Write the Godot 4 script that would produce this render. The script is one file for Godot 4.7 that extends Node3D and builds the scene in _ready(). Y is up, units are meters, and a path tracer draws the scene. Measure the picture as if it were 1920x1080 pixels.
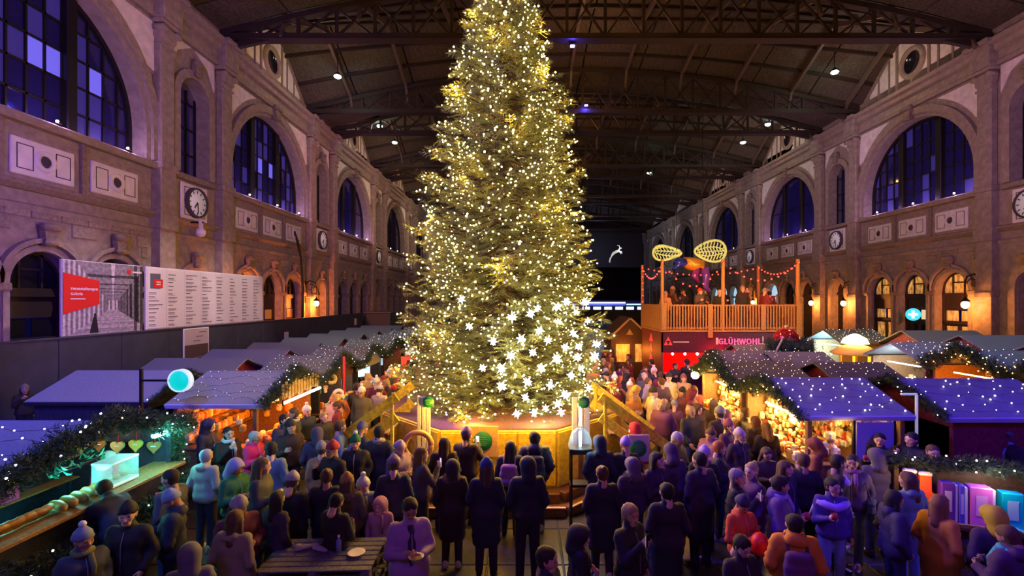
extends Node3D
# A Christmas market in a vaulted station hall at night. Camera at the origin, 4.2 m up, looking down -z; "d" is the distance from it.
const EYE := 4.2
const FOC := 900.0
const XL := -16.7
const XR := 25.5
var rng := RandomNumberGenerator.new()
var mats := {}
var meshes := {}
var taken := {}

func _ready() -> void:
	rng.seed = 7
	var cam := Camera3D.new()
	cam.name = "camera"
	cam.position = Vector3(0, EYE, 0)
	cam.keep_aspect = Camera3D.KEEP_HEIGHT
	cam.set_frustum(1080.0 / FOC * 0.1, Vector2(-25.0 / FOC * 0.1, 22.0 / FOC * 0.1), 0.1, 400.0)
	add_child(cam)
	cam.current = true
	var env := Environment.new()
	env.background_mode = Environment.BG_COLOR
	env.background_color = Color(0.003, 0.002, 0.03).linear_to_srgb()
	env.background_energy_multiplier = 1.0
	env.tonemap_mode = Environment.TONE_MAPPER_LINEAR
	env.tonemap_exposure = 1.0
	env.sdfgi_enabled = true
	env.ssao_enabled = true
	env.ssil_enabled = true
	var we := WorldEnvironment.new()
	we.name = "environment"
	we.environment = env
	add_child(we)
	hall_lights()
	make_materials()
	build_floor()
	build_walls()
	build_roof()
	build_far_end()
	build_hoarding()
	build_tree()
	build_podium()
	build_stalls()
	build_deck()
	build_extras()
	build_people()

# ---------------------------------------------------------------- hall floods out of view and added lights without fixtures
func omni(at: Vector3, color: Color, energy: float, size := 0.1, parent: Node3D = self) -> OmniLight3D:
	var l := OmniLight3D.new()
	l.name = "omni_glow"
	l.position = at
	l.light_color = color
	l.light_energy = energy
	l.light_size = size
	l.omni_range = 120.0
	l.omni_attenuation = 2.0
	l.shadow_enabled = true
	parent.add_child(l, true)
	return l

func spot(at: Vector3, to: Vector3, color: Color, energy: float, angle: float, size := 0.3) -> SpotLight3D:
	var l := SpotLight3D.new()
	l.name = "spot_glow"
	l.light_color = color
	l.light_energy = energy
	l.light_size = size
	l.spot_range = 120.0
	l.spot_attenuation = 2.0
	l.spot_angle = angle
	l.spot_angle_attenuation = 0.8
	l.shadow_enabled = true
	add_child(l, true)
	l.look_at_from_position(at, to, Vector3.UP if absf((to - at).normalized().y) < 0.99 else Vector3.RIGHT)
	return l

func hall_lights() -> void:
	# violet stage floods on the gallery behind the camera wash the near left wall and the front of the crowd
	spot(Vector3(-3, 7.5, 4), Vector3(-17, 9, -21), Color(0.42, 0.2, 1.0), 260, 32, 0.4)
	spot(Vector3(8, 7.5, 4), Vector3(25, 10, -26), Color(0.5, 0.2, 1.0), 160, 16, 0.4)
	spot(Vector3(-2, 9, 4), Vector3(-1.5, 0.6, -6.5), Color(0.45, 0.25, 1.0), 21, 50, 0.5)
	spot(Vector3(5, 9, 4), Vector3(4.5, 0.6, -7.0), Color(0.8, 0.28, 0.85), 15, 44, 0.5)
	spot(Vector3(-7, 16, 3), Vector3(-8.3, 2.2, -9.5), Color(0.35, 0.52, 1.0), 240, 20, 0.4)
	spot(Vector3(11, 16, 3), Vector3(8, 2.2, -10), Color(0.2, 0.16, 1.0), 260, 22, 0.4)
	# unseen pale spots added to brighten the far stall roofs
	spot(Vector3(14, 18, -9), Vector3(13.5, 2.5, -17), Color(0.75, 0.92, 1.0), 90, 22, 0.3)
	spot(Vector3(-6, 18, -10), Vector3(-8.0, 2.4, -25), Color(0.75, 0.95, 1.0), 110, 17, 0.3)
	omni(Vector3(14, 14, -97), Color(0.8, 0.85, 1.0), 7.0, 0.4)  # added omni without a lamp, lifts the dark far end
	# blue floods on the cornices pick out the outer twigs of the spruce
	spot(Vector3(-15.5, 19.4, -14), Vector3(-2.0, 8.5, -12.5), Color(0.22, 0.16, 1.0), 800, 20, 0.2)
	spot(Vector3(24.3, 19.4, -14), Vector3(0.6, 10, -12.5), Color(0.25, 0.2, 1.0), 600, 13, 0.2)
	# spots without fixtures, hung in open air, wash both upper walls
	for k in 5:
		var d := 20.0 + 15.0 * k
		spot(Vector3(XL + 9, 12.0, -d), Vector3(XL, 15.2, -d - 5), [Color(0.7, 0.55, 0.9), Color(0.95, 0.62, 0.68), Color(0.95, 0.75, 0.6), Color(0.95, 0.82, 0.68), Color(0.9, 0.85, 0.8)][k], [11, 32, 42, 42, 42][k], 48, 0.5)
		spot(Vector3(XR - 10, 12.0, -d), Vector3(XR, 15.2, -d - 6), [Color(0.8, 0.6, 0.85), Color(0.82, 0.65, 0.85), Color(0.8, 0.7, 0.8), Color(0.8, 0.76, 0.82), Color(0.8, 0.78, 0.85)][k], 36, 48, 0.5)
	# three unseen narrow spots added to brighten the poster boards
	for d in [17.5, 21.8, 26.0]:
		spot(Vector3(-9.5, 18.1, -21.6), Vector3(-15.5, 3.7, -d), Color(1.0, 0.88, 0.9), 190, 11, 0.15)
	# unseen omnis added below the roof to brighten its boards and gables
	for k in 4:
		var d := 16.6 + 15.0 * k
		omni(Vector3(XL + 3.2, 19.0, -d), Color(1, 0.78, 0.62), 3.2, 0.2)
		omni(Vector3(XR - 3.2, 19.0, -d), Color(1, 0.78, 0.66), 3.2, 0.2)
		omni(Vector3(4.4, 19.2, -d), Color(1, 0.7, 0.36), 5.5, 0.3)

# ---------------------------------------------------------------- helpers
func mat(key: String, c: Color, rough := 0.8, metal := 0.0) -> StandardMaterial3D:
	if mats.has(key):
		return mats[key]
	var m := StandardMaterial3D.new()
	m.resource_name = key
	m.albedo_color = Color(c.r, c.g, c.b).linear_to_srgb()
	m.roughness = rough
	m.metallic = metal
	m.cull_mode = BaseMaterial3D.CULL_DISABLED
	mats[key] = m
	return m

func glow(key: String, c: Color, energy: float, base := Color(0.8, 0.8, 0.8)) -> StandardMaterial3D:
	if mats.has(key):
		return mats[key]
	var m := mat(key, base, 0.5)
	m.emission_enabled = true
	m.emission = c.linear_to_srgb()
	m.emission_energy_multiplier = energy
	return m

func noise_tex(fr: float, dark: Color, light: Color, oct := 4, size := 512, cell := false) -> NoiseTexture2D:
	var n := FastNoiseLite.new()
	n.seed = int(fr * 9170.0) % 1000
	n.noise_type = FastNoiseLite.TYPE_CELLULAR if cell else FastNoiseLite.TYPE_SIMPLEX_SMOOTH
	n.frequency = fr
	n.fractal_octaves = oct
	var t := NoiseTexture2D.new()
	t.width = size
	t.height = size
	t.seamless = true
	t.noise = n
	var g := Gradient.new()
	g.set_color(0, dark)
	g.set_color(1, light)
	t.color_ramp = g
	return t

func textured(key: String, c: Color, rough: float, fr: float, scale: float, contrast := 0.35, bump := 0.0) -> StandardMaterial3D:
	if mats.has(key):
		return mats[key]
	var m := mat(key, c, rough)
	var lo := 1.0 - contrast
	m.albedo_texture = noise_tex(fr, Color(lo, lo, lo), Color(1, 1, 1))
	m.uv1_triplanar = true
	m.uv1_world_triplanar = true
	m.uv1_scale = Vector3.ONE * scale
	if bump > 0.0:
		m.heightmap_enabled = true
		m.heightmap_texture = m.albedo_texture
		m.heightmap_scale = bump
	return m

func numbered(n: String) -> String:
	taken[n] = int(taken.get(n, 0)) + 1
	return n if taken[n] == 1 else "%s_%03d" % [n, taken[n] - 1]

func tag(o: Node, label := "", category := "", group := "", kind := "") -> Node:
	if label != "":
		o.set_meta("label", label)
	if category != "":
		o.set_meta("category", category)
	if group != "":
		o.set_meta("group", group)
	if kind != "":
		o.set_meta("kind", kind)
	return o

func thing(called: String, label: String, category: String, at := Vector3.ZERO, turn := 0.0, group := "") -> Node3D:
	var o := Node3D.new()
	o.name = numbered(called)
	add_child(o, true)
	o.position = at
	o.rotation.y = turn
	tag(o, label, category, group)
	return o

func setting(called: String) -> Node3D:
	var o := Node3D.new()
	o.name = called
	add_child(o, true)
	tag(o, "", "", "", "structure")
	return o

func part(parent: Node, called: String, m: Mesh, material: Material, at := Vector3.ZERO, rot := Vector3.ZERO, sc := Vector3.ONE) -> MeshInstance3D:
	var o := MeshInstance3D.new()
	o.name = called
	o.mesh = m
	o.material_override = material
	o.position = at
	o.rotation = rot
	if sc != Vector3.ONE:
		o.scale = sc
	parent.add_child(o, true)
	return o

func single(called: String, label: String, category: String, m: Mesh, material: Material, at := Vector3.ZERO, rot := Vector3.ZERO, group := "") -> MeshInstance3D:
	var o := part(self, numbered(called), m, material, at, rot)
	tag(o, label, category, group)
	return o

func st_new() -> SurfaceTool:
	var st := SurfaceTool.new()
	st.begin(Mesh.PRIMITIVE_TRIANGLES)
	st.set_smooth_group(-1)
	return st

func done(st: SurfaceTool) -> ArrayMesh:
	st.generate_normals()
	return st.commit()

func tri(st: SurfaceTool, a: Vector3, b: Vector3, c: Vector3) -> void:
	st.add_vertex(a)
	st.add_vertex(b)
	st.add_vertex(c)

# a, b, c, d anticlockwise seen from outside
func quad(st: SurfaceTool, a: Vector3, b: Vector3, c: Vector3, d: Vector3) -> void:
	tri(st, a, c, b)
	tri(st, a, d, c)

func quad_uv(st: SurfaceTool, a: Vector3, b: Vector3, c: Vector3, d: Vector3) -> void:
	var p := [a, c, b, a, d, c]
	var u := [Vector2(0, 1), Vector2(1, 0), Vector2(1, 1), Vector2(0, 1), Vector2(0, 0), Vector2(1, 0)]
	for i in 6:
		st.set_uv(u[i])
		st.add_vertex(p[i])

func add_box(st: SurfaceTool, at: Vector3, size: Vector3, basis := Basis(), c := 0.0) -> void:
	var h := size * 0.5
	c = minf(c, minf(h.x, minf(h.y, h.z)) * 0.6)
	if c <= 0.0:
		var v := []
		for i in 8:
			v.append(at + basis * Vector3(h.x if i & 1 else -h.x, h.y if i & 2 else -h.y, h.z if i & 4 else -h.z))
		for f in [[0, 2, 3, 1], [4, 5, 7, 6], [0, 4, 6, 2], [1, 3, 7, 5], [0, 1, 5, 4], [2, 6, 7, 3]]:
			quad(st, v[f[0]], v[f[1]], v[f[2]], v[f[3]])
		return
	# chamfered: each corner has three points, one per face
	var p := {}
	for i in 8:
		var s := Vector3(1.0 if i & 1 else -1.0, 1.0 if i & 2 else -1.0, 1.0 if i & 4 else -1.0)
		for ax in 3:
			var q := h - Vector3(c, c, c)
			q[ax] = h[ax]
			p[i * 3 + ax] = at + basis * (q * s)
	for ax in 3:
		var b := (ax + 1) % 3
		var e := (ax + 2) % 3
		for sgn in 2:
			var base := (1 << ax) * sgn
			var i0 := base
			var i1 := base | (1 << b)
			var i2 := base | (1 << b) | (1 << e)
			var i3 := base | (1 << e)
			if sgn == 1:
				quad(st, p[i0 * 3 + ax], p[i1 * 3 + ax], p[i2 * 3 + ax], p[i3 * 3 + ax])
			else:
				quad(st, p[i0 * 3 + ax], p[i3 * 3 + ax], p[i2 * 3 + ax], p[i1 * 3 + ax])
		for sb in 2:
			for se in 2:
				var j0 := (sb << b) | (se << e)
				var j1 := j0 | (1 << ax)
				if sb == se:
					quad(st, p[j0 * 3 + b], p[j1 * 3 + b], p[j1 * 3 + e], p[j0 * 3 + e])
				else:
					quad(st, p[j0 * 3 + e], p[j1 * 3 + e], p[j1 * 3 + b], p[j0 * 3 + b])
	for i in 8:
		tri(st, p[i * 3], p[i * 3 + 1], p[i * 3 + 2])

func box(size: Vector3, c := 0.0) -> ArrayMesh:
	var key := "box %v %f" % [size.snapped(Vector3.ONE * 0.001), c]
	if not meshes.has(key):
		var st := st_new()
		add_box(st, Vector3.ZERO, size, Basis(), c)
		meshes[key] = done(st)
	return meshes[key]

func along(dir: Vector3) -> Basis:
	var z := dir.normalized()
	var x := Vector3.UP.cross(z)
	if x.length() < 0.01:
		x = Vector3.RIGHT
	x = x.normalized()
	return Basis(x, z.cross(x), z)

# a square beam from a to b
func add_beam(st: SurfaceTool, a: Vector3, b: Vector3, w: float, h: float) -> void:
	add_box(st, (a + b) * 0.5, Vector3(w, h, a.distance_to(b)), along(b - a))

func beam(a: Vector3, b: Vector3, w: float, h: float) -> ArrayMesh:
	var st := st_new()
	add_beam(st, a, b, w, h)
	return done(st)

func add_tube(st: SurfaceTool, pts: Array, radii: Array, sides := 8, caps := true) -> void:
	var rings := []
	st.set_smooth_group(0)
	for i in pts.size():
		var dir: Vector3 = (pts[mini(i + 1, pts.size() - 1)] - pts[maxi(i - 1, 0)])
		var b := along(dir)
		var r: float = radii[mini(i, radii.size() - 1)]
		var ring := []
		for k in sides:
			var t := TAU * k / sides
			ring.append(pts[i] + b.x * cos(t) * r + b.y * sin(t) * r)
		rings.append(ring)
	for i in pts.size() - 1:
		for k in sides:
			var j := (k + 1) % sides
			quad(st, rings[i][k], rings[i][j], rings[i + 1][j], rings[i + 1][k])
	if caps:
		for k in sides - 2:
			tri(st, rings[0][0], rings[0][k + 1], rings[0][k + 2])
			tri(st, rings[-1][0], rings[-1][k + 2], rings[-1][k + 1])
	st.set_smooth_group(-1)

func tube(pts: Array, radii: Array, sides := 8) -> ArrayMesh:
	var st := st_new()
	add_tube(st, pts, radii, sides)
	return done(st)

# profile of (radius, height) turned round the y axis
func add_lathe(st: SurfaceTool, prof: Array, sides := 16, at := Vector3.ZERO, basis := Basis()) -> void:
	st.set_smooth_group(0)
	for i in prof.size() - 1:
		for k in sides:
			var a := TAU * k / sides
			var b := TAU * (k + 1) / sides
			var p0: Vector2 = prof[i]
			var p1: Vector2 = prof[i + 1]
			quad(st, at + basis * Vector3(cos(a) * p0.x, p0.y, sin(a) * p0.x), at + basis * Vector3(cos(a) * p1.x, p1.y, sin(a) * p1.x), at + basis * Vector3(cos(b) * p1.x, p1.y, sin(b) * p1.x), at + basis * Vector3(cos(b) * p0.x, p0.y, sin(b) * p0.x))
	st.set_smooth_group(-1)

func lathe(prof: Array, sides := 16) -> ArrayMesh:
	var st := st_new()
	add_lathe(st, prof, sides)
	return done(st)

func ball(r: float, sides := 12, rings := 6, squash := 1.0) -> ArrayMesh:
	var key := "ball %f %d %f" % [r, sides, squash]
	if not meshes.has(key):
		var prof := []
		for i in rings + 1:
			var t := -PI / 2 + PI * i / rings
			prof.append(Vector2(maxf(cos(t) * r, 0.0001), sin(t) * r * squash))
		meshes[key] = lathe(prof, sides)
	return meshes[key]

# a flat outline in the xy plane, drawn out along z from 0 to depth
func add_prism(st: SurfaceTool, poly: PackedVector2Array, depth: float, xf := Transform3D()) -> void:
	if Geometry2D.is_polygon_clockwise(poly):
		poly = poly.duplicate()
		poly.reverse()
	var idx := Geometry2D.triangulate_polygon(poly)
	for i in range(0, idx.size(), 3):
		var a := poly[idx[i]]
		var b := poly[idx[i + 1]]
		var c := poly[idx[i + 2]]
		if (b - a).cross(c - a) < 0:
			var t := b
			b = c
			c = t
		tri(st, xf * Vector3(a.x, a.y, depth), xf * Vector3(c.x, c.y, depth), xf * Vector3(b.x, b.y, depth))
		tri(st, xf * Vector3(a.x, a.y, 0), xf * Vector3(b.x, b.y, 0), xf * Vector3(c.x, c.y, 0))
	for i in poly.size():
		var p := poly[i]
		var q := poly[(i + 1) % poly.size()]
		quad(st, xf * Vector3(p.x, p.y, 0), xf * Vector3(q.x, q.y, 0), xf * Vector3(q.x, q.y, depth), xf * Vector3(p.x, p.y, depth))

func prism(poly: PackedVector2Array, depth: float) -> ArrayMesh:
	var st := st_new()
	add_prism(st, poly, depth)
	return done(st)

func letters(s: String, size: float, depth := 0.02, bold := false) -> TextMesh:
	var t := TextMesh.new()
	var f := SystemFont.new()
	f.font_names = PackedStringArray(["Droid Sans"])
	if bold:
		f.font_weight = 700
	t.font = f
	t.text = s
	t.font_size = 32
	t.pixel_size = size / 32.0
	t.depth = depth
	return t

func many(parent: Node, called: String, m: Mesh, material: Material, xfs: Array, colors := []) -> MultiMeshInstance3D:
	var mm := MultiMesh.new()
	mm.transform_format = MultiMesh.TRANSFORM_3D
	mm.use_colors = colors.size() > 0
	mm.mesh = m
	mm.instance_count = xfs.size()
	for i in xfs.size():
		mm.set_instance_transform(i, xfs[i])
		if colors.size() > 0:
			mm.set_instance_color(i, colors[i])
	var o := MultiMeshInstance3D.new()
	o.name = called
	o.multimesh = mm
	o.material_override = material
	parent.add_child(o, true)
	tag(o, "", "", "", "stuff")
	return o

# ---------------------------------------------------------------- materials
func make_materials() -> void:
	textured("sandstone", Color(0.4, 0.33, 0.27), 0.85, 0.012, 0.35, 0.22, 0.15)
	textured("sandstone_dark", Color(0.33, 0.26, 0.2), 0.85, 0.02, 0.5, 0.25, 0.2)
	textured("ashlar", Color(0.35, 0.285, 0.23), 0.85, 0.02, 0.6, 0.25, 0.2)
	textured("ashlar_pale", Color(0.42, 0.345, 0.28), 0.85, 0.02, 0.6, 0.25, 0.2)
	textured("plaster", Color(0.88, 0.82, 0.78), 0.8, 0.01, 0.3, 0.15)
	textured("white_panel", Color(0.85, 0.83, 0.82), 0.7, 0.01, 0.3, 0.1)
	mat("groove", Color(0.06, 0.05, 0.06), 0.8)
	mat("iron", Color(0.018, 0.016, 0.018), 0.45, 0.5)
	textured("roof_steel", Color(0.06, 0.04, 0.032), 0.6, 0.03, 0.8, 0.4)
	textured("rafter_steel", Color(0.2, 0.15, 0.11), 0.5, 0.03, 0.8, 0.4)
	textured("roof_board", Color(0.13, 0.105, 0.075), 0.8, 0.015, 0.5, 0.45)
	mat("night_black", Color(0.05, 0.05, 0.06), 0.8)
	var g := mat("pane", Color(0.05, 0.04, 0.25), 0.05)
	g.transparency = BaseMaterial3D.TRANSPARENCY_ALPHA
	g.albedo_color.a = 0.15
	glow("reflection_pane", Color(0.16, 0.13, 0.85), 0.9, Color(0.05, 0.05, 0.2))  # reflected blue light, put into some panes as a glow
	glow("reflection_pane_dim", Color(0.03, 0.02, 0.22), 0.5, Color(0.03, 0.03, 0.15))  # fainter reflection, painted the same way
	var w := glow("lit_window_amber", Color(1.0, 0.52, 0.12), 1.0, Color(0.5, 0.35, 0.15))
	w.emission_texture = noise_tex(0.02, Color(0.25, 0.2, 0.15), Color(1, 1, 1), 3, 256)
	w.emission_operator = BaseMaterial3D.EMISSION_OP_MULTIPLY
	w.uv1_triplanar = true
	w.uv1_world_triplanar = true
	w.uv1_scale = Vector3(0.9, 0.3, 0.9)
	glow("lit_window_cream", Color(1.0, 0.7, 0.35), 0.8, Color(0.5, 0.4, 0.3))
	glow("lit_window_rust", Color(0.7, 0.2, 0.04), 0.35, Color(0.3, 0.12, 0.05))
	glow("lit_window_blue", Color(0.45, 0.75, 1.0), 0.8, Color(0.4, 0.5, 0.6))
	mat("dark_glass", Color(0.01, 0.01, 0.016), 0.12)
	mat("door_wood", Color(0.035, 0.022, 0.016), 0.5)
	glow("lamp_globe", Color(1.0, 0.72, 0.38), 14.0)
	glow("sill_bulb", Color(0.9, 0.88, 1.0), 12.0)
	glow("roof_lamp", Color(0.75, 1.0, 0.9), 5.0)
	var f := textured("floor_slab", Color(0.06, 0.055, 0.055), 0.32, 0.03, 0.4, 0.4)
	f.metallic_specular = 0.6
	mat("floor_joint", Color(0.02, 0.02, 0.02), 0.7)

# ---------------------------------------------------------------- floor
func build_floor() -> void:
	var fl := setting("floor")
	part(fl, "floor_bed", box(Vector3(46, 0.3, 150)), mats["floor_joint"], Vector3(4.4, -0.162, -62))
	# the slabs that show in front of the tree are laid one by one
	var m := box(Vector3(1.18, 0.05, 1.18), 0.012)
	for i in 15:
		for j in 6:
			part(fl, "floor_slab", m, mats["floor_slab"], Vector3(-8.4 + 1.2 * i, -0.025 + rng.randf() * 0.002, -4.6 - 1.2 * j))
	var st := st_new()
	for i in 36:
		for j in 58:
			var x := -16.0 + 1.2 * i
			var z := 5.0 - 1.2 * j
			if x > -8.5 and x < 8.5 and z < -4.5 and z > -10.7:
				continue
			add_box(st, Vector3(x - 0.4, -0.025, z - 0.4), Vector3(1.18, 0.05, 1.18))
	tag(part(fl, "far_slabs", done(st), mats["floor_slab"]), "", "", "", "stuff")

# ---------------------------------------------------------------- the long walls, in the wall's own frame: x along the wall, y up, z into the hall
func arch_pts(c: float, hw: float, sill: float, spring: float, n := 18) -> PackedVector2Array:
	var p := PackedVector2Array([Vector2(c - hw, sill), Vector2(c + hw, sill)])
	for i in n + 1:
		var t := PI * i / n
		p.append(Vector2(c + cos(t) * hw, spring + sin(t) * hw))
	return p

# wall face with one arched opening, as two halves that meet above and below it, with its reveal
func arch_cell(st: SurfaceTool, u0: float, u1: float, v0: float, v1: float, c: float, hw: float, sill: float, spring: float, depth: float) -> void:
	var n := 14
	for s in [-1.0, 1.0]:
		var e: float = u0 if s < 0 else u1
		var p := PackedVector2Array([Vector2(e, v0)])
		if sill > v0 + 0.001:
			p.append(Vector2(c, v0))
			p.append(Vector2(c, sill))
		p.append(Vector2(c + s * hw, sill if sill > v0 + 0.001 else v0))
		for i in n + 1:
			var t := PI / 2 * i / n
			p.append(Vector2(c + s * cos(t) * hw, spring + sin(t) * hw))
		p.append(Vector2(c, v1))
		p.append(Vector2(e, v1))
		add_prism(st, p, depth, Transform3D(Basis(), Vector3(0, 0, -depth)))

# a curved band (archivolt) of inner radius r0, outer r1, from the sill up the sides and round
func add_arch_band(st: SurfaceTool, c: float, spring: float, r0: float, r1: float, z0: float, z1: float, foot: float, n := 24) -> void:
	st.set_smooth_group(-1)
	var prev := []
	for i in n + 3:
		var dir: Vector2
		var base := Vector2(c, spring)
		if i == 0:
			dir = Vector2(1, 0)
			base.y = foot
		elif i == n + 2:
			dir = Vector2(-1, 0)
			base.y = foot
		else:
			var t := PI * (i - 1) / n
			dir = Vector2(cos(t), sin(t))
		var a := base + dir * r0
		var b := base + dir * r1
		var cur := [Vector3(a.x, a.y, z0), Vector3(a.x, a.y, z1), Vector3(b.x, b.y, z1), Vector3(b.x, b.y, z0)]
		if i > 0:
			for k in 3:
				quad(st, prev[k], prev[k + 1], cur[k + 1], cur[k])
		prev = cur

func build_walls() -> void:
	for s in [1, -1]:
		build_wall(s)
	var wb := setting("wall_back")
	part(wb, "wall_face", box(Vector3(43, 24, 0.6)), mats["sandstone_dark"], Vector3(4.4, 12, 6.4))
	part(wb, "gallery_floor", box(Vector3(42, 0.3, 6)), mats["sandstone_dark"], Vector3(4.4, 2.3, 3.6))

func build_wall(s: int) -> void:
	var left := s == 1
	var w := MeshInstance3D.new()
	w.name = "wall_left" if left else "wall_right"
	w.transform = Transform3D(Basis(Vector3(0, 0, -1), Vector3.UP, Vector3(1, 0, 0)), Vector3(XL, 0, 0)) if left else Transform3D(Basis(Vector3(0, 0, 1), Vector3.UP, Vector3(-1, 0, 0)), Vector3(XR, 0, 0))
	add_child(w, true)
	tag(w, "", "", "", "structure")
	w.material_override = mats["sandstone"]
	var st := st_new()
	var d0 := 11.35 if left else 21.85
	var first := 0 if left else 1
	# plain wall beside and behind the camera
	var a0 := s * -6.5
	var a1 := s * d0
	add_box(st, Vector3((a0 + a1) / 2, 9.5, -0.45), Vector3(absf(a1 - a0), 19, 0.9))
	var near_n := 9.1 if left else 24.1
	var bays := []
	for k in range(first, 6):
		bays.append(16.6 + 15.0 * k)
	var narrow := []
	for k in range(1 if left else 1, 7):
		narrow.append(9.1 + 15.0 * k)
	for d in narrow:
		var c: float = s * d
		arch_cell(st, c - 2.25, c + 2.25, 0, 8.05, c, 0.75, 0, 4.9, 0.9)
		arch_cell(st, c - 2.25, c + 2.25, 8.05, 19.0, c, 1.05, 10.3, 14.2, 0.9)
	for d in bays:
		var c: float = s * d
		for j in [-1, 0, 1]:
			arch_cell(st, c + j * 2.9 - 1.45, c + j * 2.9 + 1.45, 0, 8.05, c + j * 2.9, 1.1, 0, 4.75, 0.9)
		for e in [-1, 1]:
			add_box(st, Vector3(c + e * 4.8, 4.025, -0.45), Vector3(0.9, 8.05, 0.9))
		arch_cell(st, c - 5.25, c + 5.25, 8.05, 19.0, c, 4.4, 10.3, 11.6, 0.9)
	w.mesh = done(st)
	# string course, sill, cornice run the whole length
	var prof := PackedVector2Array([Vector2(0, 16.8), Vector2(0.22, 16.8), Vector2(0.26, 17.02), Vector2(0.18, 17.08), Vector2(0.18, 17.5), Vector2(0.4, 17.6), Vector2(0.45, 17.85), Vector2(0.66, 17.93), Vector2(0.72, 18.15), Vector2(0.0, 18.2)])
	run_prof(w, "cornice", prof, s * -6.5, s * 97.6, mats["sandstone"])
	run_prof(w, "string_course", PackedVector2Array([Vector2(0, 7.85), Vector2(0.12, 7.85), Vector2(0.28, 8.0), Vector2(0.28, 8.12), Vector2(0, 8.2)]), s * -6.5, s * 97.6, mats["sandstone_dark"])
	run_prof(w, "lower_band", PackedVector2Array([Vector2(0, 7.2), Vector2(0.06, 7.2), Vector2(0.1, 7.38), Vector2(0, 7.45)]), s * -6.5, s * 97.6, mats["sandstone"])
	var base_st := st_new()
	# pilasters in pairs beside each narrow bay
	for d in narrow:
		for e in [-2.2, 2.2]:
			pilaster(w, s * (d + e))
		narrow_bay(w, s, s * d, d, left)
	for d in bays:
		big_bay(w, s, s * d, d, left)
	if left:
		for e in [-2.2, 2.2]:
			pilaster(w, s * (9.1 + e))
	ashlar(w, s, left)

func run_prof(w: Node3D, called: String, prof: PackedVector2Array, a0: float, a1: float, m: Material) -> void:
	var lo := minf(a0, a1)
	var st := st_new()
	add_prism(st, prof, absf(a1 - a0), Transform3D(Basis(Vector3(0, 0, 1), Vector3(0, 1, 0), Vector3(-1, 0, 0)), Vector3(lo + absf(a1 - a0), 0, 0)))
	part(w, called, done(st), m)

func pilaster(w: Node3D, a: float) -> void:
	if not meshes.has("pilaster"):
		var st := st_new()
		add_box(st, Vector3(0, 3.7, 0.2), Vector3(0.95, 7.4, 0.44), Basis(), 0.03)
		add_box(st, Vector3(0, 7.75, 0.24), Vector3(1.1, 0.75, 0.56), Basis(), 0.05)
		add_box(st, Vector3(0, 9.2, 0.22), Vector3(0.95, 2.2, 0.46), Basis(), 0.03)
		add_box(st, Vector3(0, 10.25, 0.25), Vector3(1.1, 0.35, 0.58), Basis(), 0.05)
		add_box(st, Vector3(0, 13.2, 0.2), Vector3(0.85, 5.7, 0.42), Basis(), 0.06)
		add_box(st, Vector3(0, 4.5, 0.22), Vector3(1.05, 0.3, 0.52), Basis(), 0.05)
		meshes["pilaster"] = done(st)
		st = st_new()
		add_box(st, Vector3(0, 15.7, 0.23), Vector3(0.92, 0.12, 0.5), Basis(), 0.03)
		add_box(st, Vector3(0, 16.25, 0.25), Vector3(1.0, 0.7, 0.55), Basis(), 0.12)
		add_box(st, Vector3(0, 16.7, 0.27), Vector3(1.15, 0.2, 0.62), Basis(), 0.03)
		for e in [-1, 1]:
			add_tube(st, [Vector3(e * 0.42, 16.4, 0.1), Vector3(e * 0.42, 16.4, 0.62)], [0.17], 10)
		meshes["capital"] = done(st)
		st = st_new()
		add_box(st, Vector3(0, 17.5, 0.36), Vector3(1.2, 1.4, 0.66), Basis(), 0.05)
		add_box(st, Vector3(0, 18.1, 0.5), Vector3(1.5, 0.25, 0.9), Basis(), 0.05)
		meshes["cornice_block"] = done(st)
	part(w, "pilaster", meshes["pilaster"], mats["sandstone"], Vector3(a, 0, 0))
	part(w, "capital", meshes["capital"], mats["sandstone"], Vector3(a, 0, 0))
	part(w, "cornice_block", meshes["cornice_block"], mats["sandstone"], Vector3(a, 0, 0))

func keystone() -> ArrayMesh:
	if not meshes.has("keystone"):
		var st := st_new()
		add_prism(st, PackedVector2Array([Vector2(-0.16, -0.35), Vector2(0.16, -0.35), Vector2(0.24, 0.35), Vector2(-0.24, 0.35)]), 0.22)
		add_tube(st, [Vector3(-0.26, 0.3, 0.2), Vector3(0.26, 0.3, 0.2)], [0.14], 10)
		add_tube(st, [Vector3(-0.2, -0.25, 0.2), Vector3(0.2, -0.25, 0.2)], [0.09], 8)
		meshes["keystone"] = done(st)
	return meshes["keystone"]

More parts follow.
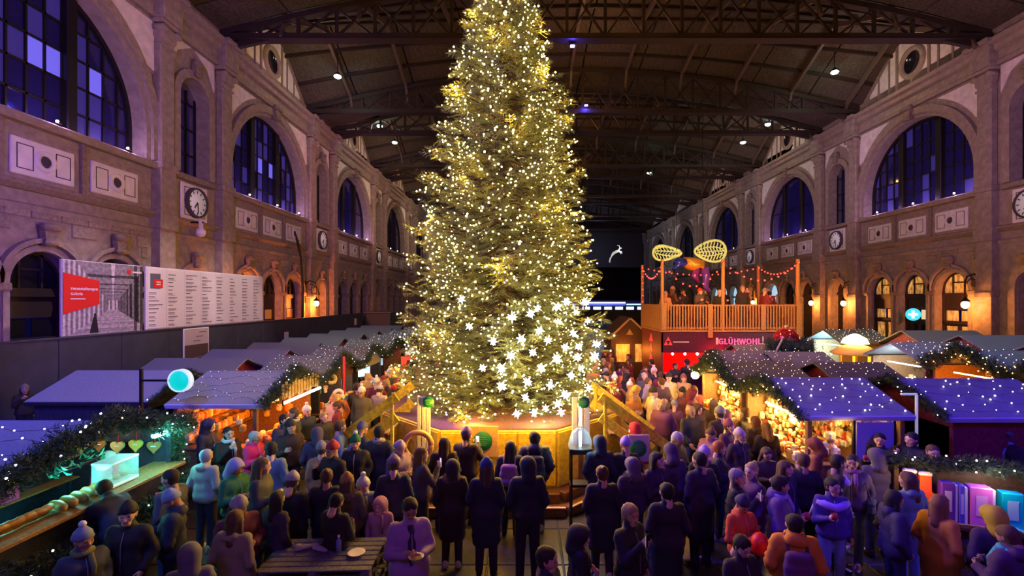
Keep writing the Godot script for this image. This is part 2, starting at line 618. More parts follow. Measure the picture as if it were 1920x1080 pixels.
func clock_face(w: Node3D, at: Vector3) -> void:
	# white square panel with a round dial, rim, hour marks and two hands
	var bk := part(w, "clock_panel", box(Vector3(1.9, 1.75, 0.1), 0.03), mats["white_panel"], at)
	var st := st_new()
	for e in [-1, 1]:
		add_box(st, Vector3(e * 0.72, 0, 0.055), Vector3(0.03, 1.4, 0.02))
		add_box(st, Vector3(0, e * 0.68, 0.055), Vector3(1.45, 0.03, 0.02))
	part(bk, "panel_groove", done(st), mats["groove"])
	part(bk, "clock_dial", lathe([Vector2(0.001, 0.12), Vector2(0.66, 0.12), Vector2(0.68, 0.0)], 28), glow("clock_white", Color(0.8, 0.8, 0.9), 0.12, Color(0.85, 0.85, 0.85)), Vector3(0, 0, 0.05), Vector3(PI / 2, 0, 0))
	st = st_new()
	add_lathe(st, [Vector2(0.66, 0.0), Vector2(0.66, 0.2), Vector2(0.74, 0.2), Vector2(0.76, 0.0)], 28, Vector3(0, 0, 0.05), Basis(Vector3.RIGHT, PI / 2))
	part(bk, "clock_rim", done(st), mats["groove"])
	st = st_new()
	for i in 12:
		var t := TAU * i / 12
		add_box(st, Vector3(sin(t) * 0.54, cos(t) * 0.54, 0.18), Vector3(0.045, 0.13, 0.02), Basis(Vector3.BACK, -t))
	part(bk, "hour_mark", done(st), mats["groove"])
	part(bk, "hour_hand", box(Vector3(0.07, 0.36, 0.02)), mats["groove"], Vector3(-0.1, -0.12, 0.19), Vector3(0, 0, 2.5))
	part(bk, "minute_hand", box(Vector3(0.05, 0.52, 0.02)), mats["groove"], Vector3(0.02, -0.25, 0.2), Vector3(0, 0, 3.2))

func narrow_bay(w: Node3D, s: int, c: float, d: float, left: bool) -> void:
	# narrow arched window between the pilasters, the ground arch and the clock
	var st := st_new()
	add_arch_band(st, c, 14.2, 1.05, 1.45, 0.0, 0.16, 10.4)
	part(w, "archivolt", done(st), mats["sandstone"])
	part(w, "keystone", keystone(), mats["sandstone_dark"], Vector3(c, 15.7, 0.1))
	part(w, "window_sill", box(Vector3(2.9, 0.28, 0.35), 0.05), mats["sandstone_dark"], Vector3(c, 10.18, 0.12))
	for e in [-1, 1]:
		part(w, "spandrel_panel", prism(PackedVector2Array([Vector2(e * 1.6, 15.3), Vector2(e * 1.6, 16.75), Vector2(e * 0.15, 16.75), Vector2(e * 1.1, 16.2)]), 0.05), mats["plaster"], Vector3(c, 0, 0))
	st = st_new()
	add_arch_band(st, c, 4.9, 0.78, 1.15, 0.0, 0.14, 0.0, 16)
	part(w, "archivolt", done(st), mats["sandstone"])
	part(w, "keystone", keystone(), mats["sandstone_dark"], Vector3(c, 6.15, 0.1))
	if d < 72:
		clock_face(w, Vector3(c, 9.05, 0.06))
	var win := setting_under("window_", w)
	var v0 := 10.3
	for i in 3:
		var pane := Geometry2D.intersect_polygons(PackedVector2Array([Vector2(c - 1.05 + 0.7 * i, v0), Vector2(c - 0.35 + 0.7 * i, v0), Vector2(c - 0.35 + 0.7 * i, 16), Vector2(c - 1.05 + 0.7 * i, 16)]), arch_pts(c, 1.05, v0, 14.2))
		if pane.size() > 0:
			part(win, "pane", prism(pane[0], 0.02), mats["pane"], w.transform * Vector3(0, 0, -0.62), w.rotation)
	st = st_new()
	for x in [-1.02, -0.35, 0.35, 1.02]:
		add_box(st, Vector3(c + x, (v0 + 14.8) / 2, -0.6), Vector3(0.09, 4.6, 0.1))
	for y in [10.35, 11.6, 12.9, 14.2]:
		add_box(st, Vector3(c, y, -0.6), Vector3(2.1, 0.08, 0.1))
	part(win, "glazing_bars", done(st), mats["iron"], w.position, w.rotation)
	door(w, c, 0.75, 4.9, 1 if (left and d > 35) else 0, false)

func setting_under(prefix: String, _w: Node3D) -> Node3D:
	taken[prefix] = int(taken.get(prefix, 0)) + 1
	return setting(prefix + str(taken[prefix]))

func big_bay(w: Node3D, s: int, c: float, d: float, left: bool) -> void:
	var near := d < 40.0
	var st := st_new()
	add_arch_band(st, c, 11.6, 4.42, 4.68, 0.0, 0.12, 10.4, 32)
	part(w, "archivolt_inner", done(st), mats["sandstone"])
	st = st_new()
	add_arch_band(st, c, 11.6, 4.66, 5.08, 0.0, 0.26, 10.4, 32)
	part(w, "archivolt", done(st), mats["sandstone"])
	part(w, "keystone", keystone(), mats["sandstone_dark"], Vector3(c, 16.4, 0.2), Vector3.ZERO, Vector3(1.4, 1.2, 1.2))
	# plaster spandrels above the arch, with a raised frame each
	for e in [-1, 1]:
		var p := PackedVector2Array()
		for i in 11:
			var t := deg_to_rad(32.0 + 48.0 * i / 10)
			p.append(Vector2(e * cos(t) * 5.22, 11.6 + sin(t) * 5.22))
		p.append(Vector2(e * 0.9, 16.78))
		p.append(Vector2(e * 5.25, 16.78))
		p.append(Vector2(e * 5.25, 14.2))
		var grown := Geometry2D.offset_polygon(p, -0.16)
		part(w, "spandrel_frame", prism(p, 0.05), mats["sandstone"], Vector3(c, 0, 0))
		if grown.size() > 0:
			part(w, "spandrel_panel", prism(grown[0], 0.09), mats["plaster"], Vector3(c, 0, 0))
	part(w, "window_sill", box(Vector3(10.4, 0.3, 0.5), 0.06), mats["sandstone"], Vector3(c, 10.18, 0.1))
	# three white panels below the sill with a round boss, and the strips between them
	for j in [-1, 0, 1]:
		var x: float = c + j * 2.9
		if d < 70:
			var pn := part(w, "white_panel", box(Vector3(2.2, 1.22, 0.1), 0.03), mats["white_panel"], Vector3(x, 8.95, 0.04))
			var gs := st_new()
			for e in [-1, 1]:
				add_box(gs, Vector3(e * 0.92, 0, 0.05), Vector3(0.03, 0.8, 0.02))
				add_box(gs, Vector3(e * 0.66, 0.4, 0.05), Vector3(0.55, 0.03, 0.02))
				add_box(gs, Vector3(e * 0.66, -0.4, 0.05), Vector3(0.55, 0.03, 0.02))
				add_box(gs, Vector3(e * 0.4, 0, 0.05), Vector3(0.03, 0.8, 0.02))
			part(pn, "panel_groove", done(gs), mats["groove"])
			part(pn, "boss_ring", lathe([Vector2(0.2, 0.0), Vector2(0.22, 0.08), Vector2(0.36, 0.08), Vector2(0.38, 0.0)], 20), mats["white_panel"], Vector3(0, 0, 0.05), Vector3(PI / 2, 0, 0))
			part(pn, "boss", lathe([Vector2(0.001, 0.1), Vector2(0.16, 0.07), Vector2(0.21, 0.0)], 16), mats["groove"], Vector3(0, 0, 0.05), Vector3(PI / 2, 0, 0))
	for e in [-1.45, 1.45]:
		part(w, "panel_strip", box(Vector3(0.2, 2.2, 0.16), 0.02), mats["sandstone_dark"], Vector3(c + e, 9.2, 0.06))
	# gable over the bay with battens and an oculus
	var gp := PackedVector2Array([Vector2(-5.3, 18.1), Vector2(5.3, 18.1), Vector2(0.9, 22.15), Vector2(-0.9, 22.15)])
	part(w, "gable", prism(gp, 0.5), mats["plaster"], Vector3(c, 0, -0.5))
	if d < 70:
		st = st_new()
		for x in [-4.0, -3.0, -2.0, -1.3, 1.3, 2.0, 3.0, 4.0]:
			var top := 18.2 + (5.3 - absf(x)) * 3.95 / 4.4
			add_box(st, Vector3(c + x, (18.2 + top) / 2, 0.02), Vector3(0.12 if absf(x) > 1.5 else 0.2, top - 18.2, 0.08))
		for e in [-1, 1]:
			add_beam(st, Vector3(c + e * 5.2, 18.2, 0.03), Vector3(c + e * 0.9, 22.1, 0.03), 0.12, 0.24)
		part(w, "gable_batten", done(st), mats["sandstone_dark"])
		part(w, "oculus_ring", lathe([Vector2(0.72, 0.0), Vector2(0.74, 0.16), Vector2(1.0, 0.16), Vector2(1.08, 0.0)], 24), mats["sandstone"], Vector3(c, 19.85, 0.0), Vector3(PI / 2, 0, 0))
		part(w, "oculus_pane", lathe([Vector2(0.001, 0.0), Vector2(0.73, 0.0), Vector2(0.73, 0.03)], 24), mats["dark_glass"], Vector3(c, 19.85, 0.01), Vector3(PI / 2, 0, 0))
	# the great window
	var win := setting_under("window_", w)
	var v0 := 10.3
	var arch := arch_pts(c, 4.4, v0, 11.6, 40)
	var cols := [-4.4, -3.72, -3.04, -2.36, -1.7, -1.3, -0.65, 0.0, 0.65, 1.3, 1.7, 2.36, 3.04, 3.72, 4.4] if near else [-4.4, -1.6, -1.4, 1.4, 1.6, 4.4]
	var rows := [10.3, 11.35, 12.4, 13.45, 14.5, 16.1] if near else [10.3, 13.0, 16.1]
	for i in cols.size() - 1:
		for j in rows.size() - 1:
			if (near and (i == 4 or i == 9)) or (not near and (i == 1 or i == 3)):
				continue
			var x0: float = c + cols[i]
			var x1: float = c + cols[i + 1]
			var r := Geometry2D.intersect_polygons(PackedVector2Array([Vector2(x0, rows[j]), Vector2(x1, rows[j]), Vector2(x1, rows[j + 1]), Vector2(x0, rows[j + 1])]), arch)
			if r.size() == 0:
				continue
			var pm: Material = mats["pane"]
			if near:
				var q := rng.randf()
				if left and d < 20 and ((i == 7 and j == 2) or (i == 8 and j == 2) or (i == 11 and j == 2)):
					pm = mats["reflection_pane"]
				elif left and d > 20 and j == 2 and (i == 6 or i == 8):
					pm = mats["reflection_pane"]
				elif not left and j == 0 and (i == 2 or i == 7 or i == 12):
					pm = mats["reflection_pane_dim"]
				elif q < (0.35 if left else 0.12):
					pm = mats["reflection_pane_dim"]
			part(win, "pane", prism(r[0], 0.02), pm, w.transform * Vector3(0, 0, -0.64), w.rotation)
	st = st_new()
	for x in cols:
		if absf(x) < 4.3:
			var top := 11.6 + sqrt(maxf(4.4 * 4.4 - x * x, 0.01))
			add_box(st, Vector3(c + x, (v0 + top) / 2, -0.6), Vector3(0.07, top - v0, 0.1))
	for y in rows:
		var half := 4.4 if y < 11.6 else sqrt(maxf(4.4 * 4.4 - (y - 11.6) * (y - 11.6), 0.01))
		if y < 16:
			add_box(st, Vector3(c, y, -0.6), Vector3(half * 2, 0.08, 0.1))
	part(win, "glazing_bars", done(st), mats["iron"], w.position, w.rotation)
	for x in [-1.5, 1.5]:
		part(win, "mullion", box(Vector3(0.42, 5.3, 0.3), 0.04), mats["iron"], w.transform * Vector3(c + x, 12.95, -0.5), w.rotation)
	st = st_new()
	add_arch_band(st, c, 11.6, 4.22, 4.42, -0.68, -0.5, v0, 32)
	part(win, "window_frame", done(st), mats["iron"], w.position, w.rotation)
	# small uplight bulbs on the sill
	if d < 70:
		for x in [-2.9, 0.3, 3.3]:
			var lt := thing("sill_lamp", "%s white sill light of the %s great window on the %s side" % [["nearest", "middle", "farthest"][int((x + 2.9) / 2.9 + 0.4) if left else 2 - int((x + 2.9) / 2.9 + 0.4)], ["nearest", "second", "third", "fourth", "fifth"][int((d - 1) / 15.0) - 1 + (0 if d < 1 else 0) + (1 if left else 0) - (0 if left else 1)], "poster wall" if left else "lit shop"], "lamp", w.transform * Vector3(c + x, 10.36, 0.22), 0.0, "sill uplights")
			part(lt, "lamp_base", box(Vector3(0.2, 0.1, 0.2), 0.02), mats["iron"])
			part(lt, "lamp_bulb", ball(0.05), mats["sill_bulb"], Vector3(0, 0.12, 0))
			if d < 50:
				omni(w.transform * Vector3(c + x, 10.62, 0.3), Color(0.85, 0.65, 0.95), 1.5, 0.08)
	# the ground arcade: moulded arch, impost band, keystone, door
	for j in [-1, 0, 1]:
		var x: float = c + j * 2.9
		st = st_new()
		add_arch_band(st, x, 4.75, 1.12, 1.32, 0.0, 0.08, 0.0, 18)
		add_arch_band(st, x, 4.75, 1.4, 1.56, 0.0, 0.2, 4.75, 18)
		part(w, "archivolt", done(st), mats["sandstone"])
		part(w, "keystone", keystone(), mats["sandstone_dark"], Vector3(x, 6.4, 0.1))
		var style := 0
		if left:
			style = 1 if d > 25 and d < 40 else 0
		else:
			style = (2 if j != 0 else 3) if d < 40 else (4 if (j == -1 or d > 55) and d < 65 else 0)
		door(w, x, 1.1, 4.75, style, d < 40)
	for j in [-1.5, -0.5, 0.5, 1.5]:
		part(w, "impost", box(Vector3(0.76 if absf(j) < 1 else 0.9, 0.26, 0.18), 0.04), mats["sandstone_dark"], Vector3(c + j * 2.9 + (0 if absf(j) < 1 else signf(j) * 0.1), 4.62, 0.05))

func door(w: Node3D, c: float, hw: float, spring: float, style: int, fine: bool) -> void:
	var dr := setting_under("door_", w)
	var z := -0.5
	var glass: Material = [mats["dark_glass"], mats["lit_window_rust"], mats["lit_window_amber"], mats["dark_glass"], mats["lit_window_blue"]][style]
	var fan: Material = [mats["dark_glass"], mats["dark_glass"], mats["lit_window_amber"], mats["lit_window_amber"], mats["lit_window_blue"]][style]
	var fp := arch_pts(c, hw, spring - 0.15, spring, 16)
	if not fine:
		part(dr, "fanlight", prism(fp, 0.04), fan, w.transform * Vector3(0, 0, z), w.rotation)
		part(dr, "door_leaf", box(Vector3(hw * 2, spring - 0.3, 0.06)), glass, w.transform * Vector3(c, (spring - 0.3) / 2, z), w.rotation)
		var s0 := st_new()
		add_box(s0, Vector3(c, spring - 0.22, z + 0.05), Vector3(hw * 2, 0.18, 0.16))
		add_box(s0, Vector3(c, spring / 2, z + 0.05), Vector3(0.1, spring, 0.12))
		part(dr, "door_frame", done(s0), mats["door_wood"], w.position, w.rotation)
		return
	# fanlight of four panes
	for q in [[-hw, -hw * 0.35, spring - 0.15, spring + hw], [-hw * 0.35, hw * 0.35, spring - 0.15, spring + hw * 0.45], [-hw * 0.35, hw * 0.35, spring + hw * 0.45, spring + hw], [hw * 0.35, hw, spring - 0.15, spring + hw]]:
		var r := Geometry2D.intersect_polygons(PackedVector2Array([Vector2(c + q[0], q[2]), Vector2(c + q[1], q[2]), Vector2(c + q[1], q[3]), Vector2(c + q[0], q[3])]), fp)
		if r.size() > 0:
			part(dr, "fanlight_pane", prism(r[0], 0.03), fan, w.transform * Vector3(0, 0, z), w.rotation)
	var st := st_new()
	for e in [-1, 1]:
		add_box(st, Vector3(c + e * hw * 0.35, spring + hw * 0.4, z + 0.05), Vector3(0.08, hw * 1.1, 0.1))
		add_box(st, Vector3(c + e * (hw - 0.06), spring / 2, z + 0.05), Vector3(0.12, spring, 0.14))
	add_box(st, Vector3(c, spring + hw * 0.45, z + 0.05), Vector3(hw * 0.7, 0.08, 0.1))
	add_box(st, Vector3(c, spring - 0.3, z + 0.06), Vector3(hw * 2, 0.3, 0.16))
	add_arch_band(st, c, spring, hw - 0.1, hw, z, z + 0.1, spring - 0.15, 16)
	part(dr, "door_frame", done(st), mats["door_wood"], w.position, w.rotation)
	part(dr, "door_header", box(Vector3(hw * 2, 0.75, 0.1)), mats["door_wood"], w.transform * Vector3(c, spring - 0.8, z), w.rotation)
	for e in [-1, 1]:
		var x: float = c + e * hw * 0.46
		part(dr, "door_transom_pane", box(Vector3(hw * 0.72, 0.62, 0.03)), glass if style != 3 else (mats["dark_glass"] if e < 0 else mats["lit_window_cream"]), w.transform * Vector3(x, spring - 1.52, z), w.rotation)
		var lf := part(dr, "door_leaf", leaf_mesh(hw * 0.92, spring - 2.0), mats["door_wood"], w.transform * Vector3(x, 0, z), w.rotation)
		part(lf, "door_pane", box(Vector3(hw * 0.66, spring - 2.5, 0.03)), glass, Vector3(0, (spring - 2.0) / 2 + 0.1, 0))
		part(lf, "door_handle", box(Vector3(0.04, 0.3, 0.08), 0.01), mats["iron"], Vector3(-e * hw * 0.36, 1.05, 0.06))
	part(dr, "door_rail", box(Vector3(hw * 2, 0.16, 0.14)), mats["door_wood"], w.transform * Vector3(c, spring - 1.95, z + 0.05), w.rotation)

func leaf_mesh(width: float, height: float) -> ArrayMesh:
	var key := "leaf %f %f" % [width, height]
	if not meshes.has(key):
		var st := st_new()
		for e in [-1, 1]:
			add_box(st, Vector3(e * (width / 2 - 0.06), height / 2, 0), Vector3(0.13, height, 0.08))
		for y in [0.14, height - 0.06]:
			add_box(st, Vector3(0, y, 0), Vector3(width, 0.28 if y < 1 else 0.14, 0.08))
		meshes[key] = done(st)
	return meshes[key]

# squared stones between and above the ground arches of the bays nearest the camera
func ashlar(w: Node3D, s: int, left: bool) -> void:
	var spans := [[12.2, 21.2, 16.6], [27.2, 36.2, 31.6]] if left else [[27.2, 36.2, 31.6]]
	for sp in spans:
		var count := 0
		for row in 9:
			var v := 3.2 + row * 0.47
			if v > 7.1:
				break
			var u: float = sp[0] + (0.0 if row % 2 == 0 else -0.45)
			while u < sp[1]:
				var len := 0.85 + 0.1 * ((row * 7 + int(u * 3.0)) % 3)
				var u0: float = maxf(u, sp[0])
				var u1: float = minf(u + len, sp[1])
				u += len
				if u1 - u0 < 0.2:
					continue
				var hit := false
				for j in [-1, 0, 1]:
					var cx: float = sp[2] + j * 2.9
					for uu in [u0, (u0 + u1) / 2, u1]:
						for vv in [v, v + 0.44]:
							if (absf(uu - cx) < 1.6 and vv < 4.75) or Vector2(uu - cx, vv - 4.75).length() < 1.6 or (absf(uu - cx) < 0.3 and vv < 6.9):
								hit = true
				if hit or count > 285:
					continue
				count += 1
				part(w, "ashlar_block", box(Vector3(snappedf(u1 - u0, 0.05) - 0.03, 0.435, 0.08), 0.015), mats["ashlar" if (row * 3 + int(u * 5.0)) % 3 else "ashlar_pale"], Vector3(s * (u0 + u1) / 2, v + 0.23, 0.005 + 0.004 * ((row + int(u * 11.0)) % 3)))

# ---------------------------------------------------------------- roof
func roof_h(x: float, d: float) -> float:
	var u := (x - 4.4) / 21.1
	var arch := 18.95 + 3.1 * (1.0 - u * u)
	var k := fposmod(d - 24.1, 15.0) # 0 at a narrow bay
	var t := 1.0
	if k > 2.2 and k < 12.8:
		t = absf(k - 7.5) / 5.3
	return lerpf(22.3 + 0.5 * (1.0 - u * u), arch, t)

func build_roof() -> void:
	var cl := setting("ceiling")
	var xs := []
	for i in 11:
		xs.append(XL - 0.6 + (XR - XL + 1.2) * i / 10.0)
	# boards between rafters and purlins: single panels in the three bays that show, one mesh beyond
	var rest := st_new()
	var count := 0
	for k in range(-1, 6):
		var c := 16.6 + 15.0 * k
		var ds := [c - 7.5, c - 5.3, c - 3.55, c - 1.75, c, c + 1.75, c + 3.55, c + 5.3, c + 7.5]
		for j in ds.size() - 1:
			for i in 10:
				var st := rest
				var own := k >= 1 and k <= 2 and count < 290
				if own:
					st = st_new()
				var p := []
				for q in [[i, j], [i + 1, j], [i + 1, j + 1], [i, j + 1]]:
					var g := 0.05
					var xx: float = xs[q[0]] + (g if q[0] == i else -g)
					var dd: float = ds[q[1]] + (g if q[1] == j else -g)
					p.append(Vector3(xx, roof_h(xx, dd) + 0.02 * rng.randf(), -dd))
				var up := Vector3(0, 0.12, 0)
				quad(st, p[0], p[1], p[2], p[3])
				quad(st, p[0] + up, p[3] + up, p[2] + up, p[1] + up)
				for e in 4:
					quad(st, p[e], p[e] + up, p[(e + 1) % 4] + up, p[(e + 1) % 4])
				if own:
					count += 1
					part(cl, "roof_panel", done(st), mats["roof_board"])
	tag(part(cl, "roof_panels", done(rest), mats["roof_board"]), "", "", "", "stuff")
	# a lid over the boards so that the sky stays out of the joints
	var lid := st_new()
	add_box(lid, Vector3(4.4, 23.4, -46), Vector3(44, 0.3, 106))
	part(cl, "roof_deck", done(lid), mats["night_black"])
	for k in range(0, 4):
		var c := 16.6 + 15.0 * k
		var pl := st_new()
		for dd in [c - 3.55, c - 1.75, c, c + 1.75, c + 3.55]:
			for i in 10:
				add_beam(pl, Vector3(xs[i], roof_h(xs[i], dd) - 0.1, -dd), Vector3(xs[i + 1], roof_h(xs[i + 1], dd) - 0.1, -dd), 0.14, 0.2)
		part(cl, "purlins", done(pl), mats["roof_steel"])
		for i in 11:
			var x: float = 1.4 + 4.2 * (i - 5) + 2.1
			if x < XL + 0.5 or x > XR - 0.5:
				continue
			var rf := st_new()
			for e in [-1, 1]:
				var d1: float = c + e * 5.0
				add_beam(rf, Vector3(x, roof_h(x, c) - 0.3, -c), Vector3(x, roof_h(x, d1) - 0.3, -d1), 0.2, 0.3)
				add_beam(rf, Vector3(x, roof_h(x, d1) - 0.3, -d1), Vector3(x, roof_h(x, d1) - 1.5, -(d1 + e * 0.5)), 0.16, 0.2)
			part(cl, "rafter", done(rf), mats["rafter_steel"])
	# lattice trusses in pairs over the pilasters
	var n := 0
	for k in range(1, 7):
		for e in [-2.3, 2.3]:
			var d: float = 9.1 + 15.0 * k + e
			n += 1
			truss(d, "%s lattice roof truss spanning the hall, counted from the camera" % ["first", "second", "third", "fourth", "fifth", "sixth", "seventh", "eighth", "ninth", "tenth", "eleventh", "twelfth"][n - 1], d < 60)
	truss(11.4, "nearest dark roof truss, only its lower edge hanging into the top of the view", true)
	truss_lamps()
	# small lamps under the roof
	for q in [[633, 143, 33.5, "under the bay above the second great window, over the poster wall"], [1565, 135, 33.5, "under the bay over the lit shop doors"], [740, 267, 46, "left of the tree over the third truss pair"], [1393, 267, 46, "right of the tree over the third truss pair"], [712, 236, 42.5, "beside the fourth truss near the left wall"], [1285, 250, 47, "right of the tree below the crown of the roof"], [1440, 233, 42.5, "beside the fourth truss near the right wall"], [1217, 324, 57, "below the far truss in the middle of the hall"]]:
		var at := Vector3((q[0] - 985.0) * q[2] / FOC, EYE - (q[1] - 562.0) * q[2] / FOC, -q[2])
		var lt := thing("ceiling_lamp", "small pale ceiling lamp " + q[3], "lamp", at, 0.0, "lamps under the roof")
		part(lt, "lamp_hood", lathe([Vector2(0.06, 0.3), Vector2(0.1, 0.26), Vector2(0.36, 0.02), Vector2(0.34, 0.0)], 12), mats["iron"])
		part(lt, "lamp_bulb", ball(0.26, 12, 6, 0.5), mats["roof_lamp"], Vector3(0, -0.02, 0))
		var top := roof_h(at.x, q[2]) - at.y
		if top > 0.4:
			part(lt, "lamp_rod", box(Vector3(0.04, top - 0.3, 0.04)), mats["iron"], Vector3(0, 0.3 + (top - 0.3) / 2, 0))
		omni(at + Vector3(0, -0.4, 0), Color(0.8, 1.0, 0.9), 1.2, 0.15)

func truss_lamps() -> void:
	for q in [[2.6, 18.2, 26.5, "blue flood lamp fixed under the nearest long truss, right of the treetop"], [4.6, 18.9, 36.3, "small blue lamp on the truss right of the treetop"]]:
		var l := thing("flood_lamp", q[3], "lamp", Vector3(q[0], q[1], -q[2]))
		part(l, "housing", box(Vector3(0.3, 0.12, 0.25), 0.03), mats["iron"], Vector3(0, 0.1, 0))
		part(l, "bracket", box(Vector3(0.06, 0.3, 0.06)), mats["iron"], Vector3(0, 0.25, 0))
		part(l, "lit_bulb", box(Vector3(0.24, 0.08, 0.2), 0.02), glow("blue_flood_light", Color(0.25, 0.22, 1.0), 9.0))
		omni(l.position + Vector3(0, -0.12, 0.05), Color(0.3, 0.25, 1.0), 2.2, 0.1)

func truss(d: float, label: String, fine: bool) -> void:
	var t := thing("roof_truss", label, "truss", Vector3(4.4, 0, -d), 0.0, "roof trusses")
	var x0 := XL - 4.4
	var x1 := XR - 4.4
	var yb := 18.45
	var st := st_new()
	for z in [-0.22, 0.22]:
		add_box(st, Vector3((x0 + x1) / 2, yb + 0.14, z), Vector3(x1 - x0, 0.3, 0.1))
	add_box(st, Vector3((x0 + x1) / 2, yb, 0), Vector3(x1 - x0, 0.05, 0.62))
	part(t, "bottom_chord", done(st), mats["roof_steel"])
	st = st_new()
	var n := 20
	var px := []
	for i in n + 1:
		var x := x0 + (x1 - x0) * i / n
		px.append(Vector3(x, maxf(roof_h(x + 4.4, d) - 0.35, yb + 0.4), 0))
	for i in n:
		add_beam(st, px[i], px[i + 1], 0.4, 0.3)
	part(t, "top_chord", done(st), mats["roof_steel"])
	var web := st_new()
	for i in n:
		var a := Vector3(px[i].x, yb + 0.2, 0)
		var b := Vector3(px[i + 1].x, yb + 0.2, 0)
		if fine:
			part(t, "strut", beam(a, px[i], 0.16, 0.16), mats["roof_steel"])
			part(t, "lattice_bar", beam(a, px[i + 1], 0.12, 0.1), mats["roof_steel"])
			part(t, "lattice_bar", beam(b, px[i], 0.12, 0.1), mats["roof_steel"])
		else:
			add_beam(web, a, px[i], 0.16, 0.16)
	if not fine:
		tag(part(t, "struts", done(web), mats["roof_steel"]), "", "", "", "stuff")
	for e in [-1, 1]:
		var xe: float = x0 if e < 0 else x1
		part(t, "end_bracket", beam(Vector3(xe - e * 0.3, yb - 1.6 + 1.2, 0), Vector3(xe - e * 2.6, yb + 0.1, 0), 0.25, 0.3), mats["roof_steel"])

# ---------------------------------------------------------------- the far end: a dark lattice wall above, the platform hall with a lit train below
func build_far_end() -> void:
	var wf := setting("wall_far")
	part(wf, "upper_wall", box(Vector3(43, 12, 0.8)), mats["night_black"], Vector3(4.4, 17.2, -103.5))
	part(wf, "end_wall", box(Vector3(70, 24, 0.8)), mats["night_black"], Vector3(4.4, 12, -140))
	for e in [-1, 1]:
		part(wf, "side_wall", box(Vector3(0.8, 24, 38)), mats["night_black"], Vector3(4.4 + e * 34, 12, -121))
		part(wf, "pier", box(Vector3(12, 11.5, 1)), mats["night_black"], Vector3(4.4 + e * 27, 5.75, -103.5))
	part(wf, "platform_roof", box(Vector3(70, 0.6, 38)), mats["night_black"], Vector3(4.4, 23, -121))
	part(wf, "low_screen", box(Vector3(30, 2.2, 0.3)), mat("screen_grey", Color(0.06, 0.06, 0.06), 0.7), Vector3(16, 1.1, -96))
	var tr := thing("train", "blue lit train standing at the far platforms beyond the hall", "train", Vector3(17.5, 0.6, -112), 0.0)
	var st := st_new()
	add_prism(st, PackedVector2Array([Vector2(-14, 0), Vector2(14, 0), Vector2(14, 2.3), Vector2(12.5, 3.5), Vector2(-12.5, 3.5), Vector2(-14, 2.3)]), 2.9)
	part(tr, "train_body", done(st), mat("train_blue", Color(0.05, 0.08, 0.3), 0.35))
	part(tr, "light_band", box(Vector3(26, 0.3, 0.1)), glow("train_band_light", Color(0.3, 0.5, 1.0), 2.2), Vector3(0, 2.55, 2.95))
	for i in 10:
		part(tr, "window", box(Vector3(1.7, 0.8, 0.08)), glow("train_window_light", Color(0.75, 0.85, 1.0), 1.6), Vector3(-11.2 + 2.5 * i, 1.6, 2.94))
	var bd := thing("departure_sign", "long blue glowing sign beam over the platform entrance right of the tree", "sign", Vector3(16.5, 3.4, -100))
	part(bd, "beam", box(Vector3(9, 0.9, 0.4), 0.05), mat("sign_blue", Color(0.02, 0.03, 0.12), 0.4))
	part(bd, "light_strip", box(Vector3(8.6, 0.32, 0.06)), glow("sign_strip_light", Color(0.35, 0.6, 1.0), 3.0), Vector3(0, 0.18, 0.22))
	part(bd, "sign_face", box(Vector3(8.6, 0.28, 0.06)), glow("sign_face_light", Color(0.05, 0.1, 0.8), 1.0), Vector3(0, -0.24, 0.22))
	for e in [-1, 1]:
		part(bd, "post", box(Vector3(0.25, 3.4, 0.25), 0.02), mats["iron"], Vector3(e * 4.2, -1.7, 0))
	omni(Vector3(16, 5.5, -98), Color(0.4, 0.55, 1.0), 6, 0.5)
	# a pale leaping deer figure of light tubes, hung far back
	var deer := thing("light_figure", "small pale leaping deer figure hanging far back under the roof", "decoration", Vector3(15.4, 12.0, -81.8))
	part(deer, "cable", tube([Vector3(0.1, 0.6, 0), Vector3(0.1, 6.5, 0)], [0.02], 5), mats["iron"])
	var tb := func(pts: Array, r: Array): return tube(pts, r, 6)
	var pale := glow("deer_light", Color(0.8, 0.85, 0.8), 0.55)
	part(deer, "body", tb.call([Vector3(-0.7, -0.35, 0), Vector3(-0.4, 0.1, 0), Vector3(0.1, 0.4, 0), Vector3(0.55, 0.6, 0)], [0.14, 0.24, 0.26, 0.2]), pale)
	part(deer, "neck", tb.call([Vector3(0.5, 0.6, 0), Vector3(0.72, 1.0, 0), Vector3(1.02, 1.0, 0)], [0.15, 0.12, 0.07]), pale)
	for q in [[Vector3(-0.7, -0.3, 0.1), Vector3(-1.0, -0.8, 0.1), Vector3(-1.15, -1.4, 0.1)], [Vector3(-0.65, -0.3, -0.1), Vector3(-0.9, -0.9, -0.1), Vector3(-0.98, -1.5, -0.1)], [Vector3(0.5, 0.5, 0.1), Vector3(0.95, 0.4, 0.1), Vector3(1.1, 0.1, 0.1)], [Vector3(0.45, 0.45, -0.1), Vector3(0.8, 0.3, -0.1), Vector3(0.95, 0.0, -0.1)]]:
		part(deer, "leg", tb.call(q, [0.09, 0.06, 0.04]), pale)
	for e in [-1, 1]:
		part(deer, "antler", tb.call([Vector3(0.72, 1.05, 0.05 * e), Vector3(0.6, 1.4, 0.15 * e), Vector3(0.25, 1.5, 0.2 * e)], [0.04, 0.03, 0.02]), pale)

# ---------------------------------------------------------------- the tree
const TX := -0.55
const TD := 12.6

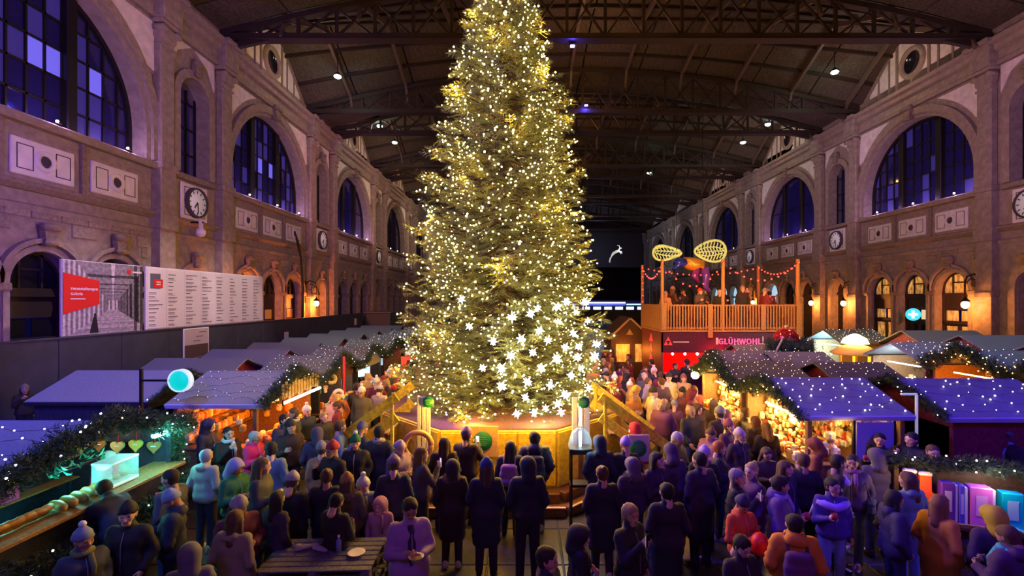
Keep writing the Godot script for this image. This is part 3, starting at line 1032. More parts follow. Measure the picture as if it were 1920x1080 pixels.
func tree_r(h: float) -> float:
	var hs := [0.7, 1.2, 2.3, 3.7, 5.06, 6.45, 7.84, 9.2, 10.6, 12.0, 13.2]
	var rs := [1.9, 2.4, 2.6, 2.46, 2.28, 2.06, 1.82, 1.5, 1.12, 0.62, 0.08]
	for i in hs.size() - 1:
		if h <= hs[i + 1]:
			return lerpf(rs[i], rs[i + 1], clampf((h - hs[i]) / (hs[i + 1] - hs[i]), 0, 1))
	return 0.05

func needle(st: SurfaceTool, at: Vector3, dir: Vector3, side: Vector3, len: float, w: float) -> void:
	tri(st, at - side * w, at + side * w, at + dir * len)

# a spruce spray: a twig with side twigs, all set with needles
func spray(seed_: int, len: float) -> ArrayMesh:
	var r := RandomNumberGenerator.new()
	r.seed = seed_
	var st := st_new()
	var axes := [[Vector3.ZERO, Vector3(0, 0.04, 1).normalized(), len]]
	for i in 6:
		var t := 0.18 + 0.12 * i
		var e := 1.0 if i % 2 == 0 else -1.0
		axes.append([Vector3(0, 0.02, t * len), Vector3(e * 0.85, r.randf_range(-0.25, 0.2), 0.75).normalized(), len * (0.55 - 0.06 * i)])
	for a in axes:
		var p: Vector3 = a[0]
		var d: Vector3 = a[1]
		var L: float = a[2]
		var b := along(d)
		add_beam(st, p, p + d * L, 0.006, 0.006)
		var n := int(L / 0.016)
		for k in n:
			var q := p + d * L * (k + 0.5) / n
			var ang := r.randf() * TAU
			var out := b.x * cos(ang) + b.y * sin(ang)
			needle(st, q, (out * 0.8 + d * 0.75).normalized(), out.cross(d), r.randf_range(0.035, 0.05), 0.004)
	return done(st)

func build_tree() -> void:
	var t := thing("christmas_tree", "towering green spruce covered in warm fairy lights in the middle of the market", "tree", Vector3(TX, 0, -TD))
	part(t, "trunk", tube([Vector3(0, 0.9, 0), Vector3(0.03, 5, 0), Vector3(-0.02, 10, 0), Vector3(0, 13.3, 0)], [0.2, 0.15, 0.08, 0.015], 10), textured("bark", Color(0.09, 0.06, 0.04), 0.9, 0.05, 2.0))
	var needle_mat := mat("needles", Color(1, 1, 1), 0.6)
	needle_mat.vertex_color_use_as_albedo = true
	needle_mat.backlight_enabled = true
	needle_mat.backlight = Color(0.25, 0.3, 0.1)
	var xf := [[], [], []]
	var col := [[], [], []]
	var bulbs := []
	var n := 520
	var twig := st_new()
	for i in n:
		var f := float(i) / n
		var h := 0.95 + 12.15 * pow(f, 1.12)
		var az := i * 2.39996 + rng.randf() * 0.5
		var R := tree_r(h) * rng.randf_range(0.82, 1.06)
		if rng.randf() < 0.05:
			R *= 1.12
		var dir := Vector3(cos(az), 0, sin(az))
		var sidev := Vector3(-sin(az), 0, cos(az))
		# a bough leaves the trunk, sags and lifts at its tip
		var sag := 0.12 * R + 0.05
		var pts := []
		for k in 6:
			var s := k / 5.0
			pts.append(Vector3(0, h + 0.18 - sag * sin(s * PI * 0.8) * 1.3 + 0.2 * s * s * R * 0.3 - 0.1 * s, 0) + dir * (R * s))
		add_tube(twig, pts, [0.03, 0.026, 0.021, 0.016, 0.011, 0.006], 5, false)
		var m := int(4 + R * 7.0)
		for k in m:
			var s: float = 0.28 + 0.72 * (k + rng.randf()) / m
			var seg := mini(int(s * 5), 4)
			var p: Vector3 = pts[seg].lerp(pts[seg + 1], s * 5 - seg)
			p += sidev * rng.randf_range(-0.3, 0.3) * R * 0.32 * s + Vector3(0, rng.randf_range(-0.09, 0.07), 0)
			var look := (dir * rng.randf_range(0.5, 1.0) + sidev * rng.randf_range(-0.9, 0.9) + Vector3(0, rng.randf_range(-0.45, 0.5), 0)).normalized()
			var b := along(look) * Basis(Vector3.BACK, rng.randf_range(-0.6, 0.6))
			var sc := rng.randf_range(0.8, 1.3)
			var v := rng.randi() % 3
			xf[v].append(Transform3D(b.scaled(Vector3.ONE * sc), p))
			var g := rng.randf_range(0.75, 1.35)
			col[v].append(Color(0.13 * g, 0.16 * g, 0.066 * g))
			if rng.randf() < 0.5 and s > 0.5:
				bulbs.append(p + look * sc * rng.randf_range(0.1, 0.3) + dir * 0.05 + Vector3(0, 0.03, 0))
		bulbs.append(pts[5] + dir * 0.12 + Vector3(0, 0.05, 0))
	# the leader
	for k in 14:
		xf[k % 3].append(Transform3D(along(Vector3(cos(k * 2.4) * 0.5, 1, sin(k * 2.4) * 0.5)).scaled(Vector3.ONE * 0.7), Vector3(0, 12.4 + k * 0.06, 0)))
		col[k % 3].append(Color(0.06, 0.09, 0.03))
	tag(part(t, "boughs", done(twig), mats["bark"]), "", "", "", "stuff")
	for v in 3:
		many(t, "needles", spray(11 + v, 0.36), needle_mat, xf[v], col[v])
	# the string of bulbs: the ones in front as parts, the rest as one
	var sl := thing("fairy_lights", "warm white fairy light string wound densely over the whole spruce", "lights", Vector3(TX, 0, -TD))
	var bm := ball(0.018, 6, 4)
	var warm := glow("tree_bulb_light", Color(1.0, 0.76, 0.28), 13.0)
	bulbs.sort_custom(func(a, b): return a.z - absf(a.x) * 0.3 + a.y * 0.02 > b.z - absf(b.x) * 0.3 + b.y * 0.02)
	var rest := []
	var step := 3
	var made := 0
	for i in bulbs.size():
		if i % step == 0 and made < 290:
			made += 1
			part(sl, "bulb", bm, warm, bulbs[i], Vector3.ZERO, Vector3.ONE * rng.randf_range(0.85, 1.45))
		else:
			rest.append(Transform3D(Basis().scaled(Vector3.ONE * rng.randf_range(0.75, 1.35)), bulbs[i]))
	many(sl, "bulbs", bm, warm, rest)
	for i in 44:
		var h := 1.3 + 11.0 * pow(i / 43.0, 1.15)
		var r := tree_r(h) * 1.03 + 0.08
		omni(Vector3(TX + cos(i * 2.39996 + 0.9) * r, h, -TD + sin(i * 2.39996 + 0.9) * r), Color(1, 0.74, 0.22), 2.4 * (0.5 + r * 0.35), 0.04)
	for i in 3: # bare omnis, no bulbs, added to brighten the platform boards
		var a := -0.3 + 0.3 * i
		omni(Vector3(TX + sin(a) * 3.5, 2.1, -TD + cos(a) * 3.5), Color(1, 0.72, 0.18), 1.7, 0.05)
	# crystal stars
	var stm := star_mesh()
	var white := glow("star_light", Color(1.0, 0.97, 0.85), 9.0)
	var k := 0
	var zones := {}
	var stars := []
	var spots := [[865, 562], [960, 595], [1008, 578], [995, 588], [1045, 575], [1062, 566], [1097, 566], [1048, 603], [1102, 602], [977, 635], [1027, 638], [958, 667], [999, 661], [1044, 673], [1083, 670], [1085, 650], [1118, 645], [1060, 651], [1115, 668], [1090, 690], [1071, 704], [941, 724], [989, 716], [1032, 723], [1104, 728], [969, 776], [1002, 774], [1023, 765], [1046, 757], [1052, 773], [1044, 797], [1015, 690], [1080, 585], [880, 612], [905, 690], [925, 640], [1075, 625], [1012, 620], [940, 690], [1060, 740], [985, 745], [1085, 760]]
	for q in spots:
		var d := 10.3
		var x := 0.0
		var h := 0.0
		for it in 6:
			x = (q[0] - 985.0) * d / FOC
			h = EYE - (q[1] - 562.0) * d / FOC
			var r := tree_r(h) * 1.0
			d = TD - sqrt(maxf(r * r - (x - TX) * (x - TX), 0.01)) - 0.05
		k += 1
		var zone := star_place(x - TX, h, k)
		zones[zone] = int(zones.get(zone, 0)) + 1
		var o := single("star_ornament", "brilliant white crystal star %s" % zone, "ornament", stm, white, Vector3(x, h, -d), Vector3(rng.randf(), rng.randf() * 3, rng.randf()), "crystal stars on the spruce")
		o.scale = Vector3.ONE * rng.randf_range(0.75, 1.15)
		stars.append([zone, x, o])
		if k == spots.size():
			order_stars(stars)
		if k % 4 == 0:
			omni(Vector3(x, h, -d + 0.2), Color(1, 0.9, 0.65), 0.5, 0.08)

# within each zone the stars are told apart by their order from the poster wall
func order_stars(stars: Array) -> void:
	stars.sort_custom(func(a, b): return a[1] < b[1])
	var n := {}
	var ord := ["first", "second", "third", "fourth", "fifth", "sixth", "seventh", "eighth", "ninth", "tenth", "eleventh", "twelfth", "thirteenth", "fourteenth"]
	for s in stars:
		n[s[0]] = int(n.get(s[0], 0)) + 1
		s[2].set_meta("label", "white crystal star, %s from the left %s" % [ord[mini(n[s[0]] - 1, 13)], s[0]])

func star_place(x: float, h: float, _k: int) -> String:
	if x < 0.3:
		return "on the middle front boughs" if h > 2.2 else "over the green disc board"
	if h < 1.75:
		return "on the lowest boughs over the platform deck"
	if x > 1.5:
		return "on outer boughs by the right aisle"
	return "on right boughs level with stall roofs" if h < 3.0 else "on right boughs above the stall roofs"

func star_mesh() -> ArrayMesh:
	var st := st_new()
	for s in 8:
		var dir := Vector3(1 if s & 1 else -1, 1 if s & 2 else -1, 1 if s & 4 else -1).normalized()
		star_spike(st, dir, 0.1)
	for ax in [Vector3.UP, Vector3.DOWN, Vector3.LEFT, Vector3.RIGHT, Vector3.FORWARD, Vector3.BACK]:
		star_spike(st, ax, 0.13)
	return done(st)

func star_spike(st: SurfaceTool, dir: Vector3, L: float) -> void:
	var b := along(dir)
	for i in 4:
		var p := (b.x * cos(TAU * i / 4) + b.y * sin(TAU * i / 4)) * 0.028 + dir * 0.01
		var q := (b.x * cos(TAU * (i + 1) / 4) + b.y * sin(TAU * (i + 1) / 4)) * 0.028 + dir * 0.01
		tri(st, p, dir * L, q)

# ---------------------------------------------------------------- the yellow platform round its foot
func build_podium() -> void:
	var yel := textured("yellow_board", Color(0.88, 0.6, 0.02), 0.6, 0.02, 0.8, 0.3)
	var brown := textured("brown_board", Color(0.16, 0.06, 0.03), 0.55, 0.03, 0.8, 0.3)
	var p := thing("tree_platform", "yellow eight-sided platform with brown steps round the foot of the spruce", "platform", Vector3(TX, 0, -TD))
	var R := 2.85
	for i in 8:
		var a := TAU * i / 8
		var side := 2 * R * tan(PI / 8)
		var b := Basis(Vector3.UP, a)
		var pn := part(p, "side_panel", box(Vector3(side - 0.02, 1.15, 0.06), 0.015), yel, b * Vector3(0, 0.97, R), Vector3(0, a, 0))
		for j in 3:
			part(pn, "board", box(Vector3(side / 3 - 0.03, 1.07, 0.03), 0.01), yel, Vector3((j - 1) * side / 3, 0, 0.04))
		part(p, "step", box(Vector3(side + 0.3, 0.18, 0.36), 0.02), brown, b * Vector3(0, 0.09, R + 0.36), Vector3(0, a, 0))
		part(p, "step", box(Vector3(side + 0.12, 0.2, 0.32), 0.02), brown, b * Vector3(0, 0.28, R + 0.14), Vector3(0, a, 0))
		part(p, "step_edge", box(Vector3(side + 0.3, 0.03, 0.05), 0.008), mat("pale_edge", Color(0.7, 0.48, 0.2), 0.5), b * Vector3(0, 0.2, R + 0.53), Vector3(0, a, 0))
	var st := st_new()
	add_lathe(st, [Vector2(0.001, 1.56), Vector2(3.02, 1.56), Vector2(3.02, 1.46), Vector2(0.001, 1.46)], 8, Vector3.ZERO, Basis(Vector3.UP, PI / 8))
	part(p, "deck", done(st), brown)
	# stairs down both sides with slanted yellow boards for rails
	for e in [-1, 1]:
		var s := thing("stair", "stair with slanted yellow rail boards on the %s side of the platform" % ("poster wall" if e < 0 else "mulled wine bar"), "stairs", Vector3(TX + e * 2.2, 0, -10.6), 0.0, "stairs of the tree platform")
		for i in 5:
			part(s, "tread", box(Vector3(0.3, 0.06, 1.3), 0.01), brown, Vector3(e * (0.25 + 0.28 * i), 1.4 - 0.29 * i, 0))
		for z in [0.7, -0.7]:
			for y in [0.0, -0.42]:
				part(s, "rail_board", beam(Vector3(e * -0.1, 2.2 + y, z), Vector3(e * 1.35, 1.12 + y, z), 0.05, 0.19), yel)
			for i in 3:
				part(s, "rail_post", box(Vector3(0.07, 1.1, 0.07), 0.01), yel, Vector3(e * (0.0 + 0.62 * i), 1.66 - 0.5 * i, z))
	# discs and panels on the platform
	var green := mat("disc_green", Color(0.0, 0.13, 0.035), 0.5)
	var line := mat("disc_line", Color(0.25, 0.45, 0.3), 0.5)
	for q in [[-2.02, 9.55, 1.96, 0.0, "on the platform corner toward the poster wall", 0.27], [1.1, 9.5, 1.95, 0.0, "on the platform corner toward the wine bar", 0.36]]:
		var w := thing("info_panel", "narrow white slatted panel with green disc " + q[4], "sign", Vector3(q[0], 1.3, -q[1]), 0.0, "white panels with green discs")
		for j in 3:
			part(w, "slat", box(Vector3(q[5] / 3 - 0.008, 1.05, 0.04), 0.01), textured("panel_white", Color(0.6, 0.6, 0.62), 0.6, 0.03, 1.0, 0.15), Vector3((j - 1) * q[5] / 3, 0.45, 0))
		part(w, "foot", box(Vector3(0.1, 0.9, 0.06)), brown, Vector3(0, -0.4, -0.02))
		green_disc(w, Vector3(0.1 if q[0] < 0 else 0.05, 0.88, 0.05), 0.115, green, line)
	var tp := thing("disc_board", "tan board with a large green disc on the front of the tree platform", "sign", Vector3(-0.85, 1.36, -9.62))
	part(tp, "board", box(Vector3(0.62, 0.62, 0.04), 0.01), textured("tan_board", Color(0.55, 0.33, 0.14), 0.7, 0.03, 1.0, 0.2))
	green_disc(tp, Vector3(0, 0.02, 0.035), 0.19, green, line)
	var pp := thing("disc_board", "pinkish board with a green disc beside the foot of the right platform stair", "sign", Vector3(2.13, 1.42, -9.0))
	part(pp, "board", box(Vector3(0.4, 0.5, 0.04), 0.01), mat("pink_board", Color(0.5, 0.35, 0.34), 0.7))
	part(pp, "foot", box(Vector3(0.08, 1.2, 0.05)), brown, Vector3(0, -0.82, -0.02))
	green_disc(pp, Vector3(-0.02, 0, 0.035), 0.155, green, line)
	var rg := thing("wooden_ring", "thick tan wooden ring leaning at the platform corner under the white panel", "ring", Vector3(-2.05, 1.42, -9.15), 0.2)
	var pts := []
	for i in 25:
		pts.append(Vector3(cos(TAU * i / 24) * 0.25, sin(TAU * i / 24) * 0.25, 0))
	part(rg, "hoop", tube(pts, [0.055], 8), mats["tan_board"])
	part(rg, "foot", box(Vector3(0.09, 1.1, 0.07), 0.01), brown, Vector3(0, -0.86, 0))
	# lantern under a glass dome on a black stand
	var ln := thing("dome_lantern", "glass dome lantern with a white light tube on a black stand before the platform", "lantern", Vector3(1.0, 0, -8.75))
	var blk := mats["iron"] as Material
	for e in [[-0.17, -0.12], [0.17, -0.12], [-0.17, 0.12], [0.17, 0.12]]:
		part(ln, "stand_leg", box(Vector3(0.035, 1.45, 0.035)), blk, Vector3(e[0], 0.725, e[1]))
	part(ln, "stand_top", box(Vector3(0.42, 0.1, 0.32), 0.01), blk, Vector3(0, 1.47, 0))
	part(ln, "stand_shelf", box(Vector3(0.38, 0.05, 0.28), 0.01), blk, Vector3(0, 0.85, 0))
	var dg := mat("dome_glass", Color(0.4, 0.75, 0.85), 0.05)
	dg.transparency = BaseMaterial3D.TRANSPARENCY_ALPHA
	dg.albedo_color.a = 0.2
	part(ln, "glass_dome", lathe([Vector2(0.22, 0), Vector2(0.21, 0.12), Vector2(0.16, 0.25), Vector2(0.08, 0.33), Vector2(0.02, 0.35)], 18), dg, Vector3(0, 1.52, 0))
	part(ln, "light_tube", tube([Vector3(0, 1.53, 0.0), Vector3(0, 1.8, 0)], [0.025], 8), glow("lantern_tube_light", Color(0.75, 0.95, 1.0), 9.0))
	part(ln, "candle_tip", tube([Vector3(0, 1.9, 0.0), Vector3(0, 2.2, 0), Vector3(0, 2.25, 0)], [0.022, 0.02, 0.004], 8), glow("lantern_tip_light", Color(1, 1, 0.95), 8.0))
	omni(Vector3(1.0, 1.7, -8.62), Color(0.7, 0.95, 1.0), 0.25, 0.04)

func green_disc(w: Node3D, at: Vector3, r: float, green: Material, line: Material) -> void:
	part(w, "green_disc", lathe([Vector2(0.001, 0.02), Vector2(r * 0.97, 0.02), Vector2(r, 0.012), Vector2(r, 0)], 28), green, at, Vector3(PI / 2, 0, 0))
	var st := st_new()
	for i in 5:
		add_box(st, at + Vector3(0, r * (0.4 - 0.2 * i), 0.021), Vector3(r * (0.7 if i % 2 == 0 else 1.0), r * 0.03, 0.004))
	part(w, "disc_print", done(st), line)

# ---------------------------------------------------------------- the grey hoarding along the left wall with its posters
func poster_picture() -> ImageTexture:
	# a black and white photograph of an arcade: vault ribs, receding pillars, floor, a standing figure; red slanted field on top
	var w := 512
	var h := 400
	var im := Image.create(w, h, false, Image.FORMAT_RGB8)
	var n := FastNoiseLite.new()
	n.seed = 4
	n.frequency = 0.02
	var vx := 300.0
	var vy := 250.0
	for y in h:
		for x in w:
			var dx := (x - vx) / 210.0
			var dy := (y - vy) / (230.0 if y < vy else 120.0)
			var m := maxf(absf(dx), absf(dy))
			var depth := 1.0 / maxf(m, 0.08)
			var g := 0.55
			if m < 0.16:
				g = 0.85 if absf(dx) < 0.05 or absf(absf(dx) - 0.12) < 0.03 else 0.35
			elif absf(dx) >= absf(dy):
				var ring := fposmod(depth * 2.2, 1.0)
				g = (0.75 if ring < 0.55 else 0.25) * (0.9 if dx < 0 else 0.7)
				if dx < -0.3:
					g = 0.7 + 0.2 * sin(x * 0.22)
			elif dy < 0:
				var ring := fposmod(depth * 2.2, 1.0)
				g = 0.62 if ring < 0.75 else 0.3
				if absf(dx) < 0.06 * m and ring < 0.8:
					g = 0.9
			else:
				g = 0.8 - 0.2 * fposmod(depth * 3.0, 1.0)
			g += 0.18 * n.get_noise_2d(x * 2.0, y * 2.0)
			if x > 445:
				g *= 0.5 if x < 470 or x > 490 else 1.1
			g = clampf(g, 0.08, 0.95)
			im.set_pixel(x, y, Color(g, g * 0.97, g))
	# figure
	for y in range(285, 395):
		for x in range(150, 215):
			var cx := 186.0 + (y - 285) * -0.06
			var half := 7.0 if y < 305 else 10.0 + (y - 305) * 0.2
			if absf(x - cx) < half:
				im.set_pixel(x, y, Color(0.12, 0.11, 0.13))
	return ImageTexture.create_from_image(im)

func build_hoarding() -> void:
	var x := -15.5
	var grey := textured("hoarding_grey", Color(0.05, 0.056, 0.072), 0.6, 0.01, 0.3, 0.15)
	var hd := thing("hoarding", "long dark grey site hoarding standing along the wall behind the stalls", "hoarding", Vector3(x, 0, 0))
	var d := 6.0
	while d < 45.5:
		part(hd, "board", box(Vector3(0.08, 2.9, 2.46), 0.01), grey, Vector3(0, 1.45, -(d + 1.23)))
		d += 2.48
	part(hd, "coping", box(Vector3(0.14, 0.06, 39.8), 0.01), grey, Vector3(0, 2.92, -25.8))
	var kb := thing("kiosk", "dark green-grey box kiosk standing by the wall beyond the end of the hoarding", "kiosk", Vector3(-14.2, 0, -48.4))
	part(kb, "body", box(Vector3(2.4, 2.9, 4.5), 0.04), mat("kiosk_green", Color(0.05, 0.07, 0.065), 0.6), Vector3(0, 1.45, 0))
	part(kb, "roof", box(Vector3(2.7, 0.12, 4.9), 0.03), mat("kiosk_roof", Color(0.1, 0.12, 0.12), 0.6), Vector3(0, 2.97, 0))
	# picture poster: frame, print, red field, lettering
	var fr := mat("board_edge", Color(0.75, 0.75, 0.78), 0.5)
	var po := thing("picture_poster", "large black and white arcade photograph poster with a slanted red field above the hoarding", "poster", Vector3(x, 4.26, -17.7))
	var pm := mat("poster_print", Color(0.8, 0.8, 0.8), 0.6)
	pm.albedo_texture = poster_picture()
	var st := st_new()
	quad_uv(st, Vector3(0.05, -1.28, 1.68), Vector3(0.05, -1.28, -1.68), Vector3(0.05, 1.28, -1.68), Vector3(0.05, 1.28, 1.68))
	part(po, "board", box(Vector3(0.08, 2.6, 3.4), 0.01), fr)
	part(po, "print", done(st), pm)
	var red := mat("poster_red", Color(0.75, 0.02, 0.012), 0.6)
	# outline in (along the wall, up), turned to face the hall
	var face := Basis(Vector3(0, 0, -1), Vector3(0, 1, 0), Vector3(1, 0, 0))
	st = st_new()
	add_prism(st, PackedVector2Array([Vector2(-1.66, -0.55), Vector2(-0.3, -0.22), Vector2(-0.3, 0.62), Vector2(-1.66, 0.86)]), 0.012, Transform3D(face, Vector3(0.055, 0, 0)))
	part(po, "red_field", done(st), red)
	var white := mat("poster_white", Color(0.85, 0.8, 0.8), 0.6)
	for q in [["Veranstaltungen", 0.13, 0.32], ["Galerie", 0.13, 0.14]]:
		var lm := letters(q[0], q[1], 0.006, true)
		lm.horizontal_alignment = HORIZONTAL_ALIGNMENT_LEFT
		part(po, "lettering", lm, white, Vector3(0.072, q[2], 1.42), Vector3(0, PI / 2, 0))
	part(po, "small_print", box(Vector3(0.006, 0.035, 0.55)), white, Vector3(0.072, -0.03, 1.14))
	part(po, "logo_mark", box(Vector3(0.01, 0.16, 0.16)), red, Vector3(0.058, 1.02, -1.0))
	part(po, "logo_line", box(Vector3(0.01, 0.06, 0.42)), white, Vector3(0.058, 1.02, -1.4))
	# list board: white sheets with columns of small dark lines
	var lb := thing("list_board", "long white notice board with columns of small dark lines above the hoarding", "notice board", Vector3(x, 4.26, -23.9))
	var paper := mat("paper_white", Color(0.72, 0.7, 0.7), 0.7)
	var ink := mat("print_grey", Color(0.16, 0.13, 0.15), 0.7)
	part(lb, "backing", box(Vector3(0.08, 2.6, 8.7), 0.01), fr)
	var r := RandomNumberGenerator.new()
	r.seed = 3
	for c in 8:
		var zc := 4.3 - 0.54 - 1.08 * c
		var sh := part(lb, "sheet", box(Vector3(0.02, 2.5, 1.06)), paper, Vector3(0.045, 0, zc))
		st = st_new()
		for row in 14:
			if c == 0 and row < 5:
				continue
			var L := r.randf_range(0.25, 0.55) * (1.4 if r.randf() < 0.2 else 1.0)
			add_box(st, Vector3(0.012, 1.05 - row * 0.165 - 0.03 * (c % 2), 0.45 - L / 2), Vector3(0.006, 0.035, L))
			if r.randf() < 0.6:
				add_box(st, Vector3(0.012, 0.99 - row * 0.165 - 0.03 * (c % 2), 0.4 - 0.15), Vector3(0.005, 0.015, 0.4))
		part(sh, "print_lines", done(st), ink)
		if c == 0:
			part(sh, "grey_block", box(Vector3(0.01, 0.62, 0.55)), mat("logo_grey", Color(0.12, 0.12, 0.16), 0.6), Vector3(0.012, 0.72, 0.1))
			part(sh, "red_block", box(Vector3(0.014, 0.36, 0.48)), red, Vector3(0.016, 0.62, -0.06))
			for e in 2:
				part(sh, "block_line", box(Vector3(0.004, 0.04, 0.24)), white, Vector3(0.026, 0.68 - 0.1 * e, -0.06))
	var sp := thing("notice_sheet", "narrow notice sheet with a brown photograph hung below the white notice board", "notice", Vector3(x + 0.075, 2.18, -22.5))
	part(sp, "sheet", box(Vector3(0.04, 1.4, 1.75), 0.01), fr)
	part(sp, "paper", box(Vector3(0.01, 0.72, 1.6)), mat("paper_tan", Color(0.5, 0.42, 0.4), 0.7), Vector3(0.025, 0.3, 0))
	var bp := textured("photo_brown", Color(0.24, 0.15, 0.12), 0.6, 0.04, 2.0, 0.7)
	part(sp, "photograph", box(Vector3(0.01, 0.6, 1.6)), bp, Vector3(0.025, -0.37, 0))
	st = st_new()
	for i in 3:
		add_box(st, Vector3(0.032, 0.5 - 0.2 * i, -0.4 + 0.2 * i), Vector3(0.004, 0.04, 0.5))
	part(sp, "print_lines", done(st), ink)
	for q in [[31.0, 1.85, 0.55, 0.5, "half way along the hoarding"], [43.6, 2.2, 0.6, 0.5, "near the far end of the hoarding"]]:
		single("notice_plate", "small pale plate fixed to the hoarding " + q[4], "notice", box(Vector3(0.04, q[2], q[3]), 0.01), paper, Vector3(x + 0.07, q[1], -q[0]))
	# a tall thin bent pole by the wall
	var pl := thing("flag_pole", "tall thin dark pole with a bent tip standing against the orange wall", "pole", Vector3(-15.9, 0, -34.2))
	part(pl, "shaft", tube([Vector3(0, 0, 0), Vector3(0.05, 5, 0), Vector3(0.0, 7.2, 0.2), Vector3(0.1, 8.2, 0.9), Vector3(0.1, 8.9, 1.3)], [0.11, 0.09, 0.07, 0.1, 0.04], 8), mats["iron"])
	part(pl, "base_plate", lathe([Vector2(0.001, 0.06), Vector2(0.28, 0.06), Vector2(0.3, 0)], 14), mats["iron"])
	# white dome camera under the string course
	var dc := thing("dome_camera", "white dome camera on a short arm under the wall clock", "camera", Vector3(XL + 0.75, 7.5, -23.6))
	part(dc, "arm", box(Vector3(0.16, 0.55, 0.16), 0.03), paper, Vector3(0, 0.35, 0))
	part(dc, "bracket", box(Vector3(0.6, 0.08, 0.1)), mats["iron"], Vector3(-0.2, 0.5, 0))
	part(dc, "dome", ball(0.22, 14, 8), mat("dome_white", Color(0.8, 0.8, 0.82), 0.3))
	var ph := thing("pharmacy_sign", "round glowing cyan cross sign in the middle shop doorway of the right wall", "sign", Vector3(25.05, 3.25, -31.0), -0.75)
	part(ph, "disc_light", lathe([Vector2(0.001, 0.05), Vector2(0.4, 0.05), Vector2(0.4, -0.05), Vector2(0.001, -0.05)], 24), glow("pharmacy_light", Color(0.05, 0.6, 0.75), 1.3, Color(0, 0.1, 0.12)), Vector3.ZERO, Vector3(PI / 2, 0, 0))
	var cr := st_new()
	add_box(cr, Vector3(0, 0, 0.06), Vector3(0.16, 0.5, 0.03))
	add_box(cr, Vector3(0, 0, 0.06), Vector3(0.5, 0.16, 0.03))
	part(ph, "cross_light", done(cr), glow("cross_light", Color(0.5, 0.95, 1.0), 1.4))
	part(ph, "bracket", box(Vector3(0.7, 0.05, 0.05)), mats["iron"], Vector3(0.5, 0.42, -0.02))
	# wall lanterns; the farther left one is added to tint the wall orange
	for q in [[-1, 27.2, "lit wall lantern on an iron arm hidden behind the notice board"], [-1, 36.4, "added wall lantern on an iron arm past the notice board by the second great window"], [1, 26.9, "bright wall lantern on a scrolled iron arm beside the nearest lit shop door"], [1, 37.2, "bright wall lantern on the pilaster between the lit shop doors and the bar"], [1, 41.4, "wall lantern on the pilaster just above the end of the bar terrace"], [1, 52.0, "small far wall lantern seen above the bar terrace rail"]]:
		lantern(q[0], q[1], q[2])

func lantern(s: int, d: float, label: String) -> void:
	var x0 := XL if s < 0 else XR
	var l := thing("wall_lantern", label, "lantern", Vector3(x0, 3.9, -d), 0.0 if s < 0 else PI, "lanterns along the walls")
	var ir := mats["iron"] as Material
	part(l, "wall_plate", box(Vector3(0.06, 1.7, 0.2), 0.02), ir, Vector3(0.03, 0.9, 0))
	part(l, "arm", tube([Vector3(0.05, 1.5, 0), Vector3(0.35, 1.75, 0), Vector3(0.75, 1.6, 0), Vector3(0.9, 1.1, 0), Vector3(0.85, 0.4, 0)], [0.045, 0.04, 0.04, 0.035, 0.03], 8), ir)
	var pts := []
	for i in 15:
		var t := i * 0.5
		pts.append(Vector3(0.42 + cos(t) * (0.34 - 0.02 * i), 1.2 + sin(t) * (0.34 - 0.02 * i), 0))
	part(l, "scroll", tube(pts, [0.03, 0.028, 0.026, 0.02], 6), ir)
	part(l, "cap", lathe([Vector2(0.02, 0.5), Vector2(0.06, 0.4), Vector2(0.2, 0.26), Vector2(0.22, 0.2)], 12), ir, Vector3(0.85, 0, 0))
	part(l, "globe_lamp", ball(0.19, 14, 8, 1.15), mats["lamp_globe"], Vector3(0.85, 0.02, 0))
	part(l, "finial", tube([Vector3(0.85, -0.2, 0), Vector3(0.85, -0.34, 0)], [0.05, 0.01], 8), ir)
	omni(l.transform * Vector3(0.85, 0.02, 0), Color(1, 0.5, 0.17) if s < 0 else Color(1, 0.55, 0.2), 26.0 if s < 0 else 13.0, 0.18)

# ---------------------------------------------------------------- market stalls
func garland_mesh() -> ArrayMesh:
	# a short clump of evergreen
	if not meshes.has("clump"):
		var r := RandomNumberGenerator.new()
		r.seed = 21
		var st := st_new()
		for i in 26:
			var d := Vector3(r.randf_range(-1, 1), r.randf_range(-1, 1), r.randf_range(-1, 1)).normalized()
			var s := d.cross(Vector3.UP if absf(d.y) < 0.9 else Vector3.RIGHT).normalized()
			for k in 5:
				var p := d * (0.02 + 0.022 * k)
				needle(st, p, (d + s.rotated(d, k * 1.3)).normalized(), d.cross(s), 0.05, 0.006)
		meshes["clump"] = done(st)
	return meshes["clump"]

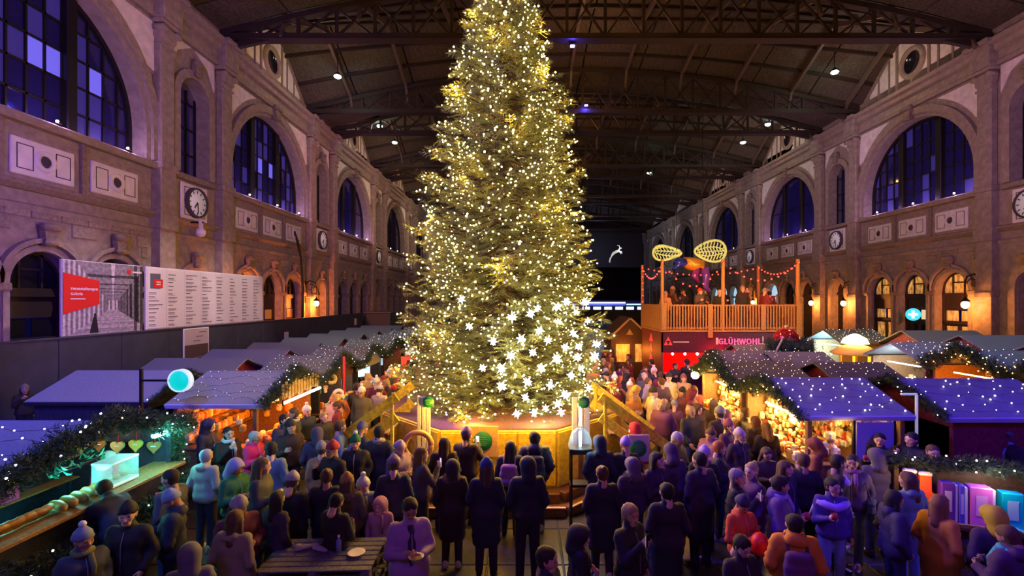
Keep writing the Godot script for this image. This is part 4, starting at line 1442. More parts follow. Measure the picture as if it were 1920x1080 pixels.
# an evergreen garland along the points, with bulbs
func garland(label: String, pts: Array, thick: float, bulb_key: String, bulb_gap: float, dense := 1.0, group := "evergreen garlands on the stalls") -> Node3D:
	var g := thing("garland", label, "garland", Vector3.ZERO, 0.0, group)
	var green := mat("evergreen", Color(0.022, 0.045, 0.024), 0.7)
	var core := []
	var xfs := []
	var bulbs := []
	for i in pts.size() - 1:
		var L: float = pts[i].distance_to(pts[i + 1])
		var n := int(L / 0.035 * dense) + 1
		for k in n:
			var p: Vector3 = pts[i].lerp(pts[i + 1], (k + rng.randf()) / n) + Vector3(rng.randf_range(-1, 1), rng.randf_range(-1, 1), rng.randf_range(-1, 1)) * thick * 0.55
			xfs.append(Transform3D(Basis(Vector3(rng.randf(), rng.randf(), rng.randf()).normalized(), rng.randf() * TAU).scaled(Vector3.ONE * thick / 0.13 * rng.randf_range(0.7, 1.2)), p))
		var m := int(L / bulb_gap)
		for k in m:
			bulbs.append(pts[i].lerp(pts[i + 1], (k + rng.randf()) / m) + Vector3(rng.randf_range(-1, 1), rng.randf_range(-0.7, 1), rng.randf_range(-1, 1)) * thick * 1.05)
	part(g, "wire", tube(pts, [thick * 0.3], 6), green)
	many(g, "needles", garland_mesh(), green, xfs)
	for b in bulbs:
		part(g, "bulb", ball(0.014, 6, 4), mats[bulb_key], b)
	return g

# a string of small bulbs lying on a roof slope
func roof_lights(label: String, ends: Array, rows: int, count: int, bulb_key: String, r: float, as_stuff: bool) -> void:
	var g := thing("fairy_lights", label, "lights", Vector3.ZERO, 0.0, "fairy lights on the stall roofs")
	var st := st_new()
	var xfs := []
	var up := Vector3(0, 0.03, 0)
	for j in rows:
		var s := (j + 0.5) / rows
		var a: Vector3 = ends[0].lerp(ends[2], s)
		var b: Vector3 = ends[1].lerp(ends[3], s)
		var last := Vector3.ZERO
		var per := count / rows
		for i in per + 1:
			var p: Vector3 = a.lerp(b, clampf((i + rng.randf_range(-0.4, 0.4)) / per, 0.02, 0.98)) + (ends[2] - ends[0]) * 0.8 / rows * rng.randf_range(-0.5, 0.5) + up
			if i > 0:
				add_beam(st, last, p, 0.005, 0.005)
			last = p
			xfs.append(Transform3D(Basis().scaled(Vector3.ONE * rng.randf_range(0.6, 1.3)), p + up * 0.4))
	tag(part(g, "cable", done(st), mats["iron"]), "", "", "", "stuff")
	if as_stuff:
		many(g, "bulbs", ball(r, 6, 4), mats[bulb_key], xfs)
	else:
		for x in xfs:
			part(g, "bulb", ball(r, 6, 4), mats[bulb_key], x.origin, Vector3.ZERO, x.basis.get_scale())

# o: face (+1 front looks along +x), x (front), d (ridge distance), w (reach away from the aisle), hd (half length), and looks
func stall(o: Dictionary) -> Node3D:
	var face: int = o.face
	var hd: float = o.get("hd", 1.25)
	var w: float = o.get("w", 1.8)
	var t := thing("market_stall", o.label, "stall", Vector3(o.x, 0, -o.d), PI / 2 * face, o.get("group", "market stalls"))
	var roof: Material = mats[o.get("roof", "roof_felt")]
	var wall: Material = mats[o.get("wall", "stall_blue")]
	var gab: Material = mats[o.get("gable", "stall_burgundy")]
	var he: float = o.get("he", 1.95)
	var hr: float = o.get("hr", 2.45)
	var near: bool = o.get("near", false)
	var slope := Vector2(hd + 0.1, hr - he)
	var L := slope.length()
	var ang := atan2(slope.y, slope.x)
	for e in [-1, 1]:
		var rf := part(t, "roof_slope", box(Vector3(L, 0.05, w + 0.3), 0.012), roof, Vector3(e * slope.x / 2, (hr + he) / 2 + 0.03, -w / 2 + 0.05), Vector3(0, 0, -e * ang))
		part(rf, "eave_board", box(Vector3(0.04, 0.1, w + 0.3), 0.01), mats["eave_pale"] if near else wall, Vector3(e * L / 2, -0.03, 0))
	var gp := PackedVector2Array([Vector2(-hd, he - 0.05), Vector2(hd, he - 0.05), Vector2(0, hr)])
	if not o.get("open_gable", false):
		part(t, "gable", prism(gp, 0.05), gab, Vector3(0, 0, -0.06))
		part(t, "fascia", box(Vector3(2 * hd, 0.14, 0.05), 0.01), gab, Vector3(0, he - 0.1, -0.03))
	part(t, "gable", prism(gp, 0.05), gab, Vector3(0, 0, -w))
	for e in [-1, 1]:
		for z in [-0.06, -w + 0.06]:
			part(t, "post", box(Vector3(0.09, he, 0.09), 0.01), wall, Vector3(e * (hd - 0.05), he / 2, z))
	part(t, "back_wall", box(Vector3(2 * hd - 0.1, he, 0.05)), wall, Vector3(0, he / 2, -w + 0.03))
	for e in [-1, 1]:
		var open: bool = o.get("open_side", 0) == e
		part(t, "side_wall", box(Vector3(0.05, 1.0 if open else he, w - 0.2)), wall, Vector3(e * (hd - 0.03), 0.5 if open else he / 2, -w / 2))
		if open:
			part(t, "side_shelf", box(Vector3(0.35, 0.05, w - 0.2), 0.01), mats["stall_wood"], Vector3(e * (hd - 0.15), 1.02, -w / 2))
	var ch: float = o.get("counter", 1.02)
	part(t, "front_board", box(Vector3(2 * hd - 0.2, ch - 0.04, 0.05), 0.008), wall, Vector3(0, (ch - 0.04) / 2, -0.05))
	part(t, "counter", box(Vector3(2 * hd, 0.06, 0.55), 0.012), mats["stall_wood"], Vector3(0, ch, -0.08))
	for j in 2:
		part(t, "shelf", box(Vector3(2 * hd - 0.3, 0.03, 0.28), 0.006), mats["stall_wood"], Vector3(0, 1.1 + 0.38 * j, -w + 0.2))
	# goods heaped on counter and shelves
	if o.has("goods"):
		var cols: Array = o.goods
		var xfs := []
		var cc := []
		var n: int = o.get("n_goods", 60)
		for i in n:
			var p: Vector3
			var row := i % 4
			if row == 0:
				p = Vector3(rng.randf_range(-hd + 0.15, hd - 0.15), ch + 0.09, rng.randf_range(-0.3, 0.12))
			elif i % 12 == 3:
				p = Vector3((1.0 if i % 24 == 3 else -1.0) * (hd - 0.12), rng.randf_range(1.15, he - 0.2), rng.randf_range(-w + 0.3, -0.35))
			elif row < 3:
				p = Vector3(rng.randf_range(-hd + 0.2, hd - 0.2), 1.2 + 0.38 * (row - 1), -w + 0.2)
			else:
				p = Vector3(rng.randf_range(-hd + 0.2, hd - 0.2), rng.randf_range(1.2, he - 0.15), -w + 0.09)
			xfs.append(Transform3D(Basis(Vector3.UP, rng.randf() * 3).scaled(Vector3(rng.randf_range(0.6, 1.5), rng.randf_range(0.6, 1.5), rng.randf_range(0.6, 1.2))), p))
			cc.append(cols[rng.randi() % cols.size()] * rng.randf_range(0.6, 1.1))
		if o.get("racks", false):
			# hooks under the roof full of small wares, on the aisle side and at the open end
			for i in 420:
				var p: Vector3
				if i % 3 < 2:
					p = Vector3(rng.randf_range(-hd + 0.1, hd - 0.1), 1.12 + 0.14 * (i % 7) + rng.randf_range(-0.03, 0.03), -0.5 + rng.randf_range(-0.06, 0.06))
				else:
					p = Vector3((hd - 0.3) + rng.randf_range(-0.06, 0.06), 1.08 + 0.14 * (i % 6) + rng.randf_range(-0.03, 0.03), rng.randf_range(-w + 0.75, -0.15))
				xfs.append(Transform3D(Basis(Vector3.UP, rng.randf() * 3).scaled(Vector3(rng.randf_range(0.35, 1.0), rng.randf_range(0.35, 0.9), rng.randf_range(0.3, 0.6))), p))
				cc.append(cols[rng.randi() % cols.size()] * rng.randf_range(0.5, 1.1))
			for y in [1.19, 1.47, 1.75, 1.95]:
				part(t, "display_rail", box(Vector3(2 * hd - 0.15, 0.02, 0.03)), mats["stall_wood"], Vector3(0, y, -0.5))
			omni(t.transform * Vector3(0, 1.75, 0.05), o.lamp, 0.55, 0.1)
			omni(t.transform * Vector3(hd + 0.05, 1.75, -w * 0.35), o.lamp, 0.3, 0.1)
		var gm := mat("goods", Color(1, 1, 1), 0.5)
		gm.vertex_color_use_as_albedo = true
		many(t, "goods", box(Vector3(0.13, 0.16, 0.11), 0.03), gm, xfs, cc)
	if o.has("lamp"):
		var c: Color = o.lamp
		var key := "stall_lamp " + c.to_html()
		glow(key, c, 7.0)
		if not o.get("no_tube", false):
			part(t, "lamp_tube", tube([Vector3(-hd * 0.6, he - 0.16, -0.25), Vector3(hd * 0.6, he - 0.16, -0.25)], [0.022], 6), mats[key])
		omni(t.transform * Vector3(0, he - 0.3, -0.4), c, o.get("energy", 0.8), 0.12)
		if near:
			omni(t.transform * Vector3(-hd * 0.55, he - 0.3, -0.5), c, o.get("energy", 0.8) * 0.7, 0.12)
	return t

func stall_corners(t: Node3D, o: Dictionary, e: int) -> Array:
	# ridge front, ridge back, eave front, eave back of the slope on side e
	var hd: float = o.get("hd", 1.25) + 0.1
	var w: float = o.get("w", 1.8)
	var he: float = o.get("he", 1.95) + 0.06
	var hr: float = o.get("hr", 2.45) + 0.06
	return [t.transform * Vector3(0, hr, 0.15), t.transform * Vector3(0, hr, -w), t.transform * Vector3(e * hd, he, 0.15), t.transform * Vector3(e * hd, he, -w)]

func rake(t: Node3D, o: Dictionary) -> Array:
	var hd: float = o.get("hd", 1.25) + 0.12
	var he: float = o.get("he", 1.95) + 0.04
	var hr: float = o.get("hr", 2.45) + 0.06
	return [t.transform * Vector3(-hd, he, 0.2), t.transform * Vector3(-hd * 0.5, (he + hr) / 2, 0.2), t.transform * Vector3(0, hr, 0.2), t.transform * Vector3(hd * 0.5, (he + hr) / 2, 0.2), t.transform * Vector3(hd, he, 0.2)]

func build_stalls() -> void:
	textured("roof_felt", Color(0.3, 0.32, 0.33), 0.85, 0.2, 1.2, 0.5)
	textured("roof_canvas", Color(0.34, 0.35, 0.45), 0.7, 0.05, 0.8, 0.2)
	textured("roof_blue", Color(0.2, 0.2, 0.46), 0.7, 0.05, 0.8, 0.2)
	mat("eave_pale", Color(0.5, 0.5, 0.75), 0.5)
	textured("roof_dark", Color(0.16, 0.15, 0.15), 0.85, 0.2, 1.2, 0.5)
	textured("stall_blue", Color(0.035, 0.035, 0.075), 0.6, 0.02, 0.8, 0.3)
	textured("stall_burgundy", Color(0.26, 0.018, 0.055), 0.6, 0.02, 0.8, 0.3)
	textured("stall_wood", Color(0.35, 0.18, 0.07), 0.6, 0.03, 1.0, 0.35)
	textured("stall_brown", Color(0.1, 0.05, 0.03), 0.6, 0.03, 1.0, 0.35)
	glow("fairy_white_light", Color(0.95, 0.93, 1.0), 4.5)
	glow("fairy_warm_light", Color(1.0, 0.72, 0.35), 4.5)
	glow("fairy_amber_light", Color(1.0, 0.5, 0.12), 9.0)
	var amber := Color(1.0, 0.55, 0.16)
	var bright := Color(1.0, 0.78, 0.4)
	var cold := Color(0.7, 0.92, 1.0)
	var gold_goods := [Color(0.9, 0.75, 0.4), Color(0.95, 0.9, 0.75), Color(0.8, 0.4, 0.1), Color(0.7, 0.1, 0.06), Color(0.9, 0.85, 0.5)]
	var mixed := [Color(0.8, 0.1, 0.1), Color(0.9, 0.85, 0.8), Color(0.15, 0.4, 0.7), Color(0.9, 0.5, 0.1), Color(0.6, 0.15, 0.4), Color(0.2, 0.5, 0.3)]
	var ord := ["nearest", "second", "third", "fourth", "fifth", "sixth", "seventh", "eighth", "ninth", "tenth", "eleventh", "twelfth"]
	# left, outer row against the hoarding: burgundy gables look over the roofs of the inner row
	var o: Dictionary
	for k in 9:
		o = {"face": 1, "x": -8.3, "d": 11.55 if k == 0 else 11.5 + 2.52 * k, "w": 2.4, "hd": 1.12, "roof": "roof_canvas" if k == 0 else "roof_felt", "label": "%s grey-roofed stall with burgundy gable in the row along the hoarding" % ord[k] if k > 0 else "stall with pale blue-lit roof under the hoarding, beside the cyan disc sign", "group": "stalls along the hoarding"}
		if k == 0:
			o.gable = "stall_blue"
		var t := stall(o)
		if k == 0:
			garland("thin evergreen garland on the roof end of the stall by the cyan disc sign", rake(t, o), 0.07, "fairy_white_light", 0.5)
	# left, inner row
	o = {"face": 1, "x": -6.25, "d": 6.95, "w": 1.9, "hd": 1.62, "he": 1.93, "hr": 2.4, "no_tube": true, "roof": "roof_blue", "gable": "stall_blue", "near": true, "open_gable": true, "counter": 1.3, "lamp": Color(0.45, 1.0, 0.9), "energy": 0.55, "label": "nearest left stall with a blue-lit roof, teal lamps and pastry on its counter", "group": "inner stalls left of the tree"}
	var c := stall(o)
	pastry_stall(c, o)
	part(c, "end_post", box(Vector3(0.12, 2.1, 0.3), 0.02), mat("post_red", Color(0.55, 0.02, 0.015), 0.5), Vector3(-1.78, 1.05, 0.1))
	var cor := stall_corners(c, o, 1)
	cor = stall_corners(c, o, -1)
	roof_lights("sparse white fairy lights on the blue roof of the pastry stall", cor, 4, 28, "fairy_white_light", 0.011, false)
	garland("thick dark garland with white bulbs along the roof edge of the pastry stall", rake(c, o), 0.17, "fairy_white_light", 0.085, 1.6)
	garland("garland with teal-lit needles down the corner post of the pastry stall", [c.transform * Vector3(1.62, 1.9, 0.05), c.transform * Vector3(1.62, 1.2, 0.08), c.transform * Vector3(1.62, 0.6, 0.05)], 0.12, "fairy_white_light", 0.12, 1.5)
	garland("garland with white bulbs hanging along the counter front of the pastry stall", [c.transform * Vector3(-1.6, 1.05, 0.25), c.transform * Vector3(-0.8, 0.85, 0.28), c.transform * Vector3(0, 1.05, 0.28), c.transform * Vector3(0.8, 0.85, 0.28), c.transform * Vector3(1.6, 1.05, 0.25)], 0.15, "fairy_white_light", 0.16, 1.3)
	o = {"face": 1, "x": -5.7, "d": 11.5, "w": 1.8, "hd": 1.3, "roof": "roof_canvas", "gable": "stall_brown", "wall": "stall_wood", "near": true, "open_gable": true, "open_side": -1, "lamp": Color(1.0, 0.5, 0.1), "energy": 1.5, "goods": [Color(0.9, 0.45, 0.08), Color(0.85, 0.6, 0.1), Color(0.6, 0.2, 0.04), Color(0.9, 0.8, 0.5)], "n_goods": 260, "label": "amber lit stall with a violet-blue roof and a slatted sign, left of the tree", "group": "inner stalls left of the tree"}
	o.open_side = -1
	var b := stall(o)
	garland("evergreen garland along the roof edge of the amber stall with slatted sign", rake(b, o), 0.15, "fairy_white_light", 0.16, 1.5)
	roof_lights("fine white fairy lights on the violet-blue roof of the amber stall", stall_corners(b, o, -1), 5, 45, "fairy_white_light", 0.006, false)
	var sg := thing("slat_sign", "pale slatted wooden sign over a bright tube lamp on the amber stall", "sign", b.transform * Vector3(0.1, 2.02, 0.3), PI / 2)
	for i in 13:
		part(sg, "slat", box(Vector3(0.1, 0.34, 0.02), 0.006), textured("sign_slat", Color(0.5, 0.4, 0.2), 0.6, 0.05, 2.0, 0.3), Vector3(-0.9 + 0.15 * i, 0.12 + 0.04 * sin(i * 2.0), 0))
	part(sg, "rail", box(Vector3(2.0, 0.05, 0.03), 0.008), mats["stall_wood"], Vector3(0, -0.02, -0.03))
	part(sg, "lamp_tube", tube([Vector3(-0.9, -0.12, 0.03), Vector3(0.95, -0.12, 0.03)], [0.035], 8), glow("sign_tube_light", Color(1, 0.9, 0.7), 6.0))
	for e in [-1, 1]:
		part(sg, "bracket", box(Vector3(0.03, 0.2, 0.03)), mats["iron"], Vector3(e * 0.9, -0.08, 0))
	var lamps := [Color(1, 0.75, 0.5), Color(0.75, 0.9, 1.0), Color(1, 0.55, 0.25), Color(1, 0.8, 0.6), Color(1, 0.45, 0.15), Color(1, 0.7, 0.5), Color(1, 0.5, 0.2), Color(1, 0.6, 0.3), Color(1, 0.6, 0.3)]
	for k in 8:
		o = {"face": 1, "x": -5.7 + 0.05 * k, "d": 14.6 + 2.9 * k, "w": 1.8, "hd": 1.32, "roof": "roof_felt", "gable": ["stall_brown", "roof_canvas", "stall_burgundy"][k % 3], "lamp": lamps[k], "energy": 1.5, "goods": mixed if k != 2 else gold_goods, "n_goods": 150, "label": "%s grey speckled-roof stall behind the amber one, left of the tree" % ord[k].replace("nearest", "first"), "group": "inner stalls left of the tree"}
		var t := stall(o)
		roof_lights("dense tiny white lights on the roof of the %s grey stall behind the amber one" % ord[k].replace("nearest", "first"), stall_corners(t, o, -1), 7, 84, "fairy_white_light", 0.0065, true)
		if k < 4:
			garland("evergreen garland on the front gable of the %s grey stall behind the amber one" % ord[k].replace("nearest", "first"), rake(t, o), 0.13, "fairy_white_light", 0.22)
	# right, inner row along the aisle
	o = {"face": -1, "x": 5.4, "d": 10.5, "w": 1.9, "hd": 1.3, "racks": true, "roof": "roof_blue", "gable": "stall_brown", "wall": "stall_wood", "near": true, "open_gable": true, "open_side": 1, "lamp": bright, "energy": 3.6, "goods": gold_goods, "n_goods": 330, "label": "bright golden stall with a star-lit blue roof on the right aisle", "group": "inner stalls right of the tree"}
	var r1 := stall(o)
	roof_lights("scattered white fairy lights on the blue roof of the bright golden stall", stall_corners(r1, o, 1), 6, 42, "fairy_white_light", 0.015, false)
	garland("dark evergreen garland on the roof edge of the bright golden stall", rake(r1, o), 0.12, "fairy_warm_light", 0.35, 1.5)
	golden_goods(r1, "bright golden stall")
	garland("orange lit garland under the gable of the bright golden stall", [r1.transform * Vector3(-0.9, 2.0, 0.06), r1.transform * Vector3(-0.3, 2.2, 0.08), r1.transform * Vector3(0.5, 2.15, 0.08), r1.transform * Vector3(1.0, 1.95, 0.06)], 0.1, "fairy_amber_light", 0.09, 0.8)
	var wb := thing("notice_board", "pale blue notice panel standing behind the bright golden stall's open end", "notice board", Vector3(6.62, 0, -9.1))
	part(wb, "panel", box(Vector3(0.72, 1.25, 0.04), 0.01), mat("panel_blue", Color(0.3, 0.3, 0.55), 0.6), Vector3(0, 1.25, 0))
	for e in [-1, 1]:
		part(wb, "leg", box(Vector3(0.05, 1.9, 0.05)), mats["iron"], Vector3(e * 0.38, 0.95, -0.02))
	o = {"face": -1, "x": 5.4, "d": 13.35, "w": 1.9, "hd": 1.35, "racks": true, "roof": "roof_dark", "gable": "stall_wood", "wall": "stall_wood", "near": true, "open_gable": true, "lamp": bright, "energy": 3.6, "goods": [Color(0.9, 0.4, 0.08), Color(0.95, 0.9, 0.75), Color(0.8, 0.2, 0.1), Color(0.9, 0.7, 0.3)], "n_goods": 330, "label": "orange and white lit stall just past the bright golden one, speckled dark roof", "group": "inner stalls right of the tree"}
	var r2 := stall(o)
	roof_lights("dense warm fairy lights on the dark roof behind the blue one", stall_corners(r2, o, 1), 6, 84, "fairy_warm_light", 0.009, false)
	garland("glittering evergreen garland on the gable of the orange and white stall", rake(r2, o), 0.16, "fairy_warm_light", 0.13, 1.4)
	golden_goods(r2, "orange and white lit stall")
	var lm := thing("globe_lamp", "glaring yellow globe lamp at the corner of the orange and white stall", "lamp", r2.transform * Vector3(-1.3, 1.9, 0.22))
	part(lm, "globe_bulb", ball(0.12, 12, 8), glow("globe_lamp_light", Color(1, 0.85, 0.35), 16.0))
	part(lm, "hook", tube([Vector3(0, 0.12, 0), Vector3(0, 0.25, 0), Vector3(0.05, 0.3, 0.0)], [0.012], 6), mats["iron"])
	omni(lm.position + Vector3(-0.02, -0.05, 0.1), Color(1, 0.75, 0.3), 1.6, 0.12)
	for k in 1:
		o = {"face": -1, "x": 6.5, "d": 16.1, "w": 1.8, "hd": 1.0, "roof": "roof_dark", "gable": "stall_wood", "lamp": amber, "energy": 0.9, "goods": gold_goods, "label": "amber lit stall squeezed between the orange stall and the mulled wine bar", "group": "inner stalls right of the tree"}
		var t := stall(o)
		roof_lights("warm speckled lights on the roof of the amber stall before the bar", stall_corners(t, o, 1), 5, 50, "fairy_warm_light", 0.009, true)
		garland("warm evergreen garland on the gable of the amber stall before the bar", rake(t, o), 0.14, "fairy_amber_light", 0.2)
	# right, second row, back to back with the first
	o = {"face": -1, "x": 8.05, "d": 10.35, "w": 2.4, "hd": 1.3, "roof": "roof_blue", "gable": "stall_burgundy", "wall": "stall_burgundy", "near": true, "label": "burgundy stall with a wide star-lit blue roof at the right edge", "group": "second row of stalls on the right"}
	var r3 := stall(o)
	roof_lights("scattered white fairy lights on the wide blue roof of the burgundy stall", stall_corners(r3, o, 1), 5, 40, "fairy_white_light", 0.014, false)
	garland("dark garland with few white bulbs on the edge of the wide blue roof", rake(r3, o), 0.11, "fairy_white_light", 0.3, 1.5)
	for k in 3:
		o = {"face": -1, "x": 8.05, "d": 13.1 + 2.6 * k, "w": 1.6, "hd": 1.2, "roof": "roof_dark", "gable": "stall_burgundy", "wall": "stall_burgundy", "label": "%s dark-roofed burgundy stall behind the wide blue roof" % ["first", "second", "third"][k], "group": "second row of stalls on the right"}
		var t := stall(o)
		roof_lights("white speckled lights on the roof of the %s dark burgundy stall" % ["first", "second", "third"][k], stall_corners(t, o, 1), 5, 40, "fairy_warm_light", 0.009, true)
	# right, third row with lit fronts, and the row along the wall behind it
	var fronts := [[10.7, "orange lit stall at the far right edge under a grey roof", amber, "fairy_amber_light", 2.0], [13.25, "orange glowing stall with a thick garland of amber bulbs", amber, "fairy_amber_light", 2.6], [15.8, "white lit stall left of the one with the amber garland", Color(0.9, 0.95, 1.0), "fairy_white_light", 3.6], [22.6, "cyan lit stall just right of the mulled wine bar", cold, "fairy_white_light", 10.0]]
	for q in fronts:
		o = {"face": -1, "x": 12.2 if q[0] < 22 else 14.2, "d": q[0], "w": 2.1, "hd": 1.15, "he": 2.25, "hr": 2.75, "open_gable": true, "roof": "roof_felt", "gable": "roof_dark", "wall": "stall_wood", "lamp": q[2], "energy": q[4], "goods": [Color(0.9, 0.9, 0.9), Color(0.8, 0.5, 0.2), Color(0.5, 0.8, 0.85), Color(0.85, 0.75, 0.5)], "n_goods": 150, "label": q[1], "group": "third row of stalls on the right"}
		var t := stall(o)
		roof_lights("fairy lights on the roof of the " + q[1].split(" with ")[0].split(" just ")[0].split(" at ")[0].split(" left ")[0] + ", %s" % ["edge one", "with amber garland", "beside the amber garland", "beside the bar"][fronts.find(q)], stall_corners(t, o, 1), 6, 60, "fairy_white_light", 0.009, true)
		if q[0] < 14:
			garland("thick garland of glowing amber bulbs on the %s orange stall" % ("edge" if q[0] < 12 else "inner"), rake(t, o), 0.22, "fairy_amber_light", 0.055, 0.8)
	for k in 4:
		o = {"face": -1, "x": 14.9, "d": 11.3 + 2.5 * k, "w": 2.6, "hd": 1.12, "he": 2.4, "hr": 2.95, "roof": "roof_felt", "gable": "stall_burgundy", "label": "%s grey-roofed stall of the row before the lit shop doors" % ord[k], "group": "stalls along the right wall"}
		stall(o)
	# round yellow kiosk with a blazing top
	var ky := thing("round_kiosk", "small round yellow kiosk with a blazing lit crown among the right stalls", "kiosk", Vector3(13.6, 0, -19.8))
	var yw := mat("kiosk_yellow", Color(0.8, 0.6, 0.12), 0.5)
	part(ky, "drum", lathe([Vector2(0.6, 0), Vector2(0.6, 1.0), Vector2(0.66, 1.02), Vector2(0.66, 1.1), Vector2(0.001, 1.1)], 16), yw)
	for i in 6:
		part(ky, "post", box(Vector3(0.06, 1.0, 0.06)), yw, Vector3(cos(i * TAU / 6) * 0.58, 1.55, sin(i * TAU / 6) * 0.58))
	part(ky, "canopy", lathe([Vector2(0.85, 1.95), Vector2(0.9, 2.02), Vector2(0.5, 2.28), Vector2(0.1, 2.4), Vector2(0.001, 2.4)], 16), yw)
	part(ky, "crown_lamp", lathe([Vector2(0.001, 2.36), Vector2(0.5, 2.4), Vector2(0.42, 2.6), Vector2(0.12, 2.78), Vector2(0.001, 2.8)], 16), glow("crown_lamp_light", Color(1, 0.85, 0.35), 7.0))
	omni(Vector3(13.6, 1.7, -19.8), Color(1, 0.75, 0.25), 2.0, 0.2)
	omni(Vector3(13.6, 3.1, -19.6), Color(1, 0.8, 0.3), 2.0, 0.2)
	# little gabled chalet behind the bar
	var ch := thing("chalet", "small brown chalet with a pale-edged gable left of the mulled wine bar", "chalet", Vector3(5.3, 0, -25.5))
	part(ch, "wall", box(Vector3(1.9, 2.3, 2.2), 0.02), mats["stall_brown"], Vector3(0, 1.15, 0))
	part(ch, "gable", prism(PackedVector2Array([Vector2(-1.0, 2.25), Vector2(1.0, 2.25), Vector2(0, 3.2)]), 2.2), mats["stall_brown"], Vector3(0, 0, -1.1))
	for e in [-1, 1]:
		part(ch, "roof_slope", box(Vector3(1.5, 0.06, 2.6), 0.01), mats["stall_brown"], Vector3(e * 0.56, 2.78, 0), Vector3(0, 0, -e * 0.76))
		part(ch, "barge_board", box(Vector3(1.5, 0.1, 0.05), 0.01), textured("pale_wood", Color(0.55, 0.4, 0.28), 0.6, 0.03, 1.0, 0.3), Vector3(e * 0.56, 2.74, 1.3), Vector3(0, 0, -e * 0.76))
	part(ch, "gable_mark", prism(PackedVector2Array([Vector2(-0.18, 2.42), Vector2(0.18, 2.42), Vector2(0, 2.72)]), 0.04), mats["pale_wood"], Vector3(0, 0, 1.1))
	part(ch, "lit_window", box(Vector3(0.7, 0.9, 0.04)), mats["lit_window_amber"], Vector3(-0.35, 1.5, 1.12))
	part(ch, "lit_window", box(Vector3(0.35, 0.9, 0.04)), mats["lit_window_amber"], Vector3(0.45, 1.5, 1.12))
	omni(Vector3(5.0, 1.7, -23.9), amber, 1.2, 0.15)
	omni(Vector3(3.6, 2.4, -17.5), amber, 1.6, 0.2)
	omni(Vector3(3.4, 2.4, -21.5), amber, 1.6, 0.2)
	# signs and shop things that stand out of the left row
	var dk := thing("disc_sign", "round glowing cyan disc sign with a white rim between the left stalls", "sign", Vector3(-7.0, 2.56, -9.75), 0.0)
	part(dk, "disc_light", lathe([Vector2(0.001, 0.05), Vector2(0.2, 0.05), Vector2(0.2, -0.05), Vector2(0.001, -0.05)], 28), glow("cyan_disc_light", Color(0.0, 0.62, 0.56), 1.0, Color(0.0, 0.12, 0.12)), Vector3.ZERO, Vector3(PI / 2, 0, 0))
	part(dk, "rim", lathe([Vector2(0.2, -0.06), Vector2(0.23, -0.06), Vector2(0.23, 0.06), Vector2(0.2, 0.06)], 28), glow("cyan_rim_light", Color(0.7, 0.92, 1.0), 0.8, Color(0.2, 0.2, 0.3)), Vector3.ZERO, Vector3(PI / 2, 0, 0))
	part(dk, "arm", box(Vector3(0.6, 0.04, 0.04)), mats["iron"], Vector3(-0.5, 0, 0))
	part(dk, "post", box(Vector3(0.05, 2.8, 0.05)), mats["iron"], Vector3(-0.8, -1.16, 0))
	for q in [["wreath", "thick white ring sign on the stall behind the amber one", Color(0.7, 0.65, 0.6), 622, 711, 14.0], ["wreath", "small white ring ornament over the dark heads left of the tree stair", Color(0.7, 0.68, 0.66), 634, 739, 13.2]]:
		var at := Vector3((q[3] - 985.0) * q[5] / FOC, EYE - (q[4] - 562.0) * q[5] / FOC, -q[5])
		var pts := []
		for i in 21:
			pts.append(Vector3(cos(TAU * i / 20) * 0.105, sin(TAU * i / 20) * 0.105, 0))
		var wr := thing(q[0], q[1], "wreath", at, 0.5)
		part(wr, "ring", tube(pts, [0.05], 8), mat("ring_white", Color(0.75, 0.7, 0.65), 0.5))
		part(wr, "hanger", tube([Vector3(0, 0.1, 0), Vector3(0, 0.5, -0.05)], [0.01], 5), mats["iron"])
	for q in [["tall thin red banner pole between the left stall fronts", 645, 668, 740, 14.2, Color(0.5, 0.02, 0.04), 0.07, "banner"], ["glowing cream lantern block over the farther left stall fronts", 706, 648, 666, 21.5, Color(0.95, 0.95, 0.6), 0.5, "block"], ["teal and white lit picture panel on a left stall front", 679, 688, 706, 17.8, Color(0.3, 0.7, 0.6), 0.55, "block"], ["pale blue lit panel beside the teal picture panel", 708, 670, 685, 19.0, Color(0.3, 0.6, 0.95), 0.4, "block"], ["rounded pink lit shop front board on a left stall gable", 679, 672, 686, 18.2, Color(0.8, 0.25, 0.4), 0.5, "block"], ["white lit gable board far down the left row beside the tree", 771, 650, 672, 23.0, Color(0.95, 0.9, 0.85), 0.55, "block"], ["red lit board far down the left row beside the tree", 765, 668, 684, 21.5, Color(0.7, 0.06, 0.04), 0.6, "block"]]:
		var d: float = q[4]
		var y0: float = EYE - (q[3] - 562.0) * d / FOC
		var y1: float = EYE - (q[2] - 562.0) * d / FOC
		var sx: float = (q[1] - 985.0) * d / FOC
		var bn := thing("shop_sign", q[0], "sign", Vector3(sx, y0, -d), 0.45, "signs on the left stalls")
		if q[7] == "banner":
			part(bn, "cloth", box(Vector3(q[6], y1 - y0, 0.03), 0.008), glow("banner_red_light", q[5], 0.25, q[5]), Vector3(0, (y1 - y0) / 2, 0))
			part(bn, "pole", box(Vector3(0.03, y1 + 0.1, 0.03)), mats["iron"], Vector3(-q[6] / 2 - 0.02, (y1 + 0.1) / 2 - y0, -0.02))
		else:
			var key := "shop_sign_light " + str(q[5])
			part(bn, "frame", box(Vector3(q[6] + 0.06, y1 - y0 + 0.06, 0.05), 0.012), mats["stall_brown"], Vector3(0, (y1 - y0) / 2, -0.02))
			part(bn, "lit_face", box(Vector3(q[6], y1 - y0, 0.03), 0.01), glow(key, q[5], 0.8, q[5]), Vector3(0, (y1 - y0) / 2, 0.01))
			part(bn, "post", box(Vector3(0.04, y0, 0.04)), mats["iron"], Vector3(0, -y0 / 2, -0.03))
